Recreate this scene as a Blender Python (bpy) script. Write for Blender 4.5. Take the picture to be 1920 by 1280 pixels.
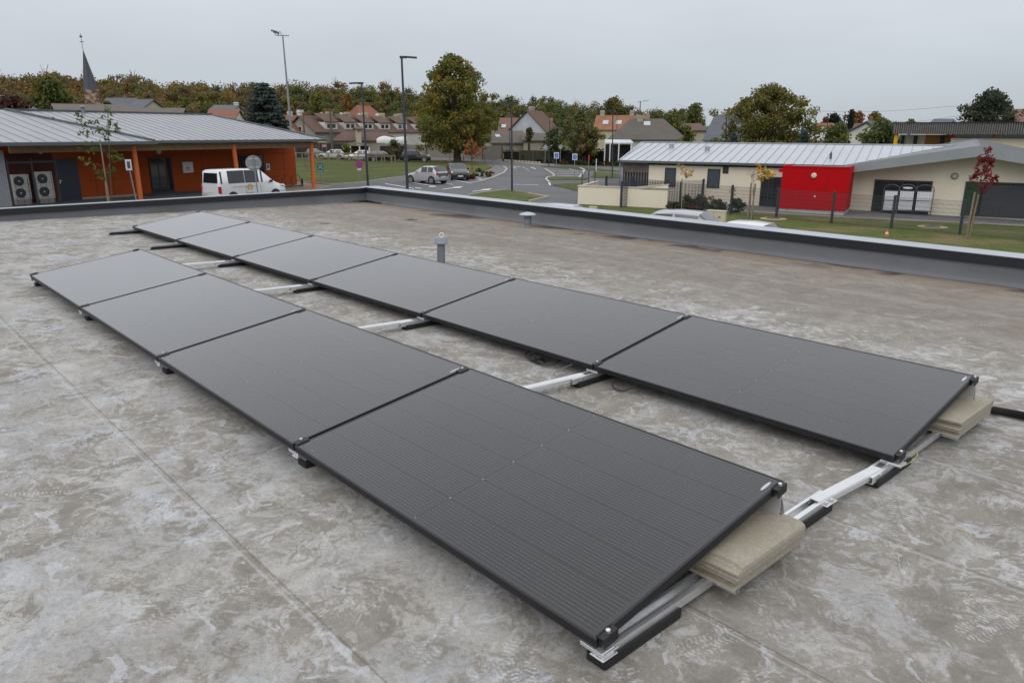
import bpy, bmesh, math, random
import numpy as np
from mathutils import Matrix, Vector
random.seed(7); rng = np.random.default_rng(7)
for o in list(bpy.data.objects): bpy.data.objects.remove(o)
SC = bpy.context.scene; COL = SC.collection
R = math.radians

# ------------------------------------------------------------------ camera
S = 1.134/.9998; F = 1393.44; YAW = 2.3929; HC = 4.6
def basis(yaw, pit, rol):
    cy, sy, cp, sp = math.cos(yaw), math.sin(yaw), math.cos(pit), math.sin(pit)
    f = np.array([cp*cy, cp*sy, -sp]); r = np.array([sy, -cy, 0.]); u = np.cross(r, f)
    c, s = math.cos(rol), math.sin(rol); r, u = c*r+s*u, -s*r+c*u
    return np.array([r, u, -f]).T
Br = basis(YAW, .2695, .0141)                 # the camera seen from the slightly sloping flat roof
Bg = basis(YAW, math.atan(394/F), .004)       # the camera against gravity
Cr = np.array([1.0883*S, -1.3428*S, 1.4155*S]); C = np.array([Cr[0], Cr[1], HC])
cam = bpy.data.objects.new('camera', bpy.data.cameras.new('camera')); COL.objects.link(cam)
cm = np.eye(4); cm[:3, :3] = Bg; cm[:3, 3] = C; cam.matrix_world = Matrix(cm.tolist())
cam.data.sensor_width = 36; cam.data.lens = 36*F/1920; cam.data.clip_start = .1; cam.data.clip_end = 3000
SC.camera = cam
RMn = np.eye(4); RMn[:3, :3] = Bg@Br.T; RMn[:3, 3] = C-(Bg@Br.T)@Cr; RM = Matrix(RMn.tolist())   # roof frame -> world

# ------------------------------------------------------------------ world: overcast sky (brighter towards the zenith)
SC.view_settings.view_transform = 'Standard'; SC.view_settings.look = 'None'
SC.view_settings.exposure = 0; SC.view_settings.gamma = 1
SUN_EL, SUN_AZ = R(40), R(-70)     # azimuth counted from +x; broad light from behind the camera
W = bpy.data.worlds.new('World'); SC.world = W; W.use_nodes = True
nt = W.node_tree; nt.nodes.clear()
def N(t, typ, **kw):
    n = t.nodes.new(typ)
    for k, v in kw.items():
        if k.startswith('i_'):
            n.inputs[int(k[2:]) if k[2:].isdigit() else k[2:].replace('_', ' ')].default_value = v
        else: setattr(n, k, v)
    return n
def ramp(t, stops, interp='LINEAR'):
    n = t.nodes.new('ShaderNodeValToRGB'); n.color_ramp.interpolation = interp
    e = n.color_ramp.elements
    while len(e) < len(stops): e.new(.5)
    for k, (p, c) in enumerate(stops): e[k].position = p; e[k].color = (c+(1,)) if len(c) == 3 else c
    return n
wo = N(nt, 'ShaderNodeOutputWorld'); bg = N(nt, 'ShaderNodeBackground', i_Strength=1.0)
bg2 = N(nt, 'ShaderNodeBackground', i_Strength=.06); mx = N(nt, 'ShaderNodeMixShader', i_0=.12)
sk = N(nt, 'ShaderNodeTexSky', sky_type='NISHITA', sun_disc=False); sk.sun_elevation = SUN_EL; sk.sun_rotation = math.pi/2-SUN_AZ
tc = N(nt, 'ShaderNodeTexCoord'); sp = N(nt, 'ShaderNodeSeparateXYZ')
nt.links.new(tc.outputs['Generated'], sp.inputs[0])
rp = ramp(nt, [(0, (.50, .555, .615)), (.05, (.56, .61, .67)), (.16, (.71, .745, .80)), (.26, (.93, .96, 1.02)), (.5, (1.06, 1.08, 1.12)), (1, (1.34, 1.35, 1.38))])
nt.links.new(sp.outputs['Z'], rp.inputs[0])
mp = N(nt, 'ShaderNodeMapping'); mp.inputs['Scale'].default_value = (1, 1, 3.5)
nz = N(nt, 'ShaderNodeTexNoise', i_Scale=2.2, i_Detail=4.0, i_Roughness=.55)
nt.links.new(tc.outputs['Generated'], mp.inputs[0]); nt.links.new(mp.outputs[0], nz.inputs['Vector'])
mr = N(nt, 'ShaderNodeMapRange'); mr.inputs[3].default_value = .88; mr.inputs[4].default_value = 1.17
nt.links.new(nz.outputs[0], mr.inputs[0])
ml = N(nt, 'ShaderNodeVectorMath', operation='SCALE')
nt.links.new(rp.outputs[0], ml.inputs[0]); nt.links.new(mr.outputs[0], ml.inputs['Scale'])
nt.links.new(ml.outputs[0], bg.inputs[0]); nt.links.new(sk.outputs[0], bg2.inputs[0])
nt.links.new(bg.outputs[0], mx.inputs[1]); nt.links.new(bg2.outputs[0], mx.inputs[2]); nt.links.new(mx.outputs[0], wo.inputs[0])
sl = bpy.data.lights.new('sun', 'SUN'); sl.energy = .8; sl.angle = R(45); sl.color = (1, .97, .93)
so = bpy.data.objects.new('sun', sl); COL.objects.link(so)
so.rotation_euler = (R(90)-SUN_EL, 0, SUN_AZ+R(90)); so.location = (0, 0, 30)

# ------------------------------------------------------------------ measuring helpers (a pixel of the photograph -> a point on the ground or on a facade plane)
LATD = np.array([math.sin(YAW), -math.cos(YAW)])
def gz(x, y): return -.7*math.tanh(((x-C[0])*LATD[0]+(y-C[1])*LATD[1])/45)
def ray(x, y): return Bg@np.array([(x-960)/F, -(y-640)/F, -1.])
def P(x, y, dz=0.):
    d = ray(x, y); z = dz; p = C
    for _ in range(50):
        p = C+d*(z-C[2])/d[2]; z = gz(p[0], p[1])+dz
    return p
def PR(x, y, z=0.):
    d = Br@np.array([(x-960)/F, -(y-640)/F, -1.]); return Cr+d*(z-Cr[2])/d[2]
def PV(x, y, p0, e):
    d = ray(x, y); n = (-e[1], e[0]); t = ((p0[0]-C[0])*n[0]+(p0[1]-C[1])*n[1])/(d[0]*n[0]+d[1]*n[1]); return C+d*t
def At(x, y, dist):
    d = ray(x, y); return C+d*dist/math.hypot(d[0], d[1])
def az(a): return np.array([math.cos(R(a)), math.sin(R(a)), 0.])
def dist(p): return math.hypot(p[0]-C[0], p[1]-C[1])

# ------------------------------------------------------------------ materials
MC = {}
def M(name, col, rough=.7, metal=0., var=.15, scale=2., bump=0., bs=30., spec=.5, dirt=None, coat=0.):
    if name in MC: return MC[name]
    m = bpy.data.materials.new(name); m.use_nodes = True; t = m.node_tree; b = t.nodes['Principled BSDF']
    b.inputs['Roughness'].default_value = rough; b.inputs['Metallic'].default_value = metal
    b.inputs['Specular IOR Level'].default_value = spec; b.inputs['Coat Weight'].default_value = coat
    b.inputs['Base Color'].default_value = (*col, 1)
    tcd = N(t, 'ShaderNodeTexCoord')
    if var:
        n1 = N(t, 'ShaderNodeTexNoise', i_Scale=scale, i_Detail=6.0, i_Roughness=.65); t.links.new(tcd.outputs['Object'], n1.inputs['Vector'])
        lo = tuple(c*(1-var) for c in col); hi = tuple(min(1, c*(1+var)) for c in col)
        if dirt: lo = dirt
        r_ = ramp(t, [(.3, lo), (.7, hi)]); t.links.new(n1.outputs[0], r_.inputs[0]); t.links.new(r_.outputs[0], b.inputs['Base Color'])
    if bump:
        n2 = N(t, 'ShaderNodeTexNoise', i_Scale=bs, i_Detail=4.0); t.links.new(tcd.outputs['Object'], n2.inputs['Vector'])
        bp = N(t, 'ShaderNodeBump', i_Strength=bump, i_Distance=.02); t.links.new(n2.outputs[0], bp.inputs['Height']); t.links.new(bp.outputs[0], b.inputs['Normal'])
    MC[name] = m; return m
def two_tone(name, c1, c2, scale, lo=.42, hi=.58, rough=.9, detail=8., c3=None, sc3=.15, bump=.0, fine=None, fc=(.6, 1.25)):
    """ground-like surface: two noise-mixed colours, a broad third, fine speckle"""
    m = bpy.data.materials.new(name); m.use_nodes = True; t = m.node_tree; b = t.nodes['Principled BSDF']
    b.inputs['Roughness'].default_value = rough; b.inputs['Specular IOR Level'].default_value = .25
    g = N(t, 'ShaderNodeTexCoord')
    n1 = N(t, 'ShaderNodeTexNoise', i_Scale=scale, i_Detail=detail, i_Roughness=.65); t.links.new(g.outputs['Object'], n1.inputs['Vector'])
    r1 = ramp(t, [(lo, c1), (hi, c2)]); t.links.new(n1.outputs[0], r1.inputs[0]); out = r1.outputs[0]
    if c3:
        n2 = N(t, 'ShaderNodeTexNoise', i_Scale=sc3, i_Detail=5.0); t.links.new(g.outputs['Object'], n2.inputs['Vector'])
        r2 = ramp(t, [(.5, (0, 0, 0)), (.66, (1, 1, 1))]); t.links.new(n2.outputs[0], r2.inputs[0])
        mm = N(t, 'ShaderNodeMix', data_type='RGBA'); t.links.new(r2.outputs[0], mm.inputs[0]); t.links.new(out, mm.inputs[6]); mm.inputs[7].default_value = (*c3, 1); out = mm.outputs[2]
    if fine:
        n3 = N(t, 'ShaderNodeTexNoise', i_Scale=fine, i_Detail=3.0); t.links.new(g.outputs['Object'], n3.inputs['Vector'])
        r3 = ramp(t, [(.3, (fc[0],)*3), (.7, (fc[1],)*3)]); t.links.new(n3.outputs[0], r3.inputs[0])
        m3 = N(t, 'ShaderNodeMix', data_type='RGBA', blend_type='MULTIPLY', i_0=1.0); t.links.new(out, m3.inputs[6]); t.links.new(r3.outputs[0], m3.inputs[7]); out = m3.outputs[2]
        if bump:
            bp = N(t, 'ShaderNodeBump', i_Strength=bump, i_Distance=.05); t.links.new(n3.outputs[0], bp.inputs['Height']); t.links.new(bp.outputs[0], b.inputs['Normal'])
    t.links.new(out, b.inputs['Base Color']); MC[name] = m; return m

# ------------------------------------------------------------------ mesh builder
class MB:
    def __init__(s): s.v = []; s.f = []; s.c = []
    def add(s, vs, fs, col=None):
        k = len(s.v); s.v += [tuple(map(float, p)) for p in vs]; s.f += [tuple(i+k for i in f) for f in fs]
        if col is not None: s.c += [col]*len(fs)
        return s
    def box(s, c, d, rz=0., ax=None):
        """centre c, full size d; ax = 3 axis vectors"""
        if ax is None:
            ca, sa = math.cos(rz), math.sin(rz); ax = ((ca, sa, 0), (-sa, ca, 0), (0, 0, 1))
        A = np.array(ax, float); c = np.array(c, float)
        vs = [c+A[0]*d[0]*i/2+A[1]*d[1]*j/2+A[2]*d[2]*k/2 for k in (-1, 1) for j in (-1, 1) for i in (-1, 1)]
        return s.add(vs, [(0, 2, 3, 1), (4, 5, 7, 6), (0, 1, 5, 4), (2, 6, 7, 3), (0, 4, 6, 2), (1, 3, 7, 5)])
    def bar(s, a, b, w, h=None, up=(0, 0, 1)):
        a = np.array(a, float); b = np.array(b, float); x = b-a; L = np.linalg.norm(x); x = x/L
        y = np.cross(up, x)
        if np.linalg.norm(y) < 1e-6: y = np.cross((1, 0, 0), x)
        y = y/np.linalg.norm(y); z = np.cross(x, y)
        return s.box((a+b)/2, (L, w, h or w), ax=(x, y, z))
    def tube(s, pts, r, n=8, cap=True):
        pts = [np.array(p, float) for p in pts]; rr = r if hasattr(r, '__len__') else [r]*len(pts); rings = []; k0 = len(s.v); u = None
        for i, p in enumerate(pts):
            d = pts[min(i+1, len(pts)-1)]-pts[max(i-1, 0)]; d = d/np.linalg.norm(d)
            if u is None: u = np.cross(d, (0, 0, 1) if abs(d[2]) < .9 else (1, 0, 0))
            u = u-d*np.dot(u, d); u = u/np.linalg.norm(u); w = np.cross(d, u)
            rings.append([p+rr[i]*(u*math.cos(2*math.pi*j/n)+w*math.sin(2*math.pi*j/n)) for j in range(n)])
        vs = [q for g in rings for q in g]; fs = []
        for i in range(len(pts)-1):
            for j in range(n): fs.append((i*n+j, i*n+(j+1) % n, (i+1)*n+(j+1) % n, (i+1)*n+j))
        if cap: fs += [tuple(range(n))[::-1], tuple((len(pts)-1)*n+j for j in range(n))]
        return s.add(vs, fs)
    def cyl(s, c, r, h, n=16, r2=None): return s.tube([c, (c[0], c[1], c[2]+h)], [r, r if r2 is None else r2], n)
    def prism(s, poly, vec):
        """poly: 3D points (planar), extruded by vec"""
        n = len(poly); vec = np.array(vec, float); vs = [np.array(p, float) for p in poly]; vs += [p+vec for p in vs[:n]]
        return s.add(vs, [tuple(range(n))[::-1], tuple(range(n, 2*n))]+[(i, (i+1) % n, n+(i+1) % n, n+i) for i in range(n)])
    def quad(s, *p): return s.add(p, [tuple(range(len(p)))])
    def build(s, name, mat, parent=None, loc=None, smooth=False, bevel=0., bseg=1):
        me = bpy.data.meshes.new(name); me.from_pydata(s.v, [], s.f)
        if s.c:
            ca = me.color_attributes.new('Col', 'FLOAT_COLOR', 'CORNER'); k = 0; buf = []
            for f, c in zip(s.f, s.c): buf += [c[0], c[1], c[2], 1.]*len(f)
            ca.data.foreach_set('color', buf)
        bm = bmesh.new(); bm.from_mesh(me)
        if not s.c: bmesh.ops.recalc_face_normals(bm, faces=bm.faces)
        bm.to_mesh(me); bm.free()
        if mat: me.materials.append(mat)
        o = bpy.data.objects.new(name, me); COL.objects.link(o)
        if parent is not None: o.parent = parent
        if loc is not None: o.location = loc
        if smooth:
            for p in me.polygons: p.use_smooth = True
        if bevel:
            b = o.modifiers.new('bevel', 'BEVEL'); b.width = bevel; b.segments = bseg; b.limit_method = 'ANGLE'; b.angle_limit = R(40)
        return o
def tag(o, label=None, cat=None, group=None, kind=None):
    if label: o['label'] = label
    if cat: o['category'] = cat
    if group: o['group'] = group
    if kind: o['kind'] = kind
    return o
def thing(name, label, cat, loc=(0, 0, 0), rz=0., group=None, roof=False, mat=None):
    o = bpy.data.objects.new(name, None); COL.objects.link(o); o.empty_display_size = .2
    m = Matrix.Translation(Vector([float(v) for v in loc]))@Matrix.Rotation(rz, 4, 'Z')
    if mat is not None: m = mat
    o.matrix_world = RM@m if roof else m
    return tag(o, label, cat, group)
def dup(root, label=None, group=None, mat=None, roof=False, loc=None, rz=0.):
    def cp(o, par):
        c = o.copy(); COL.objects.link(c)
        if par: c.parent = par; c.matrix_parent_inverse = o.matrix_parent_inverse
        for ch in [x for x in bpy.data.objects if x.parent == o and x is not c]: cp(ch, c)
        return c
    r = cp(root, None)
    if loc is not None: mat = Matrix.Translation(Vector([float(v) for v in loc]))@Matrix.Rotation(rz, 4, 'Z')
    if mat is not None: r.matrix_world = RM@mat if roof else mat
    if label: r['label'] = label
    if group: r['group'] = group
    return r
def struct(mb, name, mat): return tag(mb.build(name, mat), kind='structure')

# ================================================================== the flat roof we stand on (roof frame: x along the panel rows, y across them)
def membrane():
    m = bpy.data.materials.new('roof_membrane'); m.use_nodes = True; t = m.node_tree; b = t.nodes['Principled BSDF']; L = t.links.new
    b.inputs['Specular IOR Level'].default_value = .35
    g = N(t, 'ShaderNodeTexCoord').outputs['Object']
    def noise(scale, detail, rough=.6, dist=0., vec=None):
        n = N(t, 'ShaderNodeTexNoise', i_Scale=scale, i_Detail=detail, i_Roughness=rough, i_Distortion=dist); L(vec or g, n.inputs['Vector']); return n.outputs[0]
    def math_(op, a, b_=None, c_=None, clamp=False):
        n = N(t, 'ShaderNodeMath', operation=op, use_clamp=clamp)
        for i, q in enumerate((a, b_, c_)):
            if q is None: continue
            if isinstance(q, (int, float)): n.inputs[i].default_value = q
            else: L(q, n.inputs[i])
        return n.outputs[0]
    def sstep(x, lo, hi, a=0., b_=1.):
        n = N(t, 'ShaderNodeMapRange', interpolation_type='SMOOTHSTEP'); L(x, n.inputs[0])
        n.inputs[1].default_value = lo; n.inputs[2].default_value = hi; n.inputs[3].default_value = a; n.inputs[4].default_value = b_; return n.outputs[0]
    def mix(f, a, b_, blend='MIX'):
        n = N(t, 'ShaderNodeMix', data_type='RGBA', blend_type=blend)
        for i, q in ((0, f), (6, a), (7, b_)):
            if isinstance(q, (int, float)): n.inputs[i].default_value = q
            elif isinstance(q, tuple): n.inputs[i].default_value = (*q, 1)
            else: L(q, n.inputs[i])
        return n.outputs[2]
    sx = N(t, 'ShaderNodeSeparateXYZ'); L(g, sx.inputs[0]); X, Y = sx.outputs[0], sx.outputs[1]
    # warped coordinates
    wn = N(t, 'ShaderNodeTexNoise', i_Scale=2.3, i_Detail=4.0); L(g, wn.inputs['Vector'])
    wv = N(t, 'ShaderNodeVectorMath', operation='MULTIPLY_ADD'); L(wn.outputs['Color'], wv.inputs[0]); wv.inputs[1].default_value = (.35, .35, 0); L(g, wv.inputs[2]); WV = wv.outputs[0]
    big = noise(.55, 5, .6); mid = noise(2.6, 9, .68, .8, WV); sml = noise(11, 8, .7, 1.4, WV); tiny = noise(55, 5, .7, .8); grain = noise(260, 3, .6)
    worm = noise(16, 4, .6, 3.2, WV)
    # base dirt colour
    base = mix(sstep(mid, .34, .66), (.208, .192, .166), (.278, .262, .236))
    base = mix(sstep(big, .52, .72, 0, .55), base, (.165, .142, .112))
    calm = sstep(Y, 4.6, 6.2)
    base = mix(math_('MULTIPLY', sstep(sml, .5, .64), math_('SUBTRACT', .40, math_('MULTIPLY', calm, .36))), base, (.40, .388, .365))
    base = mix(math_('MULTIPLY', calm, .80), base, (.190, .165, .136)); base = mix(math_('MULTIPLY', sstep(X, -.3, 1.2), .35), base, (.180, .162, .140))
    # pale dried lime patches; fewer towards the parapet
    far = sstep(Y, 4.6, 6.0, 0, .16); far2 = math_('ADD', far, sstep(X, .2, 2.5, 0, .045))
    near = math_('MULTIPLY', sstep(Y, 0., 2.2, .030, 0.), sstep(X, -.6, .6, 1, 0)); pm = math_('SUBTRACT', math_('ADD', math_('ADD', math_('MULTIPLY', mid, .38), math_('MULTIPLY', sml, .44)), math_('ADD', math_('MULTIPLY', big, .16), math_('MULTIPLY', tiny, .09))), far2)
    pm = math_('ADD', pm, near)
    patch = math_('MULTIPLY', sstep(pm, .528, .565), sstep(tiny, .30, .55, .45, 1))
    pcol = mix(sstep(noise(1.1, 3), .42, .6), (.40, .393, .382), (.375, .392, .425))
    strong = sstep(noise(1.9, 4, .6), .50, .60); col = mix(math_('MULTIPLY', patch, math_('ADD', .40, math_('MULTIPLY', strong, .44))), base, pcol)
    tone = sstep(noise(5.5, 7, .7, .6, WV), .32, .68, .84, 1.14); tv = N(t, 'ShaderNodeVectorMath', operation='SCALE'); L(col, tv.inputs[0]); L(tone, tv.inputs['Scale']); col = tv.outputs[0]
    band = math_('MULTIPLY', sstep(Y, 3.3, 3.8), sstep(Y, 4.8, 6.2, 1, 0)); ck = noise(7., 6, .62, .9, WV)
    col = mix(math_('MULTIPLY', math_('MULTIPLY', sstep(ck, .545, .575), band), math_('MULTIPLY', sstep(noise(.9, 3), .42, .55), .75)), col, (.46, .455, .445))
    col = mix(math_('MULTIPLY', math_('MULTIPLY', sstep(ck, .615, .635), sstep(Y, 4., 5., 1, .15)), .62), col, (.455, .462, .485))
    # scuffs: thin curved pale strokes
    wm = math_('MULTIPLY', sstep(math_('ABSOLUTE', math_('SUBTRACT', worm, .5)), 0., .035, 1, 0), sstep(noise(1.7, 3), .48, .62))
    col = mix(math_('MULTIPLY', wm, .42), col, (.50, .495, .485))
    dm = math_('MULTIPLY', sstep(math_('ABSOLUTE', math_('SUBTRACT', noise(9, 5, .6, 2.4, WV), .47)), 0., .025, 1, 0), sstep(noise(1.3, 3), .45, .6))
    col = mix(math_('MULTIPLY', dm, .38), col, (.13, .115, .09))
    # boot prints: one per voronoi cell, each turned its own way
    for sc_, thr, seed in ((2.1, .42, 0.), (1.7, .5, 5.3), (2.6, .55, 9.1)):
        of = N(t, 'ShaderNodeVectorMath', operation='ADD'); L(g, of.inputs[0]); of.inputs[1].default_value = (seed, seed*.7, 0)
        vo = N(t, 'ShaderNodeTexVoronoi', voronoi_dimensions='2D', i_Scale=sc_); L(of.outputs[0], vo.inputs['Vector'])
        scv = N(t, 'ShaderNodeVectorMath', operation='SUBTRACT'); L(of.outputs[0], scv.inputs[0]); L(vo.outputs['Position'], scv.inputs[1])
        cs = N(t, 'ShaderNodeSeparateXYZ'); L(vo.outputs['Color'], cs.inputs[0]); ang = math_('MULTIPLY', cs.outputs[0], 6.28)
        ro = N(t, 'ShaderNodeVectorRotate', rotation_type='Z_AXIS'); L(scv.outputs[0], ro.inputs['Vector']); L(ang, ro.inputs['Angle'])
        q = N(t, 'ShaderNodeSeparateXYZ'); L(ro.outputs[0], q.inputs[0])
        # sole outline: narrower waist
        yy = q.outputs[1]; xx = math_('ABSOLUTE', q.outputs[0])
        wid = math_('ADD', .048, math_('MULTIPLY', math_('COSINE', math_('MULTIPLY', yy, 38.)), -.011))
        ell = math_('ADD', math_('POWER', math_('DIVIDE', xx, wid), 4.), math_('POWER', math_('DIVIDE', math_('ABSOLUTE', yy), .145), 4.))
        msk = sstep(ell, .7, 1.1, 1, 0)
        tr = math_('SINE', math_('ADD', math_('MULTIPLY', yy, 330.), math_('MULTIPLY', math_('SINE', math_('MULTIPLY', xx, 120.)), 1.9)))
        lug = math_('MULTIPLY', sstep(tr, -.1, .35), sstep(xx, .004, .009))
        prt = math_('MULTIPLY', math_('MULTIPLY', msk, lug), math_('MULTIPLY', sstep(cs.outputs[1], thr, thr+.12), sstep(tiny, .38, .56)))
        prt = math_('MULTIPLY', prt, sstep(math_('ADD', sml, math_('MULTIPLY', cs.outputs[2], .25)), .50, .68))
        col = mix(math_('MULTIPLY', prt, .5), col, (.50, .50, .50) if seed != 5.3 else (.15, .13, .105))
    # rust-brown stain and dirt puddles along the parapet foot
    edge = math_('ADD', Y, math_('MULTIPLY', big, 1.6))
    col = mix(sstep(edge, 8.0, 9.3, 0, .55), col, (.225, .168, .115))
    pud = math_('MULTIPLY', sstep(noise(.8, 3, .5), .56, .62), sstep(edge, 8.6, 9.0))
    col = mix(math_('MULTIPLY', pud, .88), col, (.045, .04, .036))
    # membrane sheets: welded seams every 1.02 m
    sy = math_('FRACT', math_('DIVIDE', math_('ADD', Y, .51+10.2), 1.02))
    sm = math_('SUBTRACT', 1, sstep(math_('ABSOLUTE', math_('SUBTRACT', sy, .012)), .0015, .0055))
    sw = math_('MULTIPLY', math_('MULTIPLY', sstep(sy, .015, .02), sstep(sy, .105, .12, 1, 0)), .13)
    col = mix(math_('MULTIPLY', sm, .48), col, (.12, .105, .085)); col = mix(sw, col, (.40, .39, .37))
    sl2 = math_('SUBTRACT', 1, sstep(math_('ABSOLUTE', math_('SUBTRACT', sy, .985)), .002, .010))
    col = mix(math_('MULTIPLY', sl2, .35), col, (.46, .45, .44))
    gr = sstep(grain, .25, .75, .86, 1.14); tn = sstep(tiny, .3, .7, .9, 1.1); gg = math_('MULTIPLY', gr, tn)
    vm = N(t, 'ShaderNodeVectorMath', operation='SCALE'); L(col, vm.inputs[0]); L(gg, vm.inputs['Scale']); L(vm.outputs[0], b.inputs['Base Color'])
    L(math_('SUBTRACT', .82, math_('MULTIPLY', patch, .12)), b.inputs['Roughness'])
    h = math_('ADD', math_('MULTIPLY', grain, .25), math_('ADD', math_('MULTIPLY', sm, -1.2), math_('ADD', math_('MULTIPLY', tiny, .5), math_('MULTIPLY', sml, .9))))
    bp = N(t, 'ShaderNodeBump', i_Strength=.45, i_Distance=.004); L(h, bp.inputs['Height']); L(bp.outputs[0], b.inputs['Normal'])
    return m
MEMB = membrane()
UPST = two_tone('upstand_membrane', (.132, .138, .152), (.160, .166, .181), .9, .3, .7, rough=.5, c3=(.125, .128, .135), sc3=.6)
BLACK_ALU = M('black_flashing', (.0075, .009, .014), .5, var=.2, scale=1.2)
COPING = M('pale_coping_metal', (.40, .43, .47), .42, .35, var=.10, scale=.8)
RENDER_CREAM = M('cream_render', (.60, .53, .42), .9, var=.05, scale=.6, bump=.1, bs=60)

bld = thing('flat_roof_building', 'flat-roofed building underfoot, its dirty grey membrane roof carrying the two rows of solar panels', 'building', roof=True)
_p = PR(0, 415.5); YP, XA = 8.45, -14.84; XB = XA+(_p[0]-XA)*16.5/(YP-_p[1])                 # foot of the far parapet; foot of the left parapet at its corner and at y = -8.05
lx = lambda y: XA+(XB-XA)*(YP-y)/16.5
mb = MB(); nx, ny = 60, 50
for j in range(ny+1):
    y = -8.05+(YP+8.05)*j/ny
    for i in range(nx+1):
        x0 = lx(y); x = x0+(9.5-x0)*i/nx; mb.v.append((x, y, 0.))
for j in range(ny):
    for i in range(nx): a = j*(nx+1)+i; mb.f.append((a, a+1, a+nx+2, a+nx+1))
mb.build('roof_membrane', MEMB, bld)
E = np.array
def parapet_run(a, b, n_in, wc=.52):
    """a->b along the foot, n_in = unit vector towards the roof"""
    a = E(a, float); b = E(b, float); e = (b-a)/np.linalg.norm(b-a); nI = E(n_in, float); up = E([0, 0, 1.])
    L_ = np.linalg.norm(b-a)
    m1 = MB(); k = int(L_/.35)                    # slightly uneven upstand sheet with a cove at its foot
    prof = [(.055, .004), (.018, .022), (.004, .06), (0., .13), (0., .235)]
    for i in range(k+1):
        for (o_, z_) in prof:
            w_ = .006*math.sin(i*1.7+z_*20)*(1 if z_ > .03 else 0); m1.v.append(tuple(a+e*L_*i/k+nI*(o_+w_)+up*z_))
    for i in range(k):
        for j in range(4): q = i*5+j; m1.f.append((q, q+1, q+6, q+5))
    m1.build('upstand', UPST, bld, smooth=True)
    m2 = MB().prism([a+nI*.012+up*.235, a+nI*.030+up*.235, a+nI*.030+up*.345, a-nI*.0+up*.345, a-nI*.0+up*.25], e*L_); m2.build('flashing_band', BLACK_ALU, bld)
    m3 = MB(); s_ = 0
    while s_ < L_:
        l_ = min(3.0, L_-s_)-.006
        m3.prism([a+e*s_+nI*.034+up*.343, a+e*s_-nI*wc+up*.328, a+e*s_-nI*(wc+.01)+up*.25, a+e*s_-nI*(wc+.015)+up*.25, a+e*s_-nI*(wc+.015)+up*.335, a+e*s_+nI*.036+up*.350], e*l_); s_ += 3.0
    m3.build('coping', COPING, bld)
    m4 = MB().prism([a-nI*.05+up*.24, a-nI*(wc-.04)+up*.24, a-nI*(wc-.04)-up*3.6, a-nI*.05-up*3.6], e*L_); m4.build('wall', RENDER_CREAM, bld)
parapet_run((XA, YP, 0), (9.5, YP, 0), (0, -1, 0))
dl = E([lx(-8.05)-XA, -8.05-YP, 0.]); dl /= np.linalg.norm(dl)
parapet_run((XA, YP, -.012), (lx(-8.05), -8.05, -.25), (-dl[1], dl[0], 0) if -dl[1] > 0 else (dl[1], -dl[0], 0), .30)
# corner coping filler
c0 = E([XA, YP, 0.]); MB().prism([c0-(0, 0, .002)+(.03, 0, .3385), c0+(.03, .53, .3375), c0+(-.31, .53, .3375), c0+(-.31, 0, .3385)], (0, 0, .006)).build('coping_corner', COPING, bld)

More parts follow.
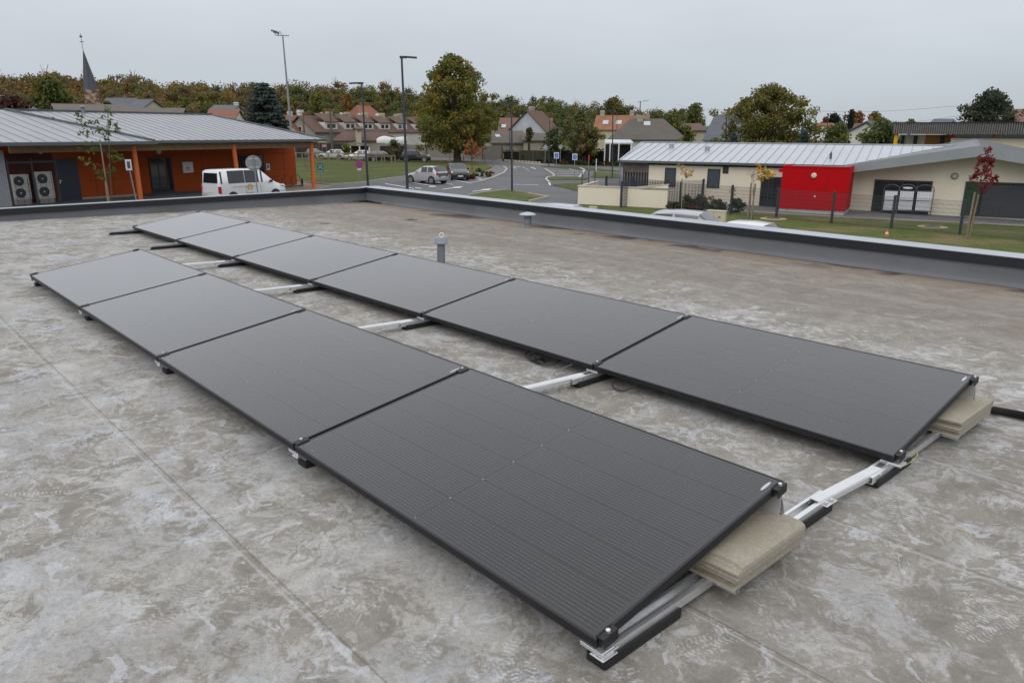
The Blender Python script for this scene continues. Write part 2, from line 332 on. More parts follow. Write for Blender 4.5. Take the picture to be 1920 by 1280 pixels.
# ------------------------------------------------------------------ solar panels
def glass_mat():
    m = bpy.data.materials.new('solar_glass'); m.use_nodes = True; t = m.node_tree; b = t.nodes['Principled BSDF']; L = t.links.new
    g = N(t, 'ShaderNodeTexCoord').outputs['Object']; sx = N(t, 'ShaderNodeSeparateXYZ'); L(g, sx.inputs[0]); X, Y = sx.outputs[0], sx.outputs[1]
    def mt(op, a, b_=None, c_=None):
        n = N(t, 'ShaderNodeMath', operation=op)
        for i, q in enumerate((a, b_, c_)):
            if q is None: continue
            if isinstance(q, (int, float)): n.inputs[i].default_value = q
            else: L(q, n.inputs[i])
        return n.outputs[0]
    def line(coord, period, off, w):      # 1 on a line of width w repeating with period
        f = mt('FRACT', mt('DIVIDE', mt('ADD', coord, 50*period-off+w/2), period)); return mt('LESS_THAN', f, w/period)
    def mix(f, a, b_):
        n = N(t, 'ShaderNodeMix', data_type='RGBA')
        for i, q in ((0, f), (6, a), (7, b_)):
            if isinstance(q, (int, float)): n.inputs[i].default_value = q
            elif isinstance(q, tuple): n.inputs[i].default_value = (*q, 1)
            else: L(q, n.inputs[i])
        return n.outputs[2]
    cw = .1805; y0 = .0255                      # six cells across, ten half cells each side of the middle gap
    notmid = mt('GREATER_THAN', mt('ABSOLUTE', X), .0085); inside = mt('MULTIPLY', mt('MULTIPLY', mt('GREATER_THAN', Y, y0), mt('LESS_THAN', Y, y0+6*cw)), mt('LESS_THAN', mt('ABSOLUTE', X), .948))
    cellf = mt('FRACT', mt('DIVIDE', mt('SUBTRACT', Y, y0), cw))
    bus = line(mt('MULTIPLY', cellf, 1.), .094, .062, .0078)
    bus = mt('MULTIPLY', bus, mt('MULTIPLY', mt('GREATER_THAN', cellf, .055), mt('LESS_THAN', cellf, .975)))
    # dashes: uneven glint of the wires, mixed into their colour
    n1 = N(t, 'ShaderNodeTexNoise', i_Scale=1., i_Detail=2.0); mpv = N(t, 'ShaderNodeMapping'); mpv.inputs['Scale'].default_value = (70, 8, 1); L(g, mpv.inputs[0]); L(mpv.outputs[0], n1.inputs['Vector'])
    r1 = N(t, 'ShaderNodeMapRange'); L(n1.outputs[0], r1.inputs[0]); r1.inputs[1].default_value = .35; r1.inputs[2].default_value = .65; r1.inputs[3].default_value = .65; r1.inputs[4].default_value = 1.0
    bus = mt('MULTIPLY', mt('MULTIPLY', bus, mt('MULTIPLY', inside, notmid)), r1.outputs[0])
    xh = mt('SUBTRACT', mt('ABSOLUTE', X), .006)
    gapx = line(xh, .0936, 0., .0016); gapy = line(mt('SUBTRACT', Y, y0), cw, 0., .0035); mid = mt('LESS_THAN', mt('ABSOLUTE', X), .0075)
    gap = mt('MULTIPLY', mt('MAXIMUM', mt('MAXIMUM', gapx, gapy), mid), inside)
    dot = mt('MULTIPLY', mt('MULTIPLY', line(mt('SUBTRACT', Y, y0), cw, 0., .0085), mt('LESS_THAN', mt('ABSOLUTE', X), .0042)), inside)
    n2 = N(t, 'ShaderNodeTexNoise', i_Scale=2.2, i_Detail=5.0); L(g, n2.inputs['Vector'])
    r2 = ramp(t, [(.3, (.007, .0072, .009)), (.7, (.011, .011, .013))]); L(n2.outputs[0], r2.inputs[0])
    col = mix(mt('SUBTRACT', 1., inside), r2.outputs[0], (.020, .020, .023)); col = mix(mt('MULTIPLY', gap, .6), col, (.003, .003, .004))
    col = mix(mt('MULTIPLY', bus, .85), col, (.15, .15, .155)); col = mix(mt('MULTIPLY', mt('MULTIPLY', line(xh, .0936, 0., .0042), inside), .55), col, (.012, .012, .014)); edge_ = mt('MULTIPLY', mt('MULTIPLY', line(xh, .0936, .0052, .0035), bus), 1.); col = mix(mt('MULTIPLY', edge_, .9), col, (.26, .26, .265)); col = mix(dot, col, (.20, .20, .20))
    # specks of dust
    vo = N(t, 'ShaderNodeTexVoronoi', i_Scale=7.0); L(g, vo.inputs['Vector'])
    cs = N(t, 'ShaderNodeSeparateXYZ'); L(vo.outputs['Color'], cs.inputs[0])
    sp_ = mt('MULTIPLY', mt('LESS_THAN', vo.outputs['Distance'], .022), mt('GREATER_THAN', cs.outputs[0], .965)); col = mix(mt('MULTIPLY', sp_, .8), col, (.4, .39, .36))
    L(col, b.inputs['Base Color']); b.inputs['Roughness'].default_value = .22; b.inputs['IOR'].default_value = 1.56; b.inputs['Sheen Weight'].default_value = .55; b.inputs['Sheen Roughness'].default_value = .35
    n3 = N(t, 'ShaderNodeTexNoise', i_Scale=3.0, i_Detail=3.0); L(g, n3.inputs['Vector'])
    r3 = N(t, 'ShaderNodeMapRange'); L(n3.outputs[0], r3.inputs[0]); r3.inputs[3].default_value = .05; r3.inputs[4].default_value = .09; L(r3.outputs[0], b.inputs['Roughness'])
    return m
GLASS = glass_mat()
FRAME = M('black_anodised_frame', (.008, .008, .010), .5, .0, var=.15, scale=6)
ALU = M('mill_aluminium', (.72, .73, .74), .30, .75, var=.10, scale=9, bump=.05, bs=80)
ALU_BRIGHT = M('bright_aluminium_cover', (.66, .67, .68), .45, .5, var=.05, scale=12)
RUBBER = M('black_rubber', (.012, .012, .013), .75, var=.25, scale=25, bump=.3, bs=160)
STEEL = M('stainless_steel', (.70, .70, .69), .3, .9, var=.0)
STICK = M('silver_sticker', (.45, .47, .52), .4, var=0)
PL, PW, PT = 1.956, 1.134, .035
def make_panel():
    t = thing('solar_panel', 'x', 'solar panel')
    h = PL/2; m = MB(); w = .0105
    for yy in (w/2, PW-w/2): m.box((0, yy, -PT/2), (PL, w, PT))
    for xx in (-h+w/2, h-w/2): m.box((xx, PW/2, -PT/2), (w, PW-2*w, PT))
    # ribs on the outside of the frame
    for zz in (-.012, -.024):
        for yy in (-.0006, PW+.0006): m.box((0, yy, zz), (PL, .0016, .002))
        for xx in (-h-.0006, h+.0006): m.box((xx, PW/2, zz), (.0016, PW, .002))
    m.build('frame', FRAME, t, bevel=.0012)
    MB().box((0, PW/2, -.0045), (PL-2*w-.0004, PW-2*w-.0004, .006)).build('glass', GLASS, t)
    s_ = MB()
    for k in range(14): a = 2*math.pi*k/14; s_.v.append((h-.035+.007*math.cos(a), PW-.075+.038*math.sin(a), -.0009))
    s_.f.append(tuple(range(14))); s_.build('sticker', STICK, t)
    j = MB()
    j.box((0, PW/2, -.021), (.11, .07, .020))
    j.build('junction_box', RUBBER, t)
    return t
STEP = 1.9758; T1, T2 = math.radians(8.81), math.radians(9.33); H1, H2 = .1248, .111; Y2, X2 = 2.1644, .0543
lab1 = ['large black solar panel nearest the camera in the front row, its cell wires clearly visible', 'black solar panel in the front row, second from the near end with the paving slabs',
        'smooth grey-sheened solar panel in the front row, third from the near end', 'palest solar panel of the front row, at its far left end, touching the open roof']
lab2 = ['black solar panel at the near end of the back row, above the square-edged slabs', 'black solar panel of the back row, second from its near right end', 'black solar panel of the back row, third from its near end, above loose cables',
        'grey-sheened solar panel of the back row with the capped pipe just behind it', 'pale solar panel of the back row, second from its far left end', 'smallest-looking pale solar panel at the far left end of the back row']
pan0 = make_panel(); first = True
for row, (labs, x0, y0, h, tl) in enumerate(((lab1, 0., 0., H1, T1), (lab2, X2, Y2, H2, T2))):
    for i, lb in enumerate(labs):
        mt_ = Matrix.Translation((x0-(i+.5)*STEP+.012*0, y0, h))@Matrix.Rotation(tl+random.uniform(-.001, .001), 4, 'X')
        g_ = 'solar panels of the front row' if row == 0 else 'solar panels of the back row'
        if first: pan0.matrix_world = RM@mt_; tag(pan0, lb, None, g_); first = False
        else: dup(pan0, lb, g_, mt_, True)

# ------------------------------------------------------------------ mounting rails under the joints
def channel(m, x, y0, y1, z=.034, w=.066, h=.030, rib=True):
    m.box((x, (y0+y1)/2, z+.0015), (w, y1-y0, .003))
    for s_ in (-1, 1): m.box((x+s_*(w/2-.0015), (y0+y1)/2, z+h/2+.003), (.003, y1-y0, h)); m.box((x+s_*(w/2-.007), (y0+y1)/2, z+h+.0045), (.014, y1-y0, .003))
    if rib: m.box((x+.006, (y0+y1)/2, z+.016), (.003, y1-y0, .026)); m.box((x+.010, (y0+y1)/2, z+.0285), (.008, y1-y0, .002))
def make_rail(rows, label):
    """rows: tuple of (y0 of low edge, x, h, tilt)"""
    t = thing('mounting_rail', label, 'mounting rail', group='aluminium rails carrying the solar panels', roof=True)
    return t
def clamp(par, x, y, z, tl, edge):
    """black clamp over the frame rim, bolt on top; edge: +1 rail end clamp sits outside x>0, 0 mid clamp"""
    m = MB(); ax = (E([1., 0, 0]), E([0, math.cos(tl), math.sin(tl)]), E([0, -math.sin(tl), math.cos(tl)]))
    if edge:
        q = lambda dx, dy, dz: E([x, y, z])+ax[0]*dx+ax[1]*dy+ax[2]*dz
        m.box(q(.008*edge, 0, .0035), (.030, .07, .004), ax=ax); m.box(q(.022*edge, 0, -.014), (.003, .07, .038), ax=ax)
        m.box(q(.0045*edge, 0, -.016), (.002, .07, .036), ax=ax); m.box(q(-.005*edge, 0, .006), (.006, .07, .005), ax=ax)
        bx = q(.012*edge, 0, .006)
    else:
        q = lambda dx, dy, dz: E([x, y, z])+ax[0]*dx+ax[1]*dy+ax[2]*dz
        m.box(q(0, 0, .0035), (.042, .07, .004), ax=ax); m.box(q(0, 0, -.02), (.014, .07, .04), ax=ax); bx = q(0, 0, .006)
    c = m.build('clamp', FRAME, par, bevel=.001)
    MB().tube([bx, bx+ax[2]*.011], .0075, 14).build('bolt', STEEL, c)
def rail(k, has1, label):
    t = make_rail(None, label); xa = -k*STEP; xb = X2-k*STEP
    e1 = {0: 1, 4: -1}.get(k, 0); e2 = {0: 1, 6: -1}.get(k, 0)
    ch = MB()
    if has1:
        xr = xa-.037 if k == 0 else xa
        channel(ch, xr, .045, 1.62)
        channel(ch, xb-.046 if k == 0 else xb, 1.93, 3.36)
        xm0, xm1 = xr, (xb-.046 if k == 0 else xb)
        cn = MB(); cn.bar((xm0, 1.50, .072), (xm1, 2.06, .072), .050, .009); cn.bar((xm0+.026, 1.50, .058), (xm1+.026, 2.06, .058), .004, .028); cn.bar((xm0-.026, 1.50, .058), (xm1-.026, 2.06, .058), .004, .028)
        cn.bar((xm0+.036, 1.52, .050), (xm0+.037, 1.62, .050), .03, .004)
        co = cn.build('connector_cover', ALU_BRIGHT, t, bevel=.002)
        for yy in (1.54, 1.585, 1.98, 2.02):
            f = (yy-1.5)/.56; xx = xm0+(xm1-xm0)*f; MB().tube([(xx+.028, yy, .060), (xx+.040, yy, .060)], .007, 10).build('bolt', STEEL, co)
    else:
        channel(ch, xb, 1.77 if k == 5 else 1.80, 3.36)
    ch.build('channel', ALU, t)
    xs = (xa-.037 if k == 0 else xa); xt = (xb-.046 if k == 0 else xb)
    pads = ([(xs, .035, .44), (xs, 1.16, 1.60)] if has1 else [])+[(xt, 1.98 if has1 else 1.82, 2.40), (xt, 3.12, 3.42)]
    for (x, a, b) in pads:
        m = MB(); m.box((x, (a+b)/2, .0165), (.076, b-a, .033))
        m.box((x+.0385, (a+b)/2, .022), (.009, b-a-.004, .040)); m.build('rubber_pad', RUBBER, t, bevel=.002)
    for (y0, x, xc, h, tl, e, on) in ((0, xs, xa, H1, T1, e1, has1), (Y2, xt, xb, H2, T2, e2, True)):
        if not on: continue
        dx = (-.012 if e == 1 else (.012 if e == -1 else 0))
        # low foot: two small folded plates
        m = MB(); zt = h-PT; m.box((xc+dx-.012, y0+.035, zt-.004), (.10, .07, .004)); m.box((xc+dx-.012, y0+.004, zt-.010), (.10, .004, .014))
        m.box((xc+dx, y0+.03, (zt+.066)/2), (.004, .06, zt-.066)); m.box((xc+dx+.028, y0+.03, (zt+.066)/2), (.004, .055, zt-.066)); m.box((xc+dx+.012, y0+.03, .0685), (.055, .07, .004))
        m.build('foot_bracket', ALU, t, bevel=.0008)
        # tall rear support: cranked plate and curved extrusion
        yh = y0+PW*math.cos(tl); zh = h+PW*math.sin(tl)-PT; m = MB()
        xl = xc+dx-.035; wl = .115; yp = yh-.045
        m.box((xl, yp, (zh+.066)/2), (wl, .003, zh-.068)); m.box((xl, yp+.02, zh-.003), (wl, .045, .004))
        pts = [(xl, yp+.004+.040*math.sin(math.pi*min(1, .15+q/9)), .069+(zh-.075)*q/8) for q in range(9)]
        for a_, b_ in zip(pts[:-1], pts[1:]): m.bar(a_, b_, wl, .003, up=(0, 1, 0))
        for f in (.3, .62): m.bar((xl, yp, .07+(zh-.075)*f), (xl, yp+.036, .07+(zh-.075)*(f-.12)), wl, .003, up=(0, 0, 1))
        m.build('rear_bracket', ALU, t, bevel=.0006)
        for f in (.045, PW-.05):
            xx = xc+(-.0098 if e == 1 else (.0098 if e == -1 else 0))
            clamp(t, xx, y0+f*math.cos(tl), h+f*math.sin(tl), tl, e)
    return t
rl = ['aluminium rail at the near end of both panel rows, under the concrete slabs', 'aluminium rail under the joint between the nearest and second panels of each row',
      'aluminium rail under the joint between the second and third panels of the front row', 'aluminium rail under the third joint of the front row', 'aluminium rail at the far left end of the front row',
      'short aluminium rail stub sticking out under the last joint of the back row', 'short aluminium rail stub sticking out at the far left corner of the back row']
for k in range(7): rail(k, k <= 4, rl[k])

# ------------------------------------------------------------------ concrete ballast slabs on the rail ends
CONC = two_tone('slab_concrete', (.300, .272, .218), (.355, .322, .262), 22., .3, .7, rough=.92, c3=(.30, .27, .205), sc3=4., fine=110., bump=.12, fc=(.84, 1.1))
def slab(label, x0, x1, y0, y1, z0, z1, round_edge, group):
    t = thing('concrete_slab', label, 'concrete slab', ((x0+x1)/2, (y0+y1)/2, z0), group=group, roof=True)
    hx, hy, h = (x1-x0)/2, (y1-y0)/2, z1-z0
    # cross-section in the y-z plane, with the tongue-and-groove step along the near side
    if round_edge: pr_ = [(-hy+.004, 0), (-hy+.010, .012), (-hy+.002, .016), (-hy, h*.5), (-hy+.016, h*.62), (-hy+.018, h*.72), (-hy+.030, h*.76), (-hy+.034, h)]
    else: pr_ = [(-hy, 0), (-hy+.006, h*.2), (-hy+.022, h*.26), (-hy+.022, h*.6), (-hy+.004, h*.68), (-hy, h*.78), (-hy, h)]
    pr_ += [(hy-.004, h), (hy, h-.006), (hy-.006, h*.4), (hy, .004), (hy-.004, 0)]
    m = MB(); st = [(-hx, 0.), (hx-.036, 0.), (hx-.034, .0015), (hx-.016, .004), (hx-.004, .012), (hx, .024)] if round_edge else [(-hx, 0.), (hx-.004, 0.), (hx, .004)]
    k = len(pr_)
    for (x, d) in st:
        for (y, z) in pr_: m.v.append((x, y, z if z < h*.7 else max(z-d, h*.3)))
    for i in range(len(st)-1):
        for j in range(k): m.f.append((i*k+j, i*k+(j+1) % k, (i+1)*k+(j+1) % k, (i+1)*k+j))
    m.f.append(tuple(range(k))); m.f.append(tuple((len(st)-1)*k+j for j in range(k))[::-1])
    b = m.build('slab_body', CONC, t, bevel=.0022, bseg=2)
    return t
gp = 'concrete slabs weighing down the rails'
def ballast_rails(xc, ys, zt, x0, x1, lab):
    t = thing('ballast_rail', lab, 'ballast rail', roof=True, group='short channels under the concrete slabs')
    for y in ys:
        m = MB(); m.box(((x0+x1)/2, y-.014, zt-.014), (x1-x0, .0025, .028)); m.box(((x0+x1)/2, y+.014, zt-.014), (x1-x0, .0025, .028)); m.box(((x0+x1)/2, y, zt-.0268), (x1-x0, .0255, .0025))
        m.box(((x0+x1)/2, y-.0095, zt-.0012), (x1-x0, .0065, .0024)); m.box(((x0+x1)/2, y+.0095, zt-.0012), (x1-x0, .0065, .0024)); m.build('ballast_channel', ALU, t)
Z0 = .0665
ballast_rails(0, (.665, 1.045), Z0, .003, .085, 'pair of small aluminium channels holding the slabs at the end of the front row')
slab('beige concrete slab with a rounded outer edge, lower of the two at the end of the front row', -.9, .096, .618, 1.098, Z0, Z0+.046, False, gp)
slab('beige concrete slab with a rounded outer edge, upper of the two at the end of the front row', -.9, .108, .612, 1.110, Z0+.050, Z0+.101, True, gp)
ballast_rails(0, (2.86, 3.28), Z0-.004, .047, .125, 'pair of small aluminium channels holding the slabs at the end of the back row')
slab('square-edged beige concrete slab, lower of the two at the end of the back row', -.9, .138, 2.80, 3.36, Z0-.004, Z0+.037, False, gp)
slab('square-edged beige concrete slab, upper of the two at the end of the back row', -.9, .142, 2.795, 3.37, Z0+.0405, Z0+.087, False, gp)

# ------------------------------------------------------------------ small things on the roof
VENTG = M('grey_vent_plastic', (.155, .17, .19), .55, var=.12, scale=8, bump=.15, bs=40)
VENTC = M('pale_vent_cap', (.40, .45, .49), .45, .2, var=.08, scale=9)
p = (-6.27, 4.2, 0); t = thing('vent_pipe', 'grey roof vent pipe with a tapered cap and a small white ring on top', 'vent pipe', p, roof=True)
MB().tube([(0, 0, 0), (0, 0, .012), (0, 0, .03), (0, 0, .30)], [.10, .085, .052, .050], 28).build('pipe', VENTG, t, smooth=False)
MB().tube([(0, 0, .285), (0, 0, .29), (0, 0, .355), (0, 0, .362)], [.090, .094, .070, .064], 28).build('cap', M('grey_cap', (.22, .25, .28), .5, var=.1), t)
rg = [(.026*math.cos(a)+.012, -.012+.0*a, .388+.026*math.sin(a)) for a in np.linspace(0, 2*math.pi, 17)]
rg = [(.74*(x-.012)+.012, .67*(x-.012), z) for x, y, z in rg]
MB().tube(rg, .0085, 8).build('ring', M('white_ring', (.68, .65, .58), .6, var=.05), t, smooth=True)
t = thing('mushroom_vent', 'short grey roof vent with a pale mushroom cap beside the far parapet', 'roof vent', (-8.66, 8.02, 0), roof=True)
MB().tube([(0, 0, 0), (0, 0, .01), (0, 0, .03), (0, 0, .235)], [.12, .10, .070, .068], 24).build('pipe', VENTG, t)
MB().tube([(0, 0, .10), (0, 0, .106)], [.072, .072], 24).build('clip', STEEL, t)
MB().tube([(0, 0, .215), (0, 0, .222), (0, 0, .245), (0, 0, .262), (0, 0, .27)], [.16, .166, .13, .06, .012], 24).build('cap', VENTC, t, smooth=True)
t = thing('roof_drain', 'small dark round drain flush in the roof behind the back row', 'roof drain', (-10.82, 6.95, .002), roof=True)
MB().cyl((0, 0, 0), .13, .006, 20, .12).build('flange', M('drain_grey', (.10, .10, .10), .7, var=.2), t); MB().cyl((0, 0, .006), .075, .01, 16, .06).build('grate', BLACK_ALU, t)
t = thing('roof_disc', 'tiny dark metal disc lying on the roof near the back row', 'metal disc', (-11.26, 5.32, .001), roof=True)
MB().cyl((0, 0, 0), .10, .006, 18, .09).build('plate', M('drain_grey', (.1, .1, .1)), t)
# corrugated cable conduit leaving to the right
m = MB(); pts = []; rr = []
ctrl = [(-1.2, 3.46, .025), (-.3, 3.50, .027), (.12, 3.56, .03), (.32, 3.60, .028), (.62, 3.60, .027), (1.2, 3.52, .027), (2.2, 3.36, .027), (3.4, 3.3, .027)]
def catmull(c, n):
    c = [E(q, float) for q in c]; c = [2*c[0]-c[1]]+c+[2*c[-1]-c[-2]]; out = []
    for i in range(1, len(c)-2):
        for k in range(n):
            u = k/n; out.append(.5*((2*c[i])+(-c[i-1]+c[i+1])*u+(2*c[i-1]-5*c[i]+4*c[i+1]-c[i+2])*u*u+(-c[i-1]+3*c[i]-3*c[i+1]+c[i+2])*u**3))
    out.append(c[-2]); return out
cc = catmull(ctrl, 70)
o = MB().tube(cc, [.0265 if i % 2 else .0225 for i in range(len(cc))], 14).build('cable_conduit', RUBBER); o.matrix_world = RM
tag(o, 'thick black corrugated cable conduit leaving the back row towards the right', 'cable conduit')
CABLE = M('black_cable', (.01, .01, .011), .5, var=0)
def cable(pts, r, label, mat=CABLE, name='cable', cat='cable', group=None):
    o = MB().tube(catmull(pts, 10), r, 7).build(name, mat, smooth=True); o.matrix_world = RM; return tag(o, label, cat, group)
bx, by = -2.45, 2.175
cable([(-2.62, 2.30, .07), (-2.60, 2.18, .03), (-2.50, 2.15, .014), (-2.38, 2.14, .014), (-2.30, 2.17, .03), (-2.28, 2.3, .07)], .0045, 'black cable sagging from under the third panel of the back row')
m = MB()
for i in range(6):
    a0 = random.uniform(0, 6); m.tube([(bx-.02+.06*math.cos(a0+a)*(1+.3*math.sin(i+a)), by+.035*math.sin(a0+a), .012+.008*i+.01*math.sin(2*a)) for a in np.linspace(0, 5.2, 14)], .004, 6)
o = m.build('cable_bundle', CABLE, smooth=True); o.matrix_world = RM; tag(o, 'small tangled bundle of black cable lying under the low edge of the back row', 'cable bundle')
cable([(-1.72, 2.22, .08), (-1.74, 2.16, .04), (-1.70, 2.13, .015), (-1.62, 2.14, .02), (-1.55, 2.2, .07)], .005, 'short black cable loop under the second panel of the back row, beside the rail')
cable([(-2.10, 2.25, .09), (-2.13, 2.10, .06), (-2.11, 1.98, .05), (-2.03, 1.90, .075)], .003, 'thin grey wire curving down onto the rail at the first joint of the back row', M('grey_wire', (.16, .16, .15), .5, var=0), 'wire', 'wire')
cable([(X2-.03, 2.30, .085), (X2+.035, 2.33, .10), (X2+.045, 2.27, .085), (X2+.02, 2.20, .06), (X2-.01, 2.17, .062)], .0026, 'green and yellow earth wire looped over the rail beside the back row', M('earth_wire', (.32, .33, .07), .5, var=.3, scale=40), 'wire', 'wire')
# leaf litter in the roof corner
m = MB()
for i in range(420):
    r_ = abs(random.gauss(0, .16)); s_ = random.random(); x, y = (XA+.05+abs(random.gauss(0, .35)), YP-.05-abs(random.gauss(0, .05))) if s_ < .6 else (XA+.04+abs(random.gauss(0, .07)), YP-.03-abs(random.gauss(0, .28)))
    a = random.random()*6.3; l = .022; u = E([math.cos(a), math.sin(a), random.uniform(-.3, .3)])*l; w = E([-math.sin(a), math.cos(a), random.uniform(-.3, .3)])*l*.6; c = E([x, y, .012+random.random()*.03])
    q = random.choice([(.09, .05, .03), (.05, .035, .02), (.12, .07, .035), (.07, .08, .03)]); m.add([c-u, c+w, c+u, c-w], [(0, 1, 2, 3)], q)
def foliage(name='foliage', rough=.65, trans=.0):
    if name in MC: return MC[name]
    mm = bpy.data.materials.new(name); mm.use_nodes = True; t = mm.node_tree; b = t.nodes['Principled BSDF']; b.inputs['Roughness'].default_value = rough; b.inputs['Specular IOR Level'].default_value = .25
    at = N(t, 'ShaderNodeAttribute', attribute_name='Col'); ge = N(t, 'ShaderNodeNewGeometry')
    r_ = N(t, 'ShaderNodeMapRange'); t.links.new(ge.outputs['Random Per Island'], r_.inputs[0]); r_.inputs[3].default_value = .95; r_.inputs[4].default_value = 1.4
    s_ = N(t, 'ShaderNodeVectorMath', operation='SCALE'); t.links.new(at.outputs['Color'], s_.inputs[0]); t.links.new(r_.outputs[0], s_.inputs['Scale']); t.links.new(s_.outputs[0], b.inputs['Base Color']); tl_ = N(t, 'ShaderNodeBsdfTranslucent'); ms = N(t, 'ShaderNodeMixShader', i_0=.38); t.links.new(s_.outputs[0], tl_.inputs[0])
    t.links.new(b.outputs[0], ms.inputs[1]); t.links.new(tl_.outputs[0], ms.inputs[2]); t.links.new(ms.outputs[0], t.nodes['Material Output'].inputs[0]); MC[name] = mm; return mm
FOL = foliage()
o = m.build('leaf_litter', FOL); o.matrix_world = RM; tag(o, 'dead leaves and moss gathered in the corner of the parapet', 'leaf litter', kind='stuff')
for k, (x, y, c_, l_) in enumerate((((.27), 1.98, (.10, .35, .55), 'tiny blue plastic scrap on the roof beside the end rail'), (.46, 1.86, (.6, .6, .05), 'tiny yellow plastic scrap on the roof right of the end rail'))):
    o = MB().box((0, 0, .002), (.008, .005, .003), .6).build('plastic_scrap', M('scrap%d' % k, c_, .5, var=0)); o.matrix_world = RM@Matrix.Translation((x, y, 0)); tag(o, l_, 'scrap')

# ================================================================== ground, roads, lawns
GRASS = two_tone('lawn_grass', (.052, .072, .013), (.082, .098, .020), .7, .35, .65, rough=.95, c3=(.105, .108, .030), sc3=.22, fine=9., bump=.6)
GRASS_DRY = two_tone('worn_grass', (.062, .088, .016), (.100, .116, .028), 1.2, .38, .62, rough=.95, c3=(.160, .130, .058), sc3=.35, fine=10., bump=.6)
ASPH = two_tone('asphalt', (.125, .127, .135), (.155, .157, .165), .35, .35, .65, rough=.85, c3=(.11, .11, .116), sc3=.12, fine=25.)
PATH = two_tone('pale_concrete_paving', (.155, .155, .158), (.19, .188, .185), .8, .35, .65, rough=.9, fine=20.)
TAN = two_tone('tan_paving', (.25, .20, .15), (.30, .24, .18), .8, .35, .65, rough=.9, fine=20.)
EARTH = two_tone('field_grass', (.060, .080, .024), (.10, .105, .045), .05, .35, .65, rough=.95, fine=2.)
KERB = M('kerb_stone', (.38, .36, .33), .85, var=.12, scale=4)
KERB2 = M('sandy_kerb', (.40, .36, .27), .85, var=.12, scale=4)
WHITE_LINE = M('road_paint', (.55, .55, .53), .7, var=.2, scale=6)
LG = [k*4.0 for k in range(-45, 46)]
def lay(bm):
    for v in bm.verts: pass
def sheet(pts, dz, name, mat, world=False, skirt=0.):
    """a flat sheet that follows the ground; pts are photograph pixels on the ground (or world xy)"""
    w = [(p[0], p[1]) for p in (pts if world else [P(*q) for q in pts])]
    bm = bmesh.new(); vs = [bm.verts.new((x, y, 0)) for x, y in w]; f = bm.faces.new(vs)
    if f.normal.z < 0 or sum(w[i][0]*w[(i+1) % len(w)][1]-w[(i+1) % len(w)][0]*w[i][1] for i in range(len(w))) < 0: bmesh.ops.reverse_faces(bm, faces=[f])
    bmesh.ops.triangulate(bm, faces=bm.faces[:])
    ls = [((x-C[0])*LATD[0]+(y-C[1])*LATD[1]) for x, y in w]
    for l in LG:
        if min(ls) < l < max(ls): bmesh.ops.bisect_plane(bm, geom=bm.verts[:]+bm.edges[:]+bm.faces[:], dist=1e-5, plane_co=(C[0]+LATD[0]*l, C[1]+LATD[1]*l, 0), plane_no=(LATD[0], LATD[1], 0))
    for v in bm.verts: v.co.z = gz(v.co.x, v.co.y)+dz
    if skirt:
        be = [e for e in bm.edges if e.is_boundary]; r = bmesh.ops.extrude_edge_only(bm, edges=be)
        for v in [g for g in r['geom'] if isinstance(g, bmesh.types.BMVert)]: v.co.z -= skirt
    me = bpy.data.meshes.new(name); bm.to_mesh(me); bm.free(); me.materials.append(mat)
    o = bpy.data.objects.new(name, me); COL.objects.link(o); return tag(o, kind='structure')
# base terrain: one sheet, split on the same lateral lines
g = MB(); fw = np.array([-LATD[1], LATD[0]]) if (-LATD[1]*math.cos(YAW)+LATD[0]*math.sin(YAW)) > 0 else np.array([LATD[1], -LATD[0]])
lat = [-1500., -700., -400., -260.]+LG+[260., 400., 700., 1500.]; dep = [-60., 0., 40., 80., 140., 220., 400., 800., 1600.]
for d in dep:
    for l in lat:
        x, y = C[0]+LATD[0]*l+fw[0]*d, C[1]+LATD[1]*l+fw[1]*d; g.v.append((x, y, gz(x, y)-.02))
n_ = len(lat)
for i in range(len(dep)-1):
    for j in range(n_-1): q = i*n_+j; g.f.append((q, q+1, q+n_+1, q+n_))
struct(g, 'ground', EARTH)
sheet([(-200, 470), (-200, 340), (300, 318), (560, 296), (640, 291.5), (760, 291.5), (900, 294), (960, 302), (1060, 309), (1170, 313), (1260, 330), (1215, 385), (1130, 400), (1300, 440), (1500, 470), (1700, 520), (1300, 600), (700, 520)], .0, 'road', ASPH)
sheet([(545, 330), (552, 297), (640, 294.5), (720, 296), (800, 300), (880, 304), (912, 311), (880, 317), (850, 317), (825, 317), (790, 324), (762, 331), (720, 336), (677, 342.5), (618, 346), (560, 341.5)], .06, 'lawn', GRASS, skirt=.1)
sheet([(856, 304.5), (880, 303.8), (905, 307), (918, 312), (921, 315), (905, 322), (884, 327), (874, 326), (862, 315), (852, 309)], .085, 'tree_island', GRASS_DRY, skirt=.1)
sheet([(884, 327), (906, 322), (925, 316), (944, 314.5), (951, 318), (945, 325), (925, 334), (904, 341), (895, 338)], .075, 'island_paving', PATH, skirt=.1)
sheet([(880, 367), (905, 363), (950, 357.5), (990, 364), (1026, 371), (1010, 375), (992, 379), (930, 377)], .07, 'verge', GRASS_DRY, skirt=.1)
sheet([(1012, 312), (1060, 312.5), (1110, 315), (1163, 321), (1163, 322.5), (1120, 321), (1080, 318), (1040, 315)], .05, 'verge_strip', GRASS, skirt=.1)
sheet([(1028, 334), (1040, 333), (1085, 333.5), (1103, 334.5), (1100, 338), (1060, 338), (1030, 338)], .05, 'verge_island', GRASS, skirt=.1)
sheet([(1033, 347.5), (1060, 345), (1100, 344), (1100, 362), (1082, 359), (1055, 352)], .05, 'verge_corner', GRASS, skirt=.1)
sheet([(1112, 323.5), (1163, 326), (1163, 334), (1130, 334), (1108, 333), (1113, 328)], .05, 'side_lawn', GRASS, skirt=.1)
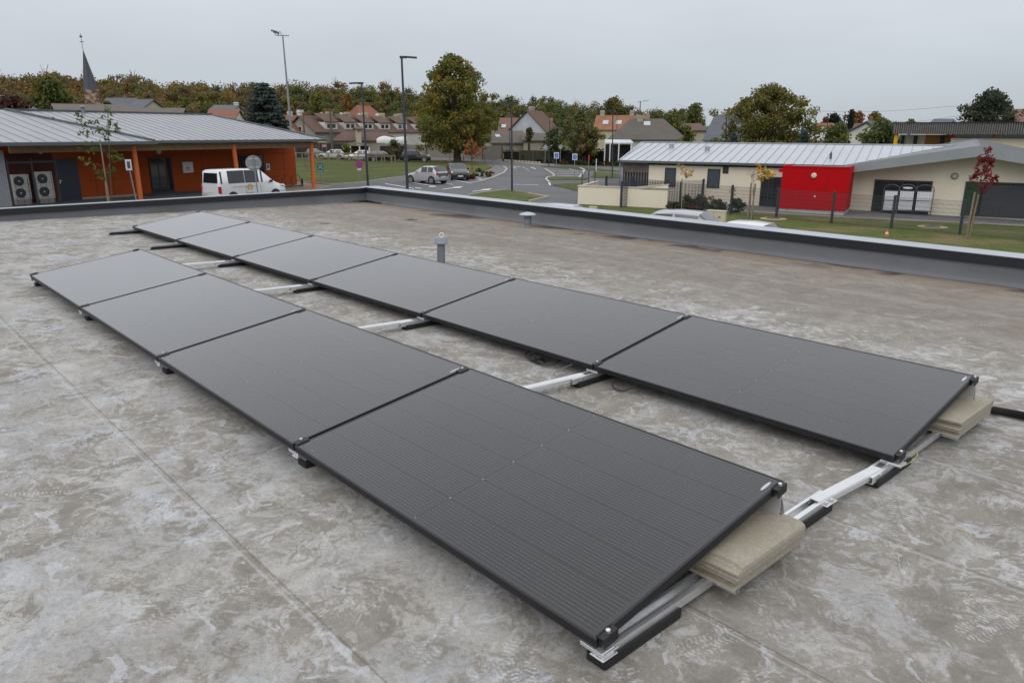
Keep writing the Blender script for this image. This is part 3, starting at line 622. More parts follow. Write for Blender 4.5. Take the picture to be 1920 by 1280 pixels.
sheet([(1086, 382), (1230, 388), (1300, 391), (1345, 396), (1460, 401), (1600, 410), (1760, 417), (1920, 424), (2150, 436), (2150, 560), (1750, 490), (1500, 447), (1300, 418), (1150, 402), (1090, 395)], .04, 'front_lawn', GRASS_DRY, skirt=.1)
sheet([(1290, 396), (1343, 387), (1400, 384), (1480, 384), (1600, 388), (1920, 404), (2150, 416), (2150, 433), (1920, 423), (1760, 415.5), (1600, 408.5), (1460, 400.5), (1345, 396)], .055, 'walkway', PATH, skirt=.1)
sheet([(535, 346), (560, 341.5), (600, 347), (625, 349), (600, 356), (520, 362)], .03, 'paving', TAN, skirt=.05)
def kerb(label_px, mat=KERB, w=.22, h=.16, name='kerb', lift=0.):
    m = MB(); ps = [P(*q) for q in label_px]
    for a, b in zip(ps[:-1], ps[1:]):
        n = max(1, int(np.linalg.norm(b-a)/3))
        for i in range(n):
            p, q = a+(b-a)*i/n, a+(b-a)*(i+1)/n; p = E([p[0], p[1], gz(p[0], p[1])+h/2-.03+lift]); q = E([q[0], q[1], gz(q[0], q[1])+h/2-.03+lift]); m.bar(p, q, w, h)
    return struct(m, name, mat)
kerb([(951, 318), (945, 325), (925, 334), (904, 341), (895, 339)], KERB); kerb([(904, 341), (884, 345)], KERB, .15); kerb([(884, 327.5), (904, 340)], KERB, .15)
kerb([(928, 314.2), (944, 313.5), (951, 318)], KERB)
kerb([(880, 367), (905, 363), (950, 357.3)], KERB2, .14); kerb([(992, 379), (1010, 375), (1027, 371), (990, 364)], KERB2, .14)
kerb([(1026, 334), (1024, 338), (1030, 343)], KERB); kerb([(1028, 333.5), (1040, 331.5), (1035, 326), (1022, 318)], KERB)
kerb([(1088, 316), (1096, 320), (1087, 334)], KERB, .3)
kerb([(1300, 399.5), (1345, 397), (1460, 401.5), (1600, 410), (1760, 417), (1920, 425), (2100, 436)], KERB, .12, .12)
kerb([(560, 342), (618, 346.5), (677, 343), (720, 336.5), (765, 331)], KERB, .14, .12)
kerb([(680, 293.5), (760, 296), (830, 298), (870, 299.5)], KERB, .2)
kerb([(916, 298), (950, 303), (1000, 308.5), (1040, 310)], KERB2, .3)
def paint(polys, name='road_marking'):
    for q in polys:
        w = [P(*p) for p in q]; m = MB(); m.quad(*[(p[0], p[1], gz(p[0], p[1])+.035) for p in w]); struct(m, name, WHITE_LINE)
def pline(a, b, wpx=.9):
    return [(a[0], a[1]), (b[0], b[1]), (b[0], b[1]+wpx), (a[0], a[1]+wpx)]
paint([[(885, 359.5), (903, 357.5), (903, 356), (923, 354), (916, 357.8), (906, 358.2), (887, 360.6)], [(829, 355.5), (850, 352.5), (850, 351.3), (869, 350), (862, 353.5), (852, 353.6), (831, 356.3)]])
paint([pline((722, 344.5), (776, 354), 1.2), pline((766, 341.5), (818, 350), 1.1), pline((834, 335), (884, 344), 1.), pline((778, 352.5), (790, 353.5), 1.3), pline((804, 350.5), (818, 350), 1.3), pline((820, 342.5), (850, 346.5), 1.),
       pline((960, 312.4), (976, 313), .7), pline((979, 313.4), (985, 316), .8), pline((986, 316.5), (992, 319.5), .8), pline((963, 314.6), (967, 315.6), 1.3), pline((995, 314), (1005, 316.5), 1.3),
       pline((962, 346.5), (1010, 347.2), .5), pline((1035, 321.5), (1085, 322), .4), pline((1035, 325.5), (1087, 326.3), .4), pline((1040, 329.5), (1088, 330.5), .4), pline((1066, 316.2), (1080, 320.5), .8)])
paint([[(1027, 342.2), (1031, 341.5), (1033.5, 348), (1030, 348.5)]], 'yellow_kerb_mark')

# ================================================================== orange timber-clad hall on the left
ZINC_L = M('grey_zinc_roof', (.33, .34, .36), .45, .45, var=.07, scale=.5)
ZINC_R = M('pale_zinc_roof', (.47, .50, .54), .42, .4, var=.06, scale=.5)
ZRIB = M('zinc_seam', (.21, .215, .225), .5, .4, var=.05)
GUTTER = M('dark_gutter', (.10, .115, .12), .5, .3, var=.05)
ORANGE = M('orange_cladding', (.355, .064, .011), .7, var=.07, scale=.4, spec=.2)
ORCOL = M('orange_column_paint', (.60, .14, .035), .5, var=.04)
BEAM = M('timber_beam', (.22, .13, .065), .8, var=.2, scale=3)
DOORB = M('dark_blue_door', (.022, .030, .048), .5, var=.08)
DGLASS = M('dark_window_glass', (.018, .022, .024), .06, var=0, spec=.8)
WGLASS = M('window_glass', (.055, .075, .095), .08, var=0, spec=.8)  # bluish sky reflection is put into the base colour of these panes
WHITEP = M('white_paint', (.68, .68, .66), .6, var=.04)
CONCR = M('plain_concrete', (.30, .28, .25), .9, var=.12, scale=3)
CORR = M('corrugated_sheet', (.36, .38, .40), .5, .4, var=.05)
GALV = M('galvanised_pole', (.26, .28, .30), .5, .5, var=.06)
POSTD = M('dark_blue_grey_paint', (.030, .036, .050), .5, var=.08)
def seam_plane(par, name, poly, spacing, sdir, mat=ZINC_L, ribm=ZRIB, rw=.02, rh=.022, th=.12, off=0.):
    """standing-seam sheet: poly = coplanar 3D points; sdir = slope direction in the plane"""
    ps = [E(p, float) for p in poly]; n = np.cross(ps[1]-ps[0], ps[2]-ps[0]); n /= np.linalg.norm(n); n = n if n[2] > 0 else -n
    m = MB().prism(ps, -n*th); r = m.build(name, mat, par)
    sd = E(sdir, float); sd = sd-n*np.dot(sd, n); sd /= np.linalg.norm(sd); ud = np.cross(n, sd)
    q2 = [(np.dot(p-ps[0], ud), np.dot(p-ps[0], sd)) for p in ps]; rb = MB(); u0, u1 = min(q[0] for q in q2), max(q[0] for q in q2)
    u = u0+spacing*.5+off
    while u < u1:
        xs = []
        for (a, b) in zip(q2, q2[1:]+q2[:1]):
            if (a[0]-u)*(b[0]-u) < 0: xs.append(a[1]+(b[1]-a[1])*(u-a[0])/(b[0]-a[0]))
        if len(xs) >= 2:
            xs.sort(); a_, b_ = xs[0], xs[-1]
            if b_-a_ > .3: rb.bar(ps[0]+ud*u+sd*a_+n*rh/2, ps[0]+ud*u+sd*b_+n*rh/2, rw, rh, up=n)
        u += spacing
    rb.build('standing_seam', ribm, r).__setitem__('kind', 'stuff'); return r
OA = 103; oe = az(OA); on = E([oe[1], -oe[0], 0.]); oc = P(589, 354)              # column line
OR = thing('village_hall', 'long orange-clad hall with a grey standing-seam zinc roof and deep eaves', 'building', (oc[0], oc[1], 0), R(OA))
def ofac(px, py, d):           # -> local x, z on the plane set back d from the column line
    q = PV(px, py, oc-on*d, oe); return float(np.dot(q-oc, oe)), float(q[2])
WD = 4.2; DG = .30
xR = ofac(557, 341, WD)[0]; xL = ofac(-60, 300, WD)[0]
eR, zR_ = ofac(610, 259.5, -.4); eM, zM = ofac(284, 263.5, -.4); eL, zL = ofac(-20, 268, -.9)
rR, zr = ofac(392, 213, 9.); rL, zr2 = ofac(-60, 208, 9.); zr = (zr+zr2)/2; ze = zR_-.05
# walls
xd0, xd1 = ofac(105, 300, WD-.9)[0], ofac(151, 300, WD-.9)[0]
m = MB(); m.box(((xL+xR)/2, WD+5, 1.95), (xR-xL, 10, 3.6)); wall = m.build('wall', ORANGE, OR)
jn = MB()
for px in (48+327, 352, 367, 405, 536, 218, 20):
    pass
for xx in np.arange(xR-1.2, xL, -2.45): jn.box((xx, WD-.003, 2.0), (.018, .012, 3.2))
for zz in (1.55, 2.85): jn.box(((xL+xR)/2, WD-.002, zz), (xR-xL-.1, .01, .016))
for yy in np.arange(WD+1.2, WD+9, 2.4): jn.box((xR+.002, yy, 2.), (.01, .016, 3.4))
jn.build('panel_joint', M('joint_shadow_gap', (.08, .02, .008), .8, var=0), wall).__setitem__('kind', 'stuff')
# nearer service bay at the left with the doors and the plinth
bx0, bx1 = ofac(-60, 370, WD-1.2)[0], ofac(257, 360, WD-1.2)[0]
bay = MB().box(((bx0+bx1)/2, WD-.6, 2.05), (bx1-bx0, 1.2-.01, 3.3)).build('service_bay', ORANGE, OR)
MB().box(((bx0+bx1)/2, WD-.61, .33), (bx1-bx0+.02, 1.24, .35)).build('plinth', CONCR, OR)
jn = MB()
for px in (212, 180): xx = ofac(px, 340, WD-1.2)[0]; jn.box((xx, WD-1.203, 1.9), (.016, .012, 2.8))
jn.box(((ofac(155, 330, WD-1.2)[0]+bx1)/2, WD-1.202, ofac(200, 337, WD-1.2)[1]), (bx1-ofac(155, 330, WD-1.2)[0], .01, .016)); jn.build('bay_joint', MC['joint_shadow_gap'], bay).__setitem__('kind', 'stuff')
def rect(par, name, x0, x1, z0, z1, y, mat, t=.06): return MB().box(((x0+x1)/2, y, (z0+z1)/2), (x1-x0, t, z1-z0)).build(name, mat, par)
a, b = ofac(104, 299, WD-1.25), ofac(150, 373, WD-1.25); d = rect(OR, 'service_door', ofac(106, 330, WD-1.25)[0], ofac(150, 345, WD-1.25)[0], .3, a[1], WD-1.24, DOORB)
hx, hz_ = ofac(114, 339, WD-1.3); MB().box((hx, WD-1.32, hz_), (.16, .03, .03)).box((hx-.05, WD-1.29, hz_-.05), (.05, .04, .22)).build('handle', STEEL, d)
# dark technical recess behind the heat pumps
rx0, rx1 = ofac(16, 330, WD-1.25)[0], ofac(103, 330, WD-1.25)[0]; rect(OR, 'recess_panel', rx0, rx1, .3, 3.3, WD-1.23, M('dark_red_recess', (.085, .022, .016), .8, var=.1), .05)
# glazed entrance
def glazed(x0, x1, z0, z1, y, mull, label=None, fr=DOORB, par=OR, name='glass_door', gl=DGLASS):
    f = MB(); w = .09
    f.box(((x0+x1)/2, y, z1-w/2), (x1-x0, .09, w)); f.box(((x0+x1)/2, y, z0+w/2), (x1-x0, .09, w))
    for xx in [x0+w/2, x1-w/2]+[x0+(x1-x0)*k for k in mull]: f.box((xx, y, (z0+z1)/2), (w*.8, .092, z1-z0-.01))
    fo = f.build(name, fr, par); MB().box(((x0+x1)/2, y, (z0+z1)/2), (x1-x0-.02, .05, z1-z0-.02)).build('pane', gl, fo)
    if label: fo['label'] = label
    return fo
x0, z1 = ofac(277, 296, WD); x1 = ofac(320, 300, WD)[0]; glazed(x0, x1, .34, z1, WD-.05, (.38, .72))
x0, z1 = ofac(446, 291, WD); x1 = ofac(493, 291, WD)[0]; glazed(x0, x1, .34, z1, WD-.05, (.30, .7))
x0, z1 = ofac(340, 304, WD); x1, z0 = ofac(361, 323.5, WD); s_ = rect(OR, 'wall_cabinet', x0, x1, z0, z1, WD-.08, WHITEP, .14); s_['label'] = 'white square cabinet with small red writing'
m = MB()
for k in range(3): m.box((x0+.25+.1*k, WD-.155, z0+.32+.05*(k % 2)), (.07, .01, .10))
m.box((x0+.35, WD-.155, z0+.2), (.3, .01, .04)); m.build('red_mark', M('red_mark_paint', (.45, .05, .06), .6, var=0), s_)
x0, z1 = ofac(498, 307, WD); x1, z0 = ofac(505.5, 319, WD); rect(OR, 'notice_plate', x0, x1, z0, z1, WD-.04, WHITEP, .05); rect(OR, 'notice_picture', x0+.07, x1-.07, z0+.15, z1-.1, WD-.068, M('blue_print', (.10, .16, .32), .6, var=.4, scale=14), .01)
lx_, lz_ = ofac(296.5, 284, WD); MB().tube([(lx_, WD-.01, lz_), (lx_, WD-.10, lz_), (lx_, WD-.13, lz_)], [.17, .17, .10], 18).build('wall_lamp', WHITEP, OR)
lx_, lz_ = ofac(76.5, 286, WD-1.3); MB().tube([(lx_, WD-1.25, lz_), (lx_, WD-1.33, lz_)], [.09, .08], 12).build('wall_lamp', WHITEP, OR)
# roof
RYo = 9.
def opt(x, y, z): return (x, y, z)
ya = -.4
xv, zv = ofac(284, 263, ya)
polyM = [(eR, ya, ze), (xv, ya, ze), (rL, RYo, zr+(0)), (rR, RYo, zr)]
sl_ = (zr-ze)/(RYo-ya)
polyM = [(eR, ya, ze), (rL-3, ya, ze), (rL-3, RYo, zr), (rR, RYo, zr)]
rf = seam_plane(OR, 'roof', polyM, .62, (0, 1, sl_))
seam_plane(OR, 'roof_hip', [(eR, ya, ze), (rR, RYo, zr), (eR, 2*RYo-ya, ze)], .62, (-1, 0, .5))
seam_plane(OR, 'roof_rear', [(rR, RYo, zr), (rL-3, RYo, zr), (rL-3, 2*RYo-ya, ze), (eR, 2*RYo-ya, ze)], .62, (0, -1, sl_))
m = MB(); m.bar((rR+.2, RYo, zr+.05), (rL-3, RYo, zr+.05), .3, .10); m.bar((rR, RYo, zr+.04), (eR, ya, ze+.06), .2, .08, up=(0, 0, 1)); m.build('ridge_cap', GUTTER, OR)
# left wing plane: a low overlapping sheet whose hip line runs down to the eave
hx0, hz0 = ofac(6, 210, RYo-.3)
lw = seam_plane(OR, 'roof_wing', [(xv-.1, ya-.5, ze-.03), (rL-3, ya-.5, ze-.03), (rL-3, RYo-.6, zr-.01), (hx0, RYo-.6, zr-.01)], .74, (0, 1, sl_), th=.10)
m = MB(); m.bar((xv-.1, ya-.5, ze+.03), (hx0, RYo-.6, zr+.06), .16, .10); m.build('hip_cap', GUTTER, lw)
m = MB(); m.box(((eR+xv)/2, ya-.08, ze-.10), (eR-xv, .16, .16)); m.box(((xv+rL-3)/2-.0, ya-.60, ze-.14), (xv-rL+3, .16, .16)); m.box((eR+.06, RYo, ze-.10), (.14, 2*(RYo-ya), .16)); m.build('gutter', GUTTER, OR)
m = MB(); m.box(((eR+xL)/2, .1, ze-.42), (eR-xL-1.0, .22, .40)); m.box((eR-.9, RYo, ze-.42), (.22, 2*RYo-.4, .40)); m.build('eaves_beam', BEAM, OR)
m = MB(); m.box(((eR+xL)/2, WD/2+.3, ze-.19), (eR-xL-1.0, WD-.4, .06)); m.box((eR-1.0, 9.4, ze-.188), (1.2, 9.8, .06)); m.build('soffit', BEAM, OR)
for (pa, pb) in (((583, 268), (589, 356)), ((437, 271), (449, 350)), ((250, 275), (264.5, 376))):
    tx, tz = ofac(pa[0], pa[1], 0); bx_, bz_ = ofac(pb[0], pb[1], 0)
    MB().tube([(bx_, 0, -.1), (bx_+(tx-bx_)*.9, 0, ze-.6), (tx, 0, ze-.5), (tx, 0, ze-.3)], [.15, .15, .15, .15], 22).build('column', ORCOL, OR)
vx, vz = ofac(153, 209, RYo-.2); m = MB(); m.tube([(vx, RYo-.4, zr-.2), (vx, RYo-.4, zr+.35)], .13, 12); m.tube([(vx, RYo-.4, zr+.30), (vx, RYo-.4, zr+.33), (vx, RYo-.4, zr+.42)], [.24, .24, .04], 12); m.build('roof_vent', M('zinc_vent', (.18, .21, .22), .5, .3), OR)
vx, vz = ofac(100, 224, 5.5); MB().cyl((vx, 5.5, zr-(RYo-5.5)*sl_-.1), .07, .35, 10).build('vent_stub', GUTTER, OR)
def oloc(px, py, d, z=None):   # world point on a plane set back d
    x, zz = ofac(px, py, d); q = oc+oe*x-on*d; return E([q[0], q[1], zz if z is None else z])
# corrugated screen at the far left edge
t = thing('corrugated_screen', 'pale corrugated metal screen wall at the left edge beside the heat pumps', 'screen wall', oloc(2, 380, WD-2.6, 0), R(OA))
sx0, sx1 = ofac(-40, 330, WD-2.6)[0]-ofac(2, 380, WD-2.6)[0], ofac(22, 378, WD-2.6)[0]-ofac(2, 380, WD-2.6)[0]
m = MB(); n_c = 30
for i in range(n_c):
    xa_ = sx0+(sx1-sx0)*i/n_c; xb_ = sx0+(sx1-sx0)*(i+1)/n_c; m.box(((xa_+xb_)/2, .03*(i % 2), 1.8), (xb_-xa_-.002, .05, 3.3))
m.build('sheet', CORR, t)
# heat pumps
def heat_pump(label, pa, pb, d, square):
    xa_, za = ofac(*pa, d); xb_, zb = ofac(*pb, d); t = thing('heat_pump', label, 'heat pump', oloc((pa[0]+pb[0])/2, (pa[1]+pb[1])/2, d, 0), R(OA), 'heat pumps behind the service cage')
    w, h = abs(xb_-xa_), za-zb; z0 = zb
    MB().box((0, .2, z0+h/2), (w, .4, h)).build('casing', M('off_white_casing', (.55, .54, .50), .5, var=.04), t, bevel=.02)
    for k in (.26, .74):
        cx = -w*.14; m = MB(); m.tube([(cx, -.002, z0+h*k), (cx, -.015, z0+h*k)], w*.31, 24); f = m.build('fan', M('fan_grille', (.035, .038, .042), .6, var=.1), t)
        rg_ = MB()
        for rr_ in (.1, .2, .3): rg_.tube([(cx+w*rr_*math.cos(a_), -.022, z0+h*k+w*rr_*math.sin(a_)) for a_ in np.linspace(0, 2*math.pi, 25)], .008, 5)
        rg_.build('fan_ring', M('ring_grey', (.10, .105, .11), .5, var=0), f); MB().box((cx, -.03, z0+h*k), (.09, .02, .06)).build('fan_badge', WHITEP, f)
    MB().box((w*.40, -.004, z0+h*.5), (w*.02, .01, h*.94)).build('casing_joint', GUTTER, t); MB().box((0, .2, z0/2+.15), (w*.9, .36, z0-.3)).build('stand', CONCR, t)
heat_pump('off-white heat pump with two fans, nearer the corrugated screen', (22, 328), (61, 373), WD-2.0, True)
heat_pump('off-white heat pump with two fans, beside the dark blue door', (66, 322.5), (105, 371), WD-2.0, False)
# cage
t = thing('service_cage', 'dark steel cage of posts and wires in front of the heat pumps', 'cage', oloc(60, 370, WD-2.6, 0), R(OA))
ox_ = ofac(60, 370, WD-2.6)[0]; mm_ = MB(); pz = ofac(60, 304, WD-2.6)[1]
for px in (16, 60, 106): 
    xx = ofac(px+ (4 if px == 60 else 2), 340, WD-2.6)[0]-ox_; MB().box((xx, 0, (pz+.3)/2), (.09, .09, pz-.3+.4)).build('post', POSTD, t)
xa_, xb_ = ofac(16, 340, WD-2.6)[0]-ox_, ofac(108, 340, WD-2.6)[0]-ox_
MB().box(((xa_+xb_)/2, 0, pz), (xb_-xa_, .07, .12)).build('top_rail', POSTD, t); MB().box(((xa_+xb_)/2, 0, .38), (xb_-xa_, .05, .08)).build('bottom_rail', POSTD, t)
m = MB()
for k in range(1, 8): m.box((xa_+(xb_-xa_)*k/8, .01, 1.1), (.016, .012, 1.5))
for z_ in (.8, 1.2, 1.6): m.box(((xa_+xb_)/2, .012, z_), (xb_-xa_, .01, .014))
m.build('wire_mesh', POSTD, t)['kind'] = 'stuff'
# cycle hoops
def hoop(par, x, y, w, h, r=.022, lean=0.):
    pts = [(x, y, 0)]+[(x+w/2-w/2*math.cos(a_)+lean*.3*math.sin(a_), y, h-w/2+w/2*math.sin(a_)) for a_ in np.linspace(0, math.pi, 9)]+[(x+w, y, 0)]
    return MB().tube(pts, r, 8).build('hoop', POSTD, par, smooth=True)
t = thing('cycle_hoops', 'dark bent-tube cycle hoops in front of the corrugated screen', 'bike rack', P(10, 386), R(OA))
hoop(t, -.8, 0, .8, .95)
t = thing('cycle_hoops', 'two dark cycle hoops beside the glass entrance door', 'bike rack', P(272, 362), R(OA), mat=None); hoop(t, -.3, 0, .75, 1.15); hoop(t, .8, .1, .75, 1.15)
t = thing('cycle_rack', 'black spiral cycle rack at the right end of the orange wall', 'bike rack', P(543, 351), R(OA))
for k in range(3):
    pts = [(-1.0+.9*k+.36*math.cos(a_), .25*math.sin(a_*.5), .5+.46*math.sin(a_)) for a_ in np.linspace(-1.2, 4.3, 18)]; MB().tube(pts, .024, 8).build('hoop', POSTD, t, smooth=True)
MB().box((0, 0, .06), (2.6, .08, .06)).build('base_bar', POSTD, t)
MB().tube([(1.3, 0, 0), (1.3, 0, .55), (1.3, 0, .62)], [.07, .07, .02], 10).build('bollard', RUBBER, t)

# ================================================================== cream school building on the right
CA = 18.; ce = az(CA); cn_ = E([ce[1], -ce[0], 0.]); cw = P(1425, 387.5)
CREAM = M('cream_render_wall', (.73, .66, .535), .9, var=.05, scale=.5, spec=.2)
RED = M('bright_red_panel', (.43, .0012, .005), .7, var=.06, scale=.6, spec=.15)
WOODS = M('weathered_timber', (.175, .145, .13), .85, var=.25, scale=3)
WDARK = M('dark_window_frame', (.020, .022, .027), .5, var=.05)
FASC = M('grey_fascia', (.27, .295, .31), .45, .35, var=.08, scale=.6)
def cf(px, py, d=0.): q = PV(px, py, cw-cn_*d, ce); return float(np.dot(q-cw, ce)), float(q[2])
SCH = thing('school_building', 'long cream school building with a pale metal roof and a gable at its right end', 'building', (cw[0], cw[1], 0), R(CA))
sl0, zE = cf(1163, 301, -.3); sr0, zE2 = cf(1590, 309, -.3); zE = (zE+zE2)/2; RB = 5.5; rl0, zRg = cf(1205, 268, RB); rr0, zRg2 = cf(1840, 272.5, RB); zRg = (zRg+zRg2)/2
gp_ = P(1632, 397.5); DW = float(-np.dot(gp_-cw, cn_))                 # the gable wall stands back under its roof
sg0 = cf(1587, 391, DW)[0]; xpk, zpk = cf(1838, 272.5, -.3); sRR = sr0+(xpk-sr0)*2.0
m = MB(); m.box(((cf(1216, 330)[0]+sr0)/2, 3., (zE-.9)/2-.1), (sr0-cf(1216, 330)[0], 6, zE+.5)); wl_ = m.build('wall', CREAM, SCH)
# timber-clad porch bay at the left end
xa_, xb_ = cf(1167, 330)[0], cf(1216, 330)[0]; zt, zb = cf(1190, 304)[1], cf(1190, 323.5)[1]
m = MB(); n_s = 26
for i in range(n_s): m.box((xa_+(xb_-xa_)*(i+.5)/n_s, .0, (zt+zb)/2), ((xb_-xa_)/n_s*.66, .05, zt-zb))
m.build('timber_slats', WOODS, SCH)['kind'] = 'stuff'
MB().box(((xa_+xb_)/2, 3.1, (zE-1)/2), (xb_-xa_-.02, 6., zE+.8)).build('porch_shade_block', M('porch_shade', (.03, .03, .033), .8, var=.2), SCH)  # solid block; the shade inside the porch is put into its near-black colour
m = MB()
for i in range(9): m.box((xa_+.15+(xb_-xa_-.3)*i/8, .05, zb/2-.2), (.07, .05, zb+.6))
m.build('porch_slats', WOODS, SCH)['kind'] = 'stuff'
MB().tube([(xa_-.12, -.25, -.6), (xa_-.12, -.25, zE-.1)], .05, 10).build('downpipe', GALV, SCH)
def window(par, x0, x1, z0, z1, y=0., fr=WDARK, gl=WGLASS, w=.07, name='window', mull=()):
    f = MB()
    f.box(((x0+x1)/2, y-.01, z1-w/2), (x1-x0, .06, w)); f.box(((x0+x1)/2, y-.01, z0+w/2), (x1-x0, .06, w))
    for xx in [x0+w/2, x1-w/2]+[x0+(x1-x0)*k for k in mull]: f.box((xx, y-.012, (z0+z1)/2), (w, .062, z1-z0-2*w))
    fo = f.build(name, fr, par); MB().box(((x0+x1)/2, y-.004, (z0+z1)/2), (x1-x0-w, .03, z1-z0-w)).build('pane', gl, fo); return fo
for (a, b, k) in (((1247.5, 314.5), (1266, 350.5), 0), ((1327.5, 316.5), (1348.5, 353), 1)):
    x0, z1 = cf(*a); x1, z0 = cf(*b); f = window(SCH, x0, x1, z0, z1)
x0, z1 = cf(1356, 311.5); x1, z0 = cf(1365.5, 325.5); MB().box(((x0+x1)/2, -.01, (z0+z1)/2), (x1-x0, .06, z1-z0)).build('small_window', WDARK, SCH)
x0, z1 = cf(1428, 331); x1 = cf(1475, 331)[0]; glazed(x0, x1, -.25, z1, -.03, (.32, .5, .8), fr=WDARK, par=SCH, name='french_door')
for (px, py) in ((1297, 318),): x_, z_ = cf(px, py); MB().tube([(x_, 0, z_), (x_, -.10, z_), (x_, -.13, z_)], [.15, .15, .08], 18).build('wall_lamp', M('cream_lamp', (.55, .50, .38), .5, var=0), SCH)
# gable wall openings
def gf(px, py): return cf(px, py, DW)
x0, z1 = gf(1641, 336.5); x1 = gf(1750, 338)[0]; x0 = (x0+gf(1632, 397)[0])/2; z0 = gf(1690, 399.5)[1]; f = glazed(x0, x1, z0, z1, DW-.03, (.25, .5, .75), fr=WDARK, par=SCH, name='glazed_doors')
x0b, z1 = gf(1811, 340); x1 = gf(1985, 344)[0]; z0 = gf(1805, 404)[1]; f = glazed(x0b, x1, z0, z1, DW-.03, (.18, .5, .82), fr=WDARK, par=SCH, name='shuttered_window')
xw = x0b+(x1-x0b)*.2; MB().box(((xw+x1)/2, DW-.07, (z0+z1)/2-.05), (x1-xw-.1, .03, z1-z0-.2)).build('roller_shutter', M('dark_shutter', (.035, .037, .045), .6, var=.1, scale=2), f)
MB().box(((x0b+xw)/2, DW-.06, (z0+z1)/2), (xw-x0b-.12, .02, z1-z0-.2)).build('green_curtain', M('green_curtain', (.015, .045, .022), .8, var=.5, scale=6), f)
x_, z_ = gf(1790, 330.5); rg_ = MB().tube([(x_, DW, z_), (x_, DW-.06, z_)], .20, 22).build('wall_lamp', M('lamp_ring', (.10, .12, .11), .5, var=0), SCH); MB().tube([(x_, DW-.06, z_), (x_, DW-.12, z_)], [.15, .08], 20).build('lamp_glass', M('opal_glass', (.45, .45, .42), .4, var=0), rg_)
# main roof, gable roof, thick fascia
tp = (zRg-zE)/(RB+.3)
seam_plane(SCH, 'roof', [(sl0, -.3, zE), (sr0-.02, -.3, zE), (rr0, RB, zRg), (rl0, RB, zRg)], .60, (0, 1, tp), ZINC_R, ZRIB, .02, .025, .10)
seam_plane(SCH, 'roof_rear', [(rl0, RB, zRg), (rr0, RB, zRg), (rr0, 2*RB+.3, zE), (sl0, 2*RB+.3, zE)], .60, (0, -1, tp), ZINC_R, ZRIB, .02, .025, .10)
m = MB(); m.bar((rl0, RB, zRg+.03), (rr0, RB, zRg+.03), .22, .05); m.bar((sl0-.02, -.3, zE+.02), (rl0-.02, RB, zRg+.02), .10, .07); m.build('ridge_cap', ZINC_R, SCH)
m = MB(); m.box(((sl0+sr0)/2, -.37, zE-.09), (sr0-sl0, .13, .15)); m.build('gutter', GUTTER, SCH)
ft0 = cf(1585, 309, -.55); fb0 = cf(1585, 325, -.55); ftp = cf(1840, 272.5, -.55); fbp = cf(1832, 293.5, -.55); ftr = cf(1920, 288, -.55); fbr = cf(1920, 301.5, -.55)
sl_r = (ftr[1]-ftp[1])/(ftr[0]-ftp[0]); xe = ftp[0]+6.2
pl = [(ft0[0]-.0, ft0[1]), (ftp[0], ftp[1]), (xe, ftp[1]+sl_r*6.2), (xe, ftp[1]+sl_r*6.2-(ftr[1]-fbr[1])), (ftp[0], fbp[1]), (fb0[0], fb0[1])]
m = MB(); m.prism([(x, -.62, z) for x, z in pl[:2]+pl[4:]], (0, .12, 0)); m.prism([(pl[1][0]+.002, -.62, pl[1][1]), (pl[2][0], -.62, pl[2][1]), (pl[3][0], -.62, pl[3][1]), (pl[4][0]+.002, -.62, pl[4][1])], (0, .12, 0)); m.build('fascia', FASC, SCH)
m = MB(); mz = lambda a_, b_: (a_[1]+b_[1])/2-.05
m.prism([(sg0-.6, DW, -1.), (xe, DW, -1.), (xe, DW, pl[2][1]-.3), (ftp[0], DW, mz(ftp, fbp)), (sg0-.6, DW, mz(ft0, fb0)+(sg0-.6-fb0[0])*(fbp[1]-fb0[1])/(ftp[0]-fb0[0]))], (0, 8, 0)); m.build('gable_wall', CREAM, SCH)
dz_ = .04
seam_plane(SCH, 'gable_roof_left', [(ft0[0], -.5, ft0[1]-dz_), (ftp[0], -.5, ftp[1]-dz_), (ftp[0], 9.5, ftp[1]+.28), (ft0[0], 9.5, ft0[1]-dz_)], .60, (1, 0, .25), ZINC_R, ZRIB, .02, .02, .08)
seam_plane(SCH, 'gable_roof_right', [(ftp[0], -.5, ftp[1]-dz_), (xe, -.5, ftp[1]+sl_r*6.2-dz_), (xe, 9.5, ftp[1]+sl_r*6.2+.28), (ftp[0], 9.5, ftp[1]+.28)], .60, (-1, 0, .25), ZINC_R, ZRIB, .02, .02, .08)
# roof vents
for (a, w_, h_) in (((1259, 277), .32, .42), ((1326, 282), .32, .42)):
    best = None
    for y_ in np.arange(0, RB, .1):
        x_, z_ = cf(a[0], a[1], y_)
        if abs(z_-(zE+tp*(y_+.3))) < (best[0] if best else 9): best = (abs(z_-(zE+tp*(y_+.3))), x_, y_, z_)
    _, x_, y_, z_ = best; m = MB(); m.cyl((x_, y_, z_-.1), w_*.55, .30, 14); m.cyl((x_, y_, z_+.20), w_*.70, .05, 14); m.cyl((x_, y_, z_+.25), w_*.4, .10, 14, w_*.3); m.build('roof_vent', M('pale_zinc_vent', (.38, .41, .42), .5, .3), SCH)
x_, z_ = cf(1556.5, 304, 1.3); MB().tube([(x_, 1.3, zE+tp*1.6-.1), (x_, 1.3, zE+tp*1.6+.32), (x_, 1.3, zE+tp*1.6+.45)], [.08, .08, .03], 10).build('vent_stub', GUTTER, SCH)
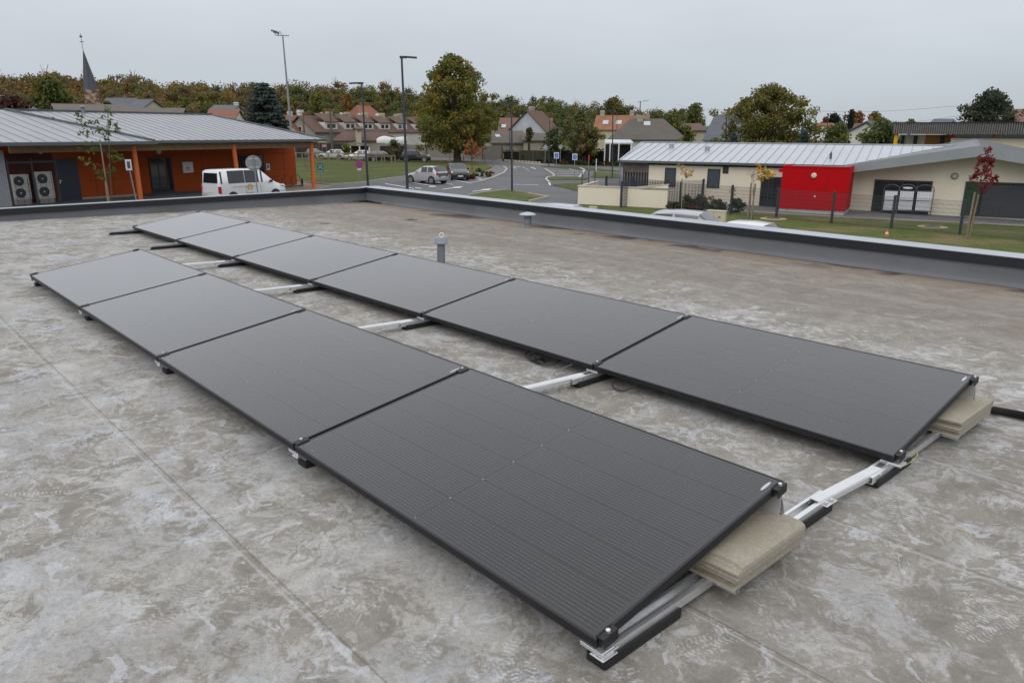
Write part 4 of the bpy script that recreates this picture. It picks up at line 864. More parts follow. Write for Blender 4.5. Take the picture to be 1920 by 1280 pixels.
# red entrance box
rbp = P(1521, 402); DR = float(-np.dot(rbp-cw, cn_)); xr0, zr0b = cf(1460, 399, DR); xr1, _z = cf(1582, 404, DR); xr0 = (xr0+cf(1467, 320, DR)[0])/2; xr1 = (xr1+cf(1594, 316, DR)[0])/2; zt_ = (cf(1466, 314, DR)[1]+cf(1594, 315, DR)[1])/2; zp_ = cf(1520, 395.5, DR)[1]+.06
dep_ = -DR-.02
ebx = MB().box(((xr0+xr1)/2, DR+dep_/2, (zp_+zt_)/2), (xr1-xr0, dep_, zt_-zp_)).build('red_box', RED, SCH)
MB().box(((xr0+xr1)/2-.02, DR+dep_/2+.03, (zp_-1)/2), (xr1-xr0-.06, dep_, zp_+1)).build('plinth', M('pale_plinth', (.42, .43, .42), .85, var=.12), ebx)
m = MB(); m.box(((xr0+xr1)/2, DR+.05, zt_+.04), (xr1-xr0+.04, .16, .09)); m.box((xr0+.07, DR+dep_/2+.06, zt_+.04), (.15, dep_-.13, .088)); m.box((xr1-.07, DR+dep_/2+.06, zt_+.04), (.15, dep_-.13, .088)); m.box((xr0-.12, DR+.12, zt_-.22), (.22, .2, .2)); m.build('parapet_cap', RED, ebx)
MB().box(((xr0+xr1)/2, DR+dep_/2+.1, zt_+.006), (xr1-xr0-.32, dep_-.3, .02)).build('box_roof', GUTTER, ebx)
m = MB()
for k in (.355, .69): m.box((xr0+(xr1-xr0)*k, DR-.003, (zp_+zt_)/2), (.012, .012, zt_-zp_-.02))
m.box(((xr0+xr1)/2, DR-.002, zp_+(zt_-zp_)*.44), (xr1-xr0-.02, .01, .010)); m.build('panel_joint', M('dark_red_joint', (.16, .002, .004), .7, var=0), ebx)['kind'] = 'stuff'
x_, z_ = cf(1526.5, 329, DR); MB().tube([(x_, DR, z_), (x_, DR-.10, z_), (x_, DR-.14, z_)], [.155, .155, .09], 20).build('wall_lamp', M('opal_lamp', (.62, .58, .47), .5, var=0), ebx)
x_, z_ = cf(1528, 368, DR); MB().tube([(x_, DR, z_), (x_, DR-.05, z_)], .055, 12).build('knob', WHITEP, ebx)
# low rendered garden wall with coping
wA, wB = P(1083, 383.5), P(1250, 392); we = (wB-wA); wL = np.hypot(we[0], we[1]); we = we/np.linalg.norm(we); wz = math.atan2(we[1], we[0])
t = thing('garden_wall', 'low cream rendered garden wall with a pale coping', 'wall', (wA[0], wA[1], gz(wA[0], wA[1])), wz)
ht = PV(1083, 349.5, wA, we)[2]-gz(wA[0], wA[1]); MB().box((wL/2, .1, ht/2-.3), (wL, .2, ht+.6)).build('wall', CREAM, t)
hr = PV(1245, 349.5, wB, we)[2]-gz(wB[0], wB[1])
MB().box((wL/2, .1, ht+.025), (wL+.08, .30, .05)).build('coping', M('cream_coping', (.50, .44, .36), .85, var=.1), t)
MB().box((.1, 2.7, ht/2-.3), (.2, 5., ht+.6)).build('return_wall', CREAM, t); MB().box((.1, 2.75, ht+.026), (.30, 4.9, .05)).build('return_coping', MC['cream_coping'], t)
MB().prism([(wL-1.9, -.01, ht+.0), (wL+.05, -.01, hr), (wL+.05, -.01, hr+.06), (wL-1.95, -.01, ht+.07)], (0, .24, 0)).build('ramp_coping', MC['cream_coping'], t)
MB().prism([(wL-1.9, .0, ht-.1), (wL, .0, ht-.1), (wL, .0, hr)], (0, .2, 0)).build('ramp_wall', CREAM, t)
# fence posts standing on / behind that wall
lbw = ['left end', 'second', 'third', 'rightmost']
for k, (px, y1, y2) in enumerate(((1088.5, 325.5, 347), (1102.5, 323.5, 345), (1116.5, 321, 343))):
    b = P(px, y2+24); tz = 1.0
    q = t.matrix_world@Vector((.1+.0*k, .6+k*1.9, ht+.05)); bp = E(q); 
    MB().box((0, 0, .42), (.06, .06, .84)).build('post', POSTD, tag(thing('fence_post', 'x', 'fence post', bp, wz, 'dark posts on the return of the garden wall'), ['dark fence post at the near left corner of the cream garden wall', 'dark fence post in the middle of the garden wall return', 'dark fence post at the far end of the garden wall return'][k]))
# ------------------------------------------------------------------ mesh fences
def mesh_fence(label, pts_w, height, posts, pitch=.05, pw=.11, group=None):
    t = thing('mesh_fence', label, 'fence', (pts_w[0][0], pts_w[0][1], 0), 0, group); o0 = E([pts_w[0][0], pts_w[0][1], 0.])
    for i, p in enumerate(pts_w):
        z = gz(p[0], p[1]); MB().box((0, 0, (height+.08)/2-.15), (pw, pw, height+.38)).build('post', POSTD, t, loc=tuple(E([p[0], p[1], z])-o0))
    for a, b in zip(pts_w[:-1], pts_w[1:]):
        a = E([a[0], a[1], gz(a[0], a[1])])-o0; b = E([b[0], b[1], gz(b[0], b[1])])-o0; L_ = np.linalg.norm(b-a); n = int(L_/pitch); m = MB()
        for k in range(1, n): p = a+(b-a)*k/n; m.bar(p+(0, 0, .05), p+(0, 0, height), .009, .009, up=(1, 0, 0))
        for z in np.arange(.06, height, .2): m.bar(a+(0, 0, z), b+(0, 0, z), .010, .010)
        m.build('wire_panel', POSTD, t)
    return t
fps = [P(x, y, 1.68) for x, y in ((1283, 343), (1367, 350), (1462, 355), (1563, 362), (1679, 369), (1811, 377))]
fit = np.polyfit([p[0] for p in fps], [p[1] for p in fps], 1); fl = [(p[0], fit[0]*p[0]+fit[1]) for p in fps]
dx_ = fl[-1][0]-fl[-2][0]; fl += [(fl[-1][0]+dx_*k, fit[0]*(fl[-1][0]+dx_*k)+fit[1]) for k in (1, 2)]
g0, g1 = P(1137, 332, 1.68), P(1208, 333, 1.68)
mesh_fence('long dark green-grey wire mesh fence across the school lawn', [(g1[0]-.3, g1[1]-1.)]+fl, 1.68, None)
mesh_fence('dark wire mesh gate panels beside the cream garden wall', [(g0[0], g0[1]), (g1[0]-.3, g1[1]-1.05)], 1.68, None, pw=.12)
q0, q1, q2 = P(1164, 390), P(1190, 386), P(1220, 384); mesh_fence('short dark wire mesh fence running back along the garden wall to the porch', [(q0[0], q0[1]), (q1[0], q1[1]), (q2[0]+.4, q2[1]+1.2), (q2[0]+1.4, q2[1]+4.)], 1.6, None)
# notice boards
NB = M('notice_paper', (.62, .64, .66), .5, var=.03); INK = M('printed_ink', (.08, .08, .09), .7, var=0); NBF = M('grey_board_frame', (.10, .10, .105), .5, .3, var=.05)
for k, (xl_, xr_, yt, yb, lb) in enumerate(((1653, 1687, 346, 401, 'left notice board of the three in front of the glazed doors, with the half-blank sheet'), (1681, 1718, 346, 401, 'middle notice board in front of the glazed doors, topped by a white oval'), (1713, 1752, 347, 402, 'right notice board of the three in front of the glazed doors'))):
    dd = DW-.9; x0, z0 = cf((xl_+xr_)/2-4, yb, dd); xa_ = cf(xl_+2, 375, dd)[0]; xb_ = cf(xr_-3, 375, dd)[0]; zt_n = cf((xl_+xr_)/2+4, yt, dd)[1]; w = xb_-xa_; q = cw+ce*((xa_+xb_)/2)-cn_*dd
    t = thing('notice_board', lb, 'notice board', (q[0], q[1], z0), R(CA), 'arched notice boards'); h = zt_n-z0; m = MB()
    ar = [(-w/2, 0, 0), (-w/2, 0, h*.84)]+[(-w/2*math.cos(a_), 0, h*.84+h*.16*math.sin(a_)) for a_ in np.linspace(.2, math.pi-.2, 11)]+[(w/2, 0, h*.84), (w/2, 0, 0)]
    m.tube(ar, .028, 6); m.box((0, 0, h*.80), (w, .03, .03)); m.box((0, 0, h*.10), (w, .03, .03)); fr = m.build('frame', NBF, t)
    m = MB(); m.box((0, -.01, h*.62), (w*.80, .02, h*.31)); m.box((0, -.01, h*.285), (w*.80, .02, h*.31)); pp = m.build('panel', NB, t)
    m = MB()
    for r_ in range(9):
        if k == 0 and r_ > 4: continue
        for c_ in range(5):
            zz = h*(.16+.072*r_)+(.03*h if r_ > 3 else 0); m.box((-w*.30+w*.15*c_, -.022, zz), (w*.085, .004, .022))
    m.build('printed_lines', INK, pp)['kind'] = 'stuff'
    if k == 1: MB().prism([(w*.3*math.cos(a_), -.02, h*.885+h*.035*math.sin(a_)) for a_ in np.linspace(0, 2*math.pi, 17)[:-1]], (0, .02, 0)).build('oval_header', NB, t)
# cabinets, cone, manholes
t = thing('utility_cabinet', 'cream electricity cabinet with two doors behind the parapet', 'utility cabinet', P(1342, 420), R(CA)); cwd = .95
hcb = PV(1342, 395.5, P(1342, 420), ce)[2]-P(1342, 420)[2]
MB().box((0, 0, hcb/2), (1.0, .35, hcb)).box((0, 0, hcb+.015), (1.04, .39, .04)).build('casing', M('cream_plastic', (.52, .47, .35), .6, var=.05), t, bevel=.01)
m = MB(); m.box((-.12, -.178, hcb/2), (.012, .006, hcb*.9)); m.box((.2, -.178, hcb*.55), (.14, .006, .10)); m.build('door_joint', M('joint_brown', (.20, .18, .13), .7, var=0), t)
p = P(1112, 396); t = thing('meter_box', 'small cream meter box near the garden wall', 'utility cabinet', p, R(CA)); hm = PV(1112, 388, p, ce)[2]-p[2]; MB().box((0, 0, hm/2), (.45, .25, hm)).box((0, 0, hm+.01), (.49, .29, .03)).build('casing', MC['cream_plastic'], t, bevel=.01)
p = P(1662, 443.5); t = thing('traffic_cone', 'small orange and white traffic cone on the lawn by the mesh fence', 'traffic cone', p); CO = M('cone_orange', (.62, .10, .05), .5, var=.05); CWH = WHITEP
MB().tube([(0, 0, .01), (0, 0, .14)], [.10, .075], 16).build('cone_body', CO, t); MB().tube([(0, 0, .14), (0, 0, .22)], [.076, .058], 16).build('white_band', CWH, t); MB().tube([(0, 0, .22), (0, 0, .34)], [.057, .025], 16).build('cone_tip', CO, t); MB().box((0, 0, .01), (.28, .28, .025)).build('base', CO, t)
for (px, py, lb) in ((1450, 411.5, 'round manhole cover ringed with bare sand, near the red box'), (1748, 427, 'round manhole cover ringed with bare sand, before the notice boards')):
    p = P(px, py); t = thing('manhole', lb, 'manhole', (p[0], p[1], gz(p[0], p[1])+.05)); MB().cyl((0, 0, 0), .75, .015, 22, .7).build('sand_ring', M('sand', (.36, .27, .17), .95, var=.2, scale=5), t); MB().cyl((0, 0, .015), .38, .03, 20).build('cover', M('iron_cover', (.09, .085, .08), .8, var=.2), t)

# ================================================================== vehicles (lofted body; the glazed faces are their own part)
TYRE = M('tyre_rubber', (.015, .015, .016), .85, var=0); RIM = M('alloy_rim', (.42, .43, .44), .35, .6, var=0); CARGL = M('car_glass', (.012, .015, .018), .05, var=0, spec=.9)
LAMPR = M('tail_lamp_red', (.36, .012, .012), .3, var=0); LAMPW = M('headlamp_clear', (.62, .64, .64), .15, var=0); TRIM = M('black_trim', (.015, .015, .016), .6, var=0); PLATE = M('number_plate', (.60, .60, .56), .5, var=0)
def paint_mat(n, c): return M('car_paint_'+n, c, .28, .15, var=0, coat=.6)
HATCH = dict(L=3.8, W=1.70, H=1.50, wb=(.70, 3.12), wr=.31, st=[(0, .58, .60, 0), (.06, .66, .68, 0), (.35, .80, .82, 0), (1.0, .93, .96, 0), (1.18, .96, 1.04, 1), (1.95, .99, 1.46, 2), (2.05, .99, 1.48, 2), (2.62, 1.01, 1.50, 3), (2.70, 1.01, 1.50, 2), (3.28, 1.03, 1.46, 1), (3.66, 1.00, 1.04, 0), (3.74, .92, .94, 0), (3.80, .60, .62, 0)])
ESTATE = dict(L=4.4, W=1.76, H=1.46, wb=(.82, 3.5), wr=.32, st=[(0, .56, .58, 0), (.06, .64, .66, 0), (.4, .78, .80, 0), (1.2, .90, .93, 0), (1.38, .93, 1.0, 1), (2.1, .95, 1.40, 2), (2.2, .95, 1.43, 2), (2.85, .97, 1.46, 3), (2.93, .97, 1.46, 2), (3.8, 1.0, 1.42, 1), (4.28, .98, 1.04, 0), (4.34, .9, .92, 0), (4.4, .6, .62, 0)])
SUV = dict(L=4.4, W=1.84, H=1.68, wb=(.82, 3.45), wr=.36, st=[(0, .68, .70, 0), (.06, .80, .82, 0), (.35, .98, 1.0, 0), (1.1, 1.06, 1.09, 0), (1.3, 1.08, 1.15, 1), (1.95, 1.10, 1.60, 2), (2.05, 1.10, 1.64, 2), (2.75, 1.12, 1.68, 3), (2.83, 1.12, 1.68, 2), (3.75, 1.16, 1.62, 1), (4.20, 1.12, 1.18, 0), (4.32, 1.0, 1.02, 0), (4.4, .7, .72, 0)])
VAN = dict(L=4.98, W=1.94, H=1.93, wb=(.95, 4.1), wr=.34, st=[(0, .66, .68, 0), (.05, .80, .82, 0), (.30, .98, 1.0, 0), (.85, 1.12, 1.16, 0), (1.05, 1.16, 1.26, 1), (1.85, 1.18, 1.84, 2), (1.98, 1.18, 1.87, 3), (2.14, 1.18, 1.90, 2), (3.15, 1.20, 1.93, 4), (3.17, 1.20, 1.93, 2), (4.35, 1.20, 1.93, 3), (4.72, 1.20, 1.92, 3), (4.84, 1.20, 1.89, 0), (4.93, 1.18, 1.20, 0), (4.98, .70, .72, 0)])
def make_car(name, label, cat, spec, paint, loc, heading, group=None, logo=False, taillow=True):
    """heading: direction the nose points (radians)"""
    t = thing(name, label, cat, loc, heading+math.pi, group)          # local +x runs nose -> tail
    W, L = spec['W']/2, spec['L']; st = spec['st']; H = spec['H']; rows = []
    for i, (x, zb, zt, k) in enumerate(st):
        f = x/L; nar = 1-.16*max(0, 1-f*7)**1.5-.10*max(0, (f-.88)/.12)**1.5; w = W*nar; gh = max(0, (zt-zb)/(H-.98)); wr = w*(1-.16*min(1, gh)) if zt-zb > .12 else w*.90
        zs = .22+(.10*(1-f*10) if f < .1 else (.12*(f-.93)/.07 if f > .93 else 0)); crown = .03 if zt-zb > .12 else .02
        rows.append([(x, -w*.90, zs), (x, -w*.985, zs+.12), (x, -w, min(zb-.02, .62)), (x, -w*.975, zb), (x, -wr, zt-.045 if zt-zb > .12 else zt-.01), (x, -wr*.72, zt+crown*.5), (x, 0, zt+crown)])
    rows = [r+[(p[0], -p[1], p[2]) for p in r[-2::-1]] for r in rows]; n = len(rows[0]); body = MB(); win = MB(); roof_ = MB()
    off = L/2
    V = [[(p[0]-off, p[1], p[2]) for p in r] for r in rows]
    for i in range(len(V)-1):
        k0, k1 = st[i][3], st[i+1][3]; dz = abs(st[i][2]-st[i+1][2])
        for j in range(n-1):
            q = [V[i][j], V[i][j+1], V[i+1][j+1], V[i+1][j]]
            side = j in (3, n-5); top = j in (4, 5, n-7, n-6) 
            glz = (side and st[i][2]-st[i][1] > .25 and st[i+1][2]-st[i+1][1] > .25 and not (k0 == 3 and k1 == 2) and not (k0 == 3 and k1 == 3) and not (k0 == 4)) or (top and dz > .3 and (k0 == 1 or k1 in (0, 1)) and st[i][2] > .9)
            if logo and ((k0 == 3 and k1 == 3 and side) or (top and i > 8)): glz = False
            (win if glz else body).add(q, [(0, 1, 2, 3)])
    body.add(V[0], [tuple(range(n))]); body.add(V[-1], [tuple(range(n))[::-1]]); 
    for i in range(len(V)-1): body.add([V[i][0], V[i+1][0], V[i+1][-1], V[i][-1]], [(0, 1, 2, 3)])
    bo = body.build('body', paint, t)
    bm = bmesh.new(); bm.from_mesh(bo.data); bmesh.ops.remove_doubles(bm, verts=bm.verts, dist=.0005); bmesh.ops.recalc_face_normals(bm, faces=bm.faces); bm.to_mesh(bo.data); bm.free()
    for p in bo.data.polygons: p.use_smooth = True
    wo_ = win.build('windows', CARGL, t)
    for sx in spec['wb']:
        for sy in (-1, 1):
            x = sx-off; r = spec['wr']; MB().tube([(x, sy*(W-.10), r+.03), (x, sy*(W+.004), r+.03)], r+.065, 26).build('wheel_arch', TRIM, bo)
            wv = MB().tube([(x, sy*(W-.2), r), (x, sy*(W-.005), r), (x, sy*(W+.018), r)], [r, r, r*.93], 26).build('wheel', TYRE, t)
            m = MB(); m.tube([(x, sy*(W+.010), r), (x, sy*(W+.022), r)], r*.22, 12)
            m.tube([(x+r*.66*math.cos(a), sy*(W+.018), r+r*.66*math.sin(a)) for a in np.linspace(0, 2*math.pi, 21)], .022, 5)
            for a in np.linspace(0, 2*math.pi, 8)[:-1]: m.bar((x, sy*(W+.018), r), (x+r*.66*math.cos(a), sy*(W+.018), r+r*.66*math.sin(a)), .055, .02, up=(0, 1, 0))
            m.build('rim', RIM, wv)
    zb0 = st[2][1]
    for sy in (-1, 1):
        MB().prism([(.10-off, sy*W*.90, zb0-.13), (.40-off, sy*W*.955, zb0-.06), (.40-off, sy*W*.93, zb0+.03), (.14-off, sy*W*.80, zb0-.02)], (-.03, sy*.03, .02)).build('headlight', LAMPW, t)
        zt = st[-3][1]; hh = .36 if spec is VAN else .20; z0_ = zt-.10-hh*(.6 if spec is VAN else .0)
        MB().box((L-.065-off, sy*W*.885, z0_), (.14, .13, hh)).build('tail_light', LAMPR, t)
        MB().box((st[4][0]+.25-off, sy*(W+.08), st[4][1]+.06), (.14, .16, .13)).build('mirror', paint if spec is not VAN else TRIM, t)
        m = MB(); m.box((.3*L-off+.3, sy*(W-.012), .34), (.02, .02, .0))
    MB().box((L+.002-off, 0, .62 if spec is not VAN else .78), (.02, .5, .11)).build('number_plate', PLATE, t); MB().box((-.004-off, 0, .42), (.02, .5, .11)).build('number_plate', PLATE, t)
    m = MB(); m.box((.02-off, 0, .30), (.05, W*1.3, .14)); m.box((.0-off, 0, .55), (.03, W*.9, .07)); m.build('grille', TRIM, t)
    if spec is VAN:
        MB().prism([(4.865-off, -W*.72, 1.25), (4.865-off, W*.72, 1.25), (4.80-off, W*.66, 1.78), (4.80-off, -W*.66, 1.78)], (.075, 0, -.01)).build('rear_window', CARGL, t)
        m = MB()
        for sy in (-1, 1):
            m.box((3.2-off, sy*(W+.001), 1.02), (1.9, .012, .014)); 
            for xx in (2.05, 3.14): m.box((xx-off, sy*(W-.004), .72), (.014, .012, .62))
        m.build('door_joint', M('grey_joint', (.16, .16, .17), .7, var=0), bo)['kind'] = 'stuff'
        for sy in (-1, 1):
            cx, cz = 2.85-off, .90; LG_ = M('logo_gold', (.52, .30, .06), .6, var=0); m = MB()
            for (dx, dz, rr) in ((0, .08, .15), (-.10, .02, .10), (.10, .02, .10), (-.06, .13, .09), (.07, .12, .09)): m.add([(cx+dx+rr*math.cos(a), sy*(W+.006+.001*rr*10), cz+dz+rr*math.sin(a)) for a in np.linspace(0, 2*math.pi, 15)[:-1]], [tuple(range(14))])
            lg = m.build('tree_logo', LG_, bo); m = MB(); m.box((cx, sy*(W+.010), cz-.06), (.035, .006, .24)); m.bar((cx, sy*(W+.010), cz-.02), (cx-.08, sy*(W+.010), cz+.08), .02, .006, up=(0, 1, 0)); m.bar((cx, sy*(W+.010), cz-.02), (cx+.08, sy*(W+.010), cz+.08), .02, .006, up=(0, 1, 0)); m.build('logo_trunk', WHITEP, lg)
            m = MB()
            for q in range(7): m.box((cx-.27+.09*q, sy*(W+.008), cz-.26), (.055, .006, .07 if q % 3 == 0 else .05))
            m.build('logo_letters', M('logo_grey', (.22, .24, .26), .6, var=0), lg)
    return t
vd = az(100); pv = P(386, 376.5); pf = P(540, 364)
va = math.atan2((pf-pv)[1], (pf-pv)[0]); vc = At(462, 376, 49.); vl = E([vc[0], vc[1], gz(vc[0], vc[1])+.05])
make_car('passenger_van', 'white passenger van with dark windows and a gold tree emblem on its side', 'van', VAN, paint_mat('white', (.66, .67, .68)), vl, R(104), logo=True).scale = (.98, .95, 1.07)
def on_ground(px, py, dz=0.): p = P(px, py); return E([p[0], p[1], gz(p[0], p[1])+dz])
sc_ = on_ground(801, 343.5); make_car('parked_car', 'silver five-door hatchback parked beside the dark hatchback, tail towards us', 'car', HATCH, paint_mat('silver', (.40, .41, .43)), sc_, R(192))
sc_ = on_ground(858, 336.5); make_car('parked_car', 'small black hatchback parked with its headlights facing the silver car', 'car', HATCH, paint_mat('black', (.014, .015, .018)), sc_, R(330))
sc_ = on_ground(779, 304.0); make_car('parked_car', 'black car on the road between the two dark lamp posts, left of the big tree', 'car', SUV, paint_mat('black', (.014, .015, .018)), sc_, R(48))
CS = 0
for (px, py, sp_, c_, nm, hd, lb) in ((719, 303.0, ESTATE, (.020, .022, .026), 'dark', 48, 'dark estate car behind the wooden rail, next to the shrubs'), (673, 301.5, HATCH, (.55, .56, .57), 'offwhite', 225, 'white hatchback parked behind the lamp post nearer the hall'),
                                      (623, 299.0, ESTATE, (.55, .56, .57), 'offwhite', 225, 'white car behind the wooden rail, second from the hall corner'), (597, 298.0, HATCH, (.20, .205, .21), 'grey', 50, 'grey hatchback with red tail lights just right of the orange column')):
    make_car('parked_car', lb, 'car', sp_, paint_mat(nm, c_), on_ground(px, py), R(hd), 'cars parked behind the wooden rail')
# cars parked just behind the parapet, only their roofs showing
for (px, ytop, D_, sp_, c_, nm, hd, lb) in ((1073, 383.5, 30, ESTATE, (.40, .41, .44), 'silver2', 20, 'silver car behind the parapet below the garden wall, only its roof showing'), (1240, 392.5, 29, ESTATE, (.30, .32, .36), 'bluegrey', 200, 'silver-blue car behind the parapet with dark side windows showing'),
                                  (1368, 412.5, 27, HATCH, (.66, .67, .68), 'white', 190, 'white car behind the parapet beside the cream cabinet, only its roof showing')):
    p = At(px, ytop, D_); H_ = sp_['H']; make_car('parked_car', lb, 'car', sp_, paint_mat(nm, c_), (p[0], p[1], p[2]-H_-.02), R(hd), 'cars parked below the parapet'); 
    MB().tube([(p[0], p[1], p[2]), (p[0]+.12, p[1], p[2]+.22)], .006, 5).build('roof_aerial', TRIM, bpy.data.objects[-1] if False else None).__class__
for o in [o for o in bpy.data.objects if o.name.startswith('roof_aerial')]: bpy.data.objects.remove(o)

# ================================================================== lamp posts, masts, signs
def lamp_post(label, px, ptop, pbase, arm=1.2, side=1, r=(.09, .06), head=True, D_=None, mat=POSTD, armaz=None):
    b = on_ground(*pbase) if D_ is None else At(pbase[0], pbase[1], D_)
    if D_ is not None: b = E([b[0], b[1], gz(b[0], b[1])])
    va_ = math.atan2(b[1]-C[1], b[0]-C[0]); right = E([math.sin(va_), -math.cos(va_), 0.])
    dd = dist(b); tp_ = At(ptop[0], ptop[1], dd); h = tp_[2]-b[2]; off = float(np.dot((tp_-b), right))
    t = thing('street_lamp' if head else 'mast', label, 'street lamp' if head else 'mast', b, math.atan2(right[1], right[0]))
    MB().tube([(0, 0, -.3), (0, 0, 0), (off, 0, h)], [r[0], r[0], r[1]], 12).build('pole', mat, t)
    if head:
        a_ = armaz if armaz is not None else 0.; dx, dy = side*math.cos(a_), math.sin(a_)
        m = MB(); m.prism([(off-dx*.15, -dy*.15-.12, h-.10), (off-dx*.15, -dy*.15+.12, h-.10), (off-dx*.15, -dy*.15+.12, h+.06), (off-dx*.15, -dy*.15-.12, h+.06)], (dx*arm*.45, dy*arm*.45, .0))
        m.prism([(off+dx*arm*.302, dy*arm*.302-.16, h-.06), (off+dx*arm*.302, dy*arm*.302+.16, h-.06), (off+dx*arm*.302, dy*arm*.302+.16, h+.055), (off+dx*arm*.302, dy*arm*.302-.16, h+.055)], (dx*arm*.68, dy*arm*.68, -.04)); m.build('lamp_head', mat, t)
    return t, b, right, off, h
lamp_post('tall dark blue-grey street lamp between the parapet corner and the big tree', 0, (753, 107), (764, 357), 1.15, 1, (.11, .075))
lamp_post('dark street lamp rising behind the parapet corner, its head pointing left', 0, (678, 156), (690, 348), 1.0, -1, (.10, .06))
lamp_post('dark street lamp on the small triangular verge in the car park', 0, (959, 193), (960, 360), .8, -1, (.085, .055))
lamp_post('thin dark street lamp left of the cream school, beside the garden wall', 0, (1149, 207), (1148, 334), .5, -1, (.07, .05))
lamp_post('thin dark street lamp between the round sign backs and the parking bay', 0, (1031, 214), (1029, 313), .3, 1, (.07, .04), head=True)
t, b, right, off, h = lamp_post('thin dark pole just right of the thin lamp beside the school', 0, (1157, 216), (1156, 302), 0, 1, (.06, .045), head=False)
lamp_post('thin pole before the low grey garages', 0, (955, 245), (957, 300), 0, 1, (.06, .05), head=False); lamp_post('thin pole left of the wire mesh behind the road bend', 0, (1008, 248), (1008, 300), 0, 1, (.06, .04), head=False)
lamp_post('street lamp far off behind the school roof, before the walnut tree', 0, (1363, 212), (1361, 290), .4, 1, (.07, .05), D_=95)
lamp_post('street lamp far off behind the school roof, right of the walnut tree', 0, (1553, 214), (1550, 290), .55, 1, (.07, .05), D_=100)
t, b, right, off, h = lamp_post('tall pale floodlight mast rising behind the orange hall', 0, (530, 67), (551, 300), 0, 1, (.17, .08), head=False, D_=100, mat=M('floodlight_mast_grey', (.24, .26, .30), .5, .4))
m = MB(); m.box((off, 0, h), (1.5, .10, .10)); m.build('crossbar', MC['floodlight_mast_grey'], t)
for k, dx in enumerate((-.95, -.62)):
    m = MB(); ax_ = (E([.94, .1, -.2]), E([0, 1, 0.]), E([.2, 0, .94])); m.box((off+dx-.1*k, 0, h+.45-.15*k), (.75, .5, .14), ax=ax_); m.box((off+dx+.1, .0, h+.2), (.08, .08, .4)); m.build('floodlight', M('floodlight_body', (.12, .14, .15), .4, .4), t)
m = MB(); m.tube([(off-.5, 0, h+.35), (off-.25, 0, h+.42), (off-.12, 0, h+.1)], .04, 6); m.build('cable_bow', GUTTER, t)
# wooden / concrete utility poles
WOODP = M('old_wood_pole', (.115, .105, .085), .9, var=.2)
for (px, yt, yb, D_, lb, r_) in ((574, 212, 300, 128, 'dark utility pole before the red-roofed house', .12), (624, 205, 292, 122, 'pale concrete utility pole among the parked cars', .16), (1196, 190, 290, 135, 'thin utility pole with an aerial above the bungalow roof', .08), (708, 236, 285, 150, 'thin green pole before the terrace', .07)):
    b = At(px, yb, D_); tp_ = At(px, yt, D_); z0 = gz(b[0], b[1]); t = thing('utility_pole', lb, 'utility pole', (b[0], b[1], z0)); MB().tube([(0, 0, -.2), (0, 0, tp_[2]-z0)], [r_*1.3, r_], 10).build('pole', WOODP, t)
    if px == 1196:
        h_ = tp_[2]-z0; m = MB()
        for q in range(4): m.bar((-.9+.2*q, 0, h_-.2+.06*q), (1.6-.1*q, .4, h_+.25-.1*q), .025, .025)
        m.build('aerial', GALV, t)
# signs
def post_sign(name, label, cat, pbase, ptop_panel, r=.035, hgt=None):
    b = on_ground(*pbase); t = thing(name, label, cat, b, math.atan2(b[1]-C[1], b[0]-C[0])-math.pi/2); z = lambda y: float(At(pbase[0], y, dist(b))[2]-b[2]); return t, b, z
def scale_at(b): return dist(b)/F/ math.cos(0)
BLUE = M('sign_blue', (.035, .13, .50), .5, var=0); SWH = M('sign_white', (.62, .64, .66), .5, var=0); SGREEN = M('sign_green', (.012, .20, .15), .5, var=0); SRED = M('sign_red', (.45, .03, .06), .5, var=0); SBLUE = M('sign_violet_blue', (.10, .07, .30), .5, var=0); SBACK = M('sign_back_grey', (.26, .27, .26), .6, .3, var=.05)
for (px, pb, yt, ym, w, lb) in ((1042.5, 337, 286, 297.5, 9.2, 'blue and white rectangular sign on a grey post, left of two by the parking bay'), (1076.5, 346, 288.5, 300.5, 9, 'blue and white rectangular sign on a grey post, right of two by the parking bay')):
    t, b, z = post_sign('road_sign', lb, 'road sign', (px, pb), 0); s_ = dist(b)/F; MB().cyl((0, 0, 0), .035, z(yt+1), 10).build('post', GALV, t)
    wd = w*s_; h0, h1 = z(ym), z(yt); pn = MB().box((0, -.05, (h0+h1)/2), (wd, .03, h1-h0)).build('panel', SWH, t, bevel=.01); MB().box((0, -.069, (h0+h1)/2), (wd*.74, .008, (h1-h0)*.72)).build('blue_field', BLUE, pn)
    m = MB(); m.box((0, -.075, (h0+h1)/2-.04), (wd*.42, .006, (h1-h0)*.18)); m.box((0, -.075, (h0+h1)/2+(h1-h0)*.18), (wd*.3, .006, (h1-h0)*.06)); m.build('pictogram', M('sign_pale_blue', (.22, .36, .60), .5, var=0), pn)
t, b, z = post_sign('round_sign', 'grey back of a round road sign on a pole in front of the white van', 'road sign', (487, 372), 0); bq = At(481, 372, 43.5); t.matrix_world = Matrix.Translation((bq[0], bq[1], gz(bq[0], bq[1])))@Matrix.Rotation(math.atan2(bq[1]-C[1], bq[0]-C[0])-math.pi/2, 4, 'Z')
z = lambda y: float(At(481, y, 43.5)[2]-gz(bq[0], bq[1])); s_ = 43.5/F; zc = z(306)
MB().tube([(.14, 0, -.2), (.0, 0, z(292))], .034, 10).build('post', GALV, t)
MB().tube([(0, .05, zc), (0, .07, zc)], 13.2*s_, 32).build('disc', SBACK, t)
m = MB(); m.box((0, .035, zc+.22), (.5, .03, .03)); m.box((0, .035, zc-.22), (.5, .03, .03)); m.build('bracket', SWH, t)
t, b, z = post_sign('assembly_point_sign', 'small green assembly-point sign with white arrows on the lawn', 'sign', (602.5, 346.5), 0); s_ = dist(b)/F; MB().cyl((0, 0, 0), .03, z(309), 8).build('post', GALV, t)
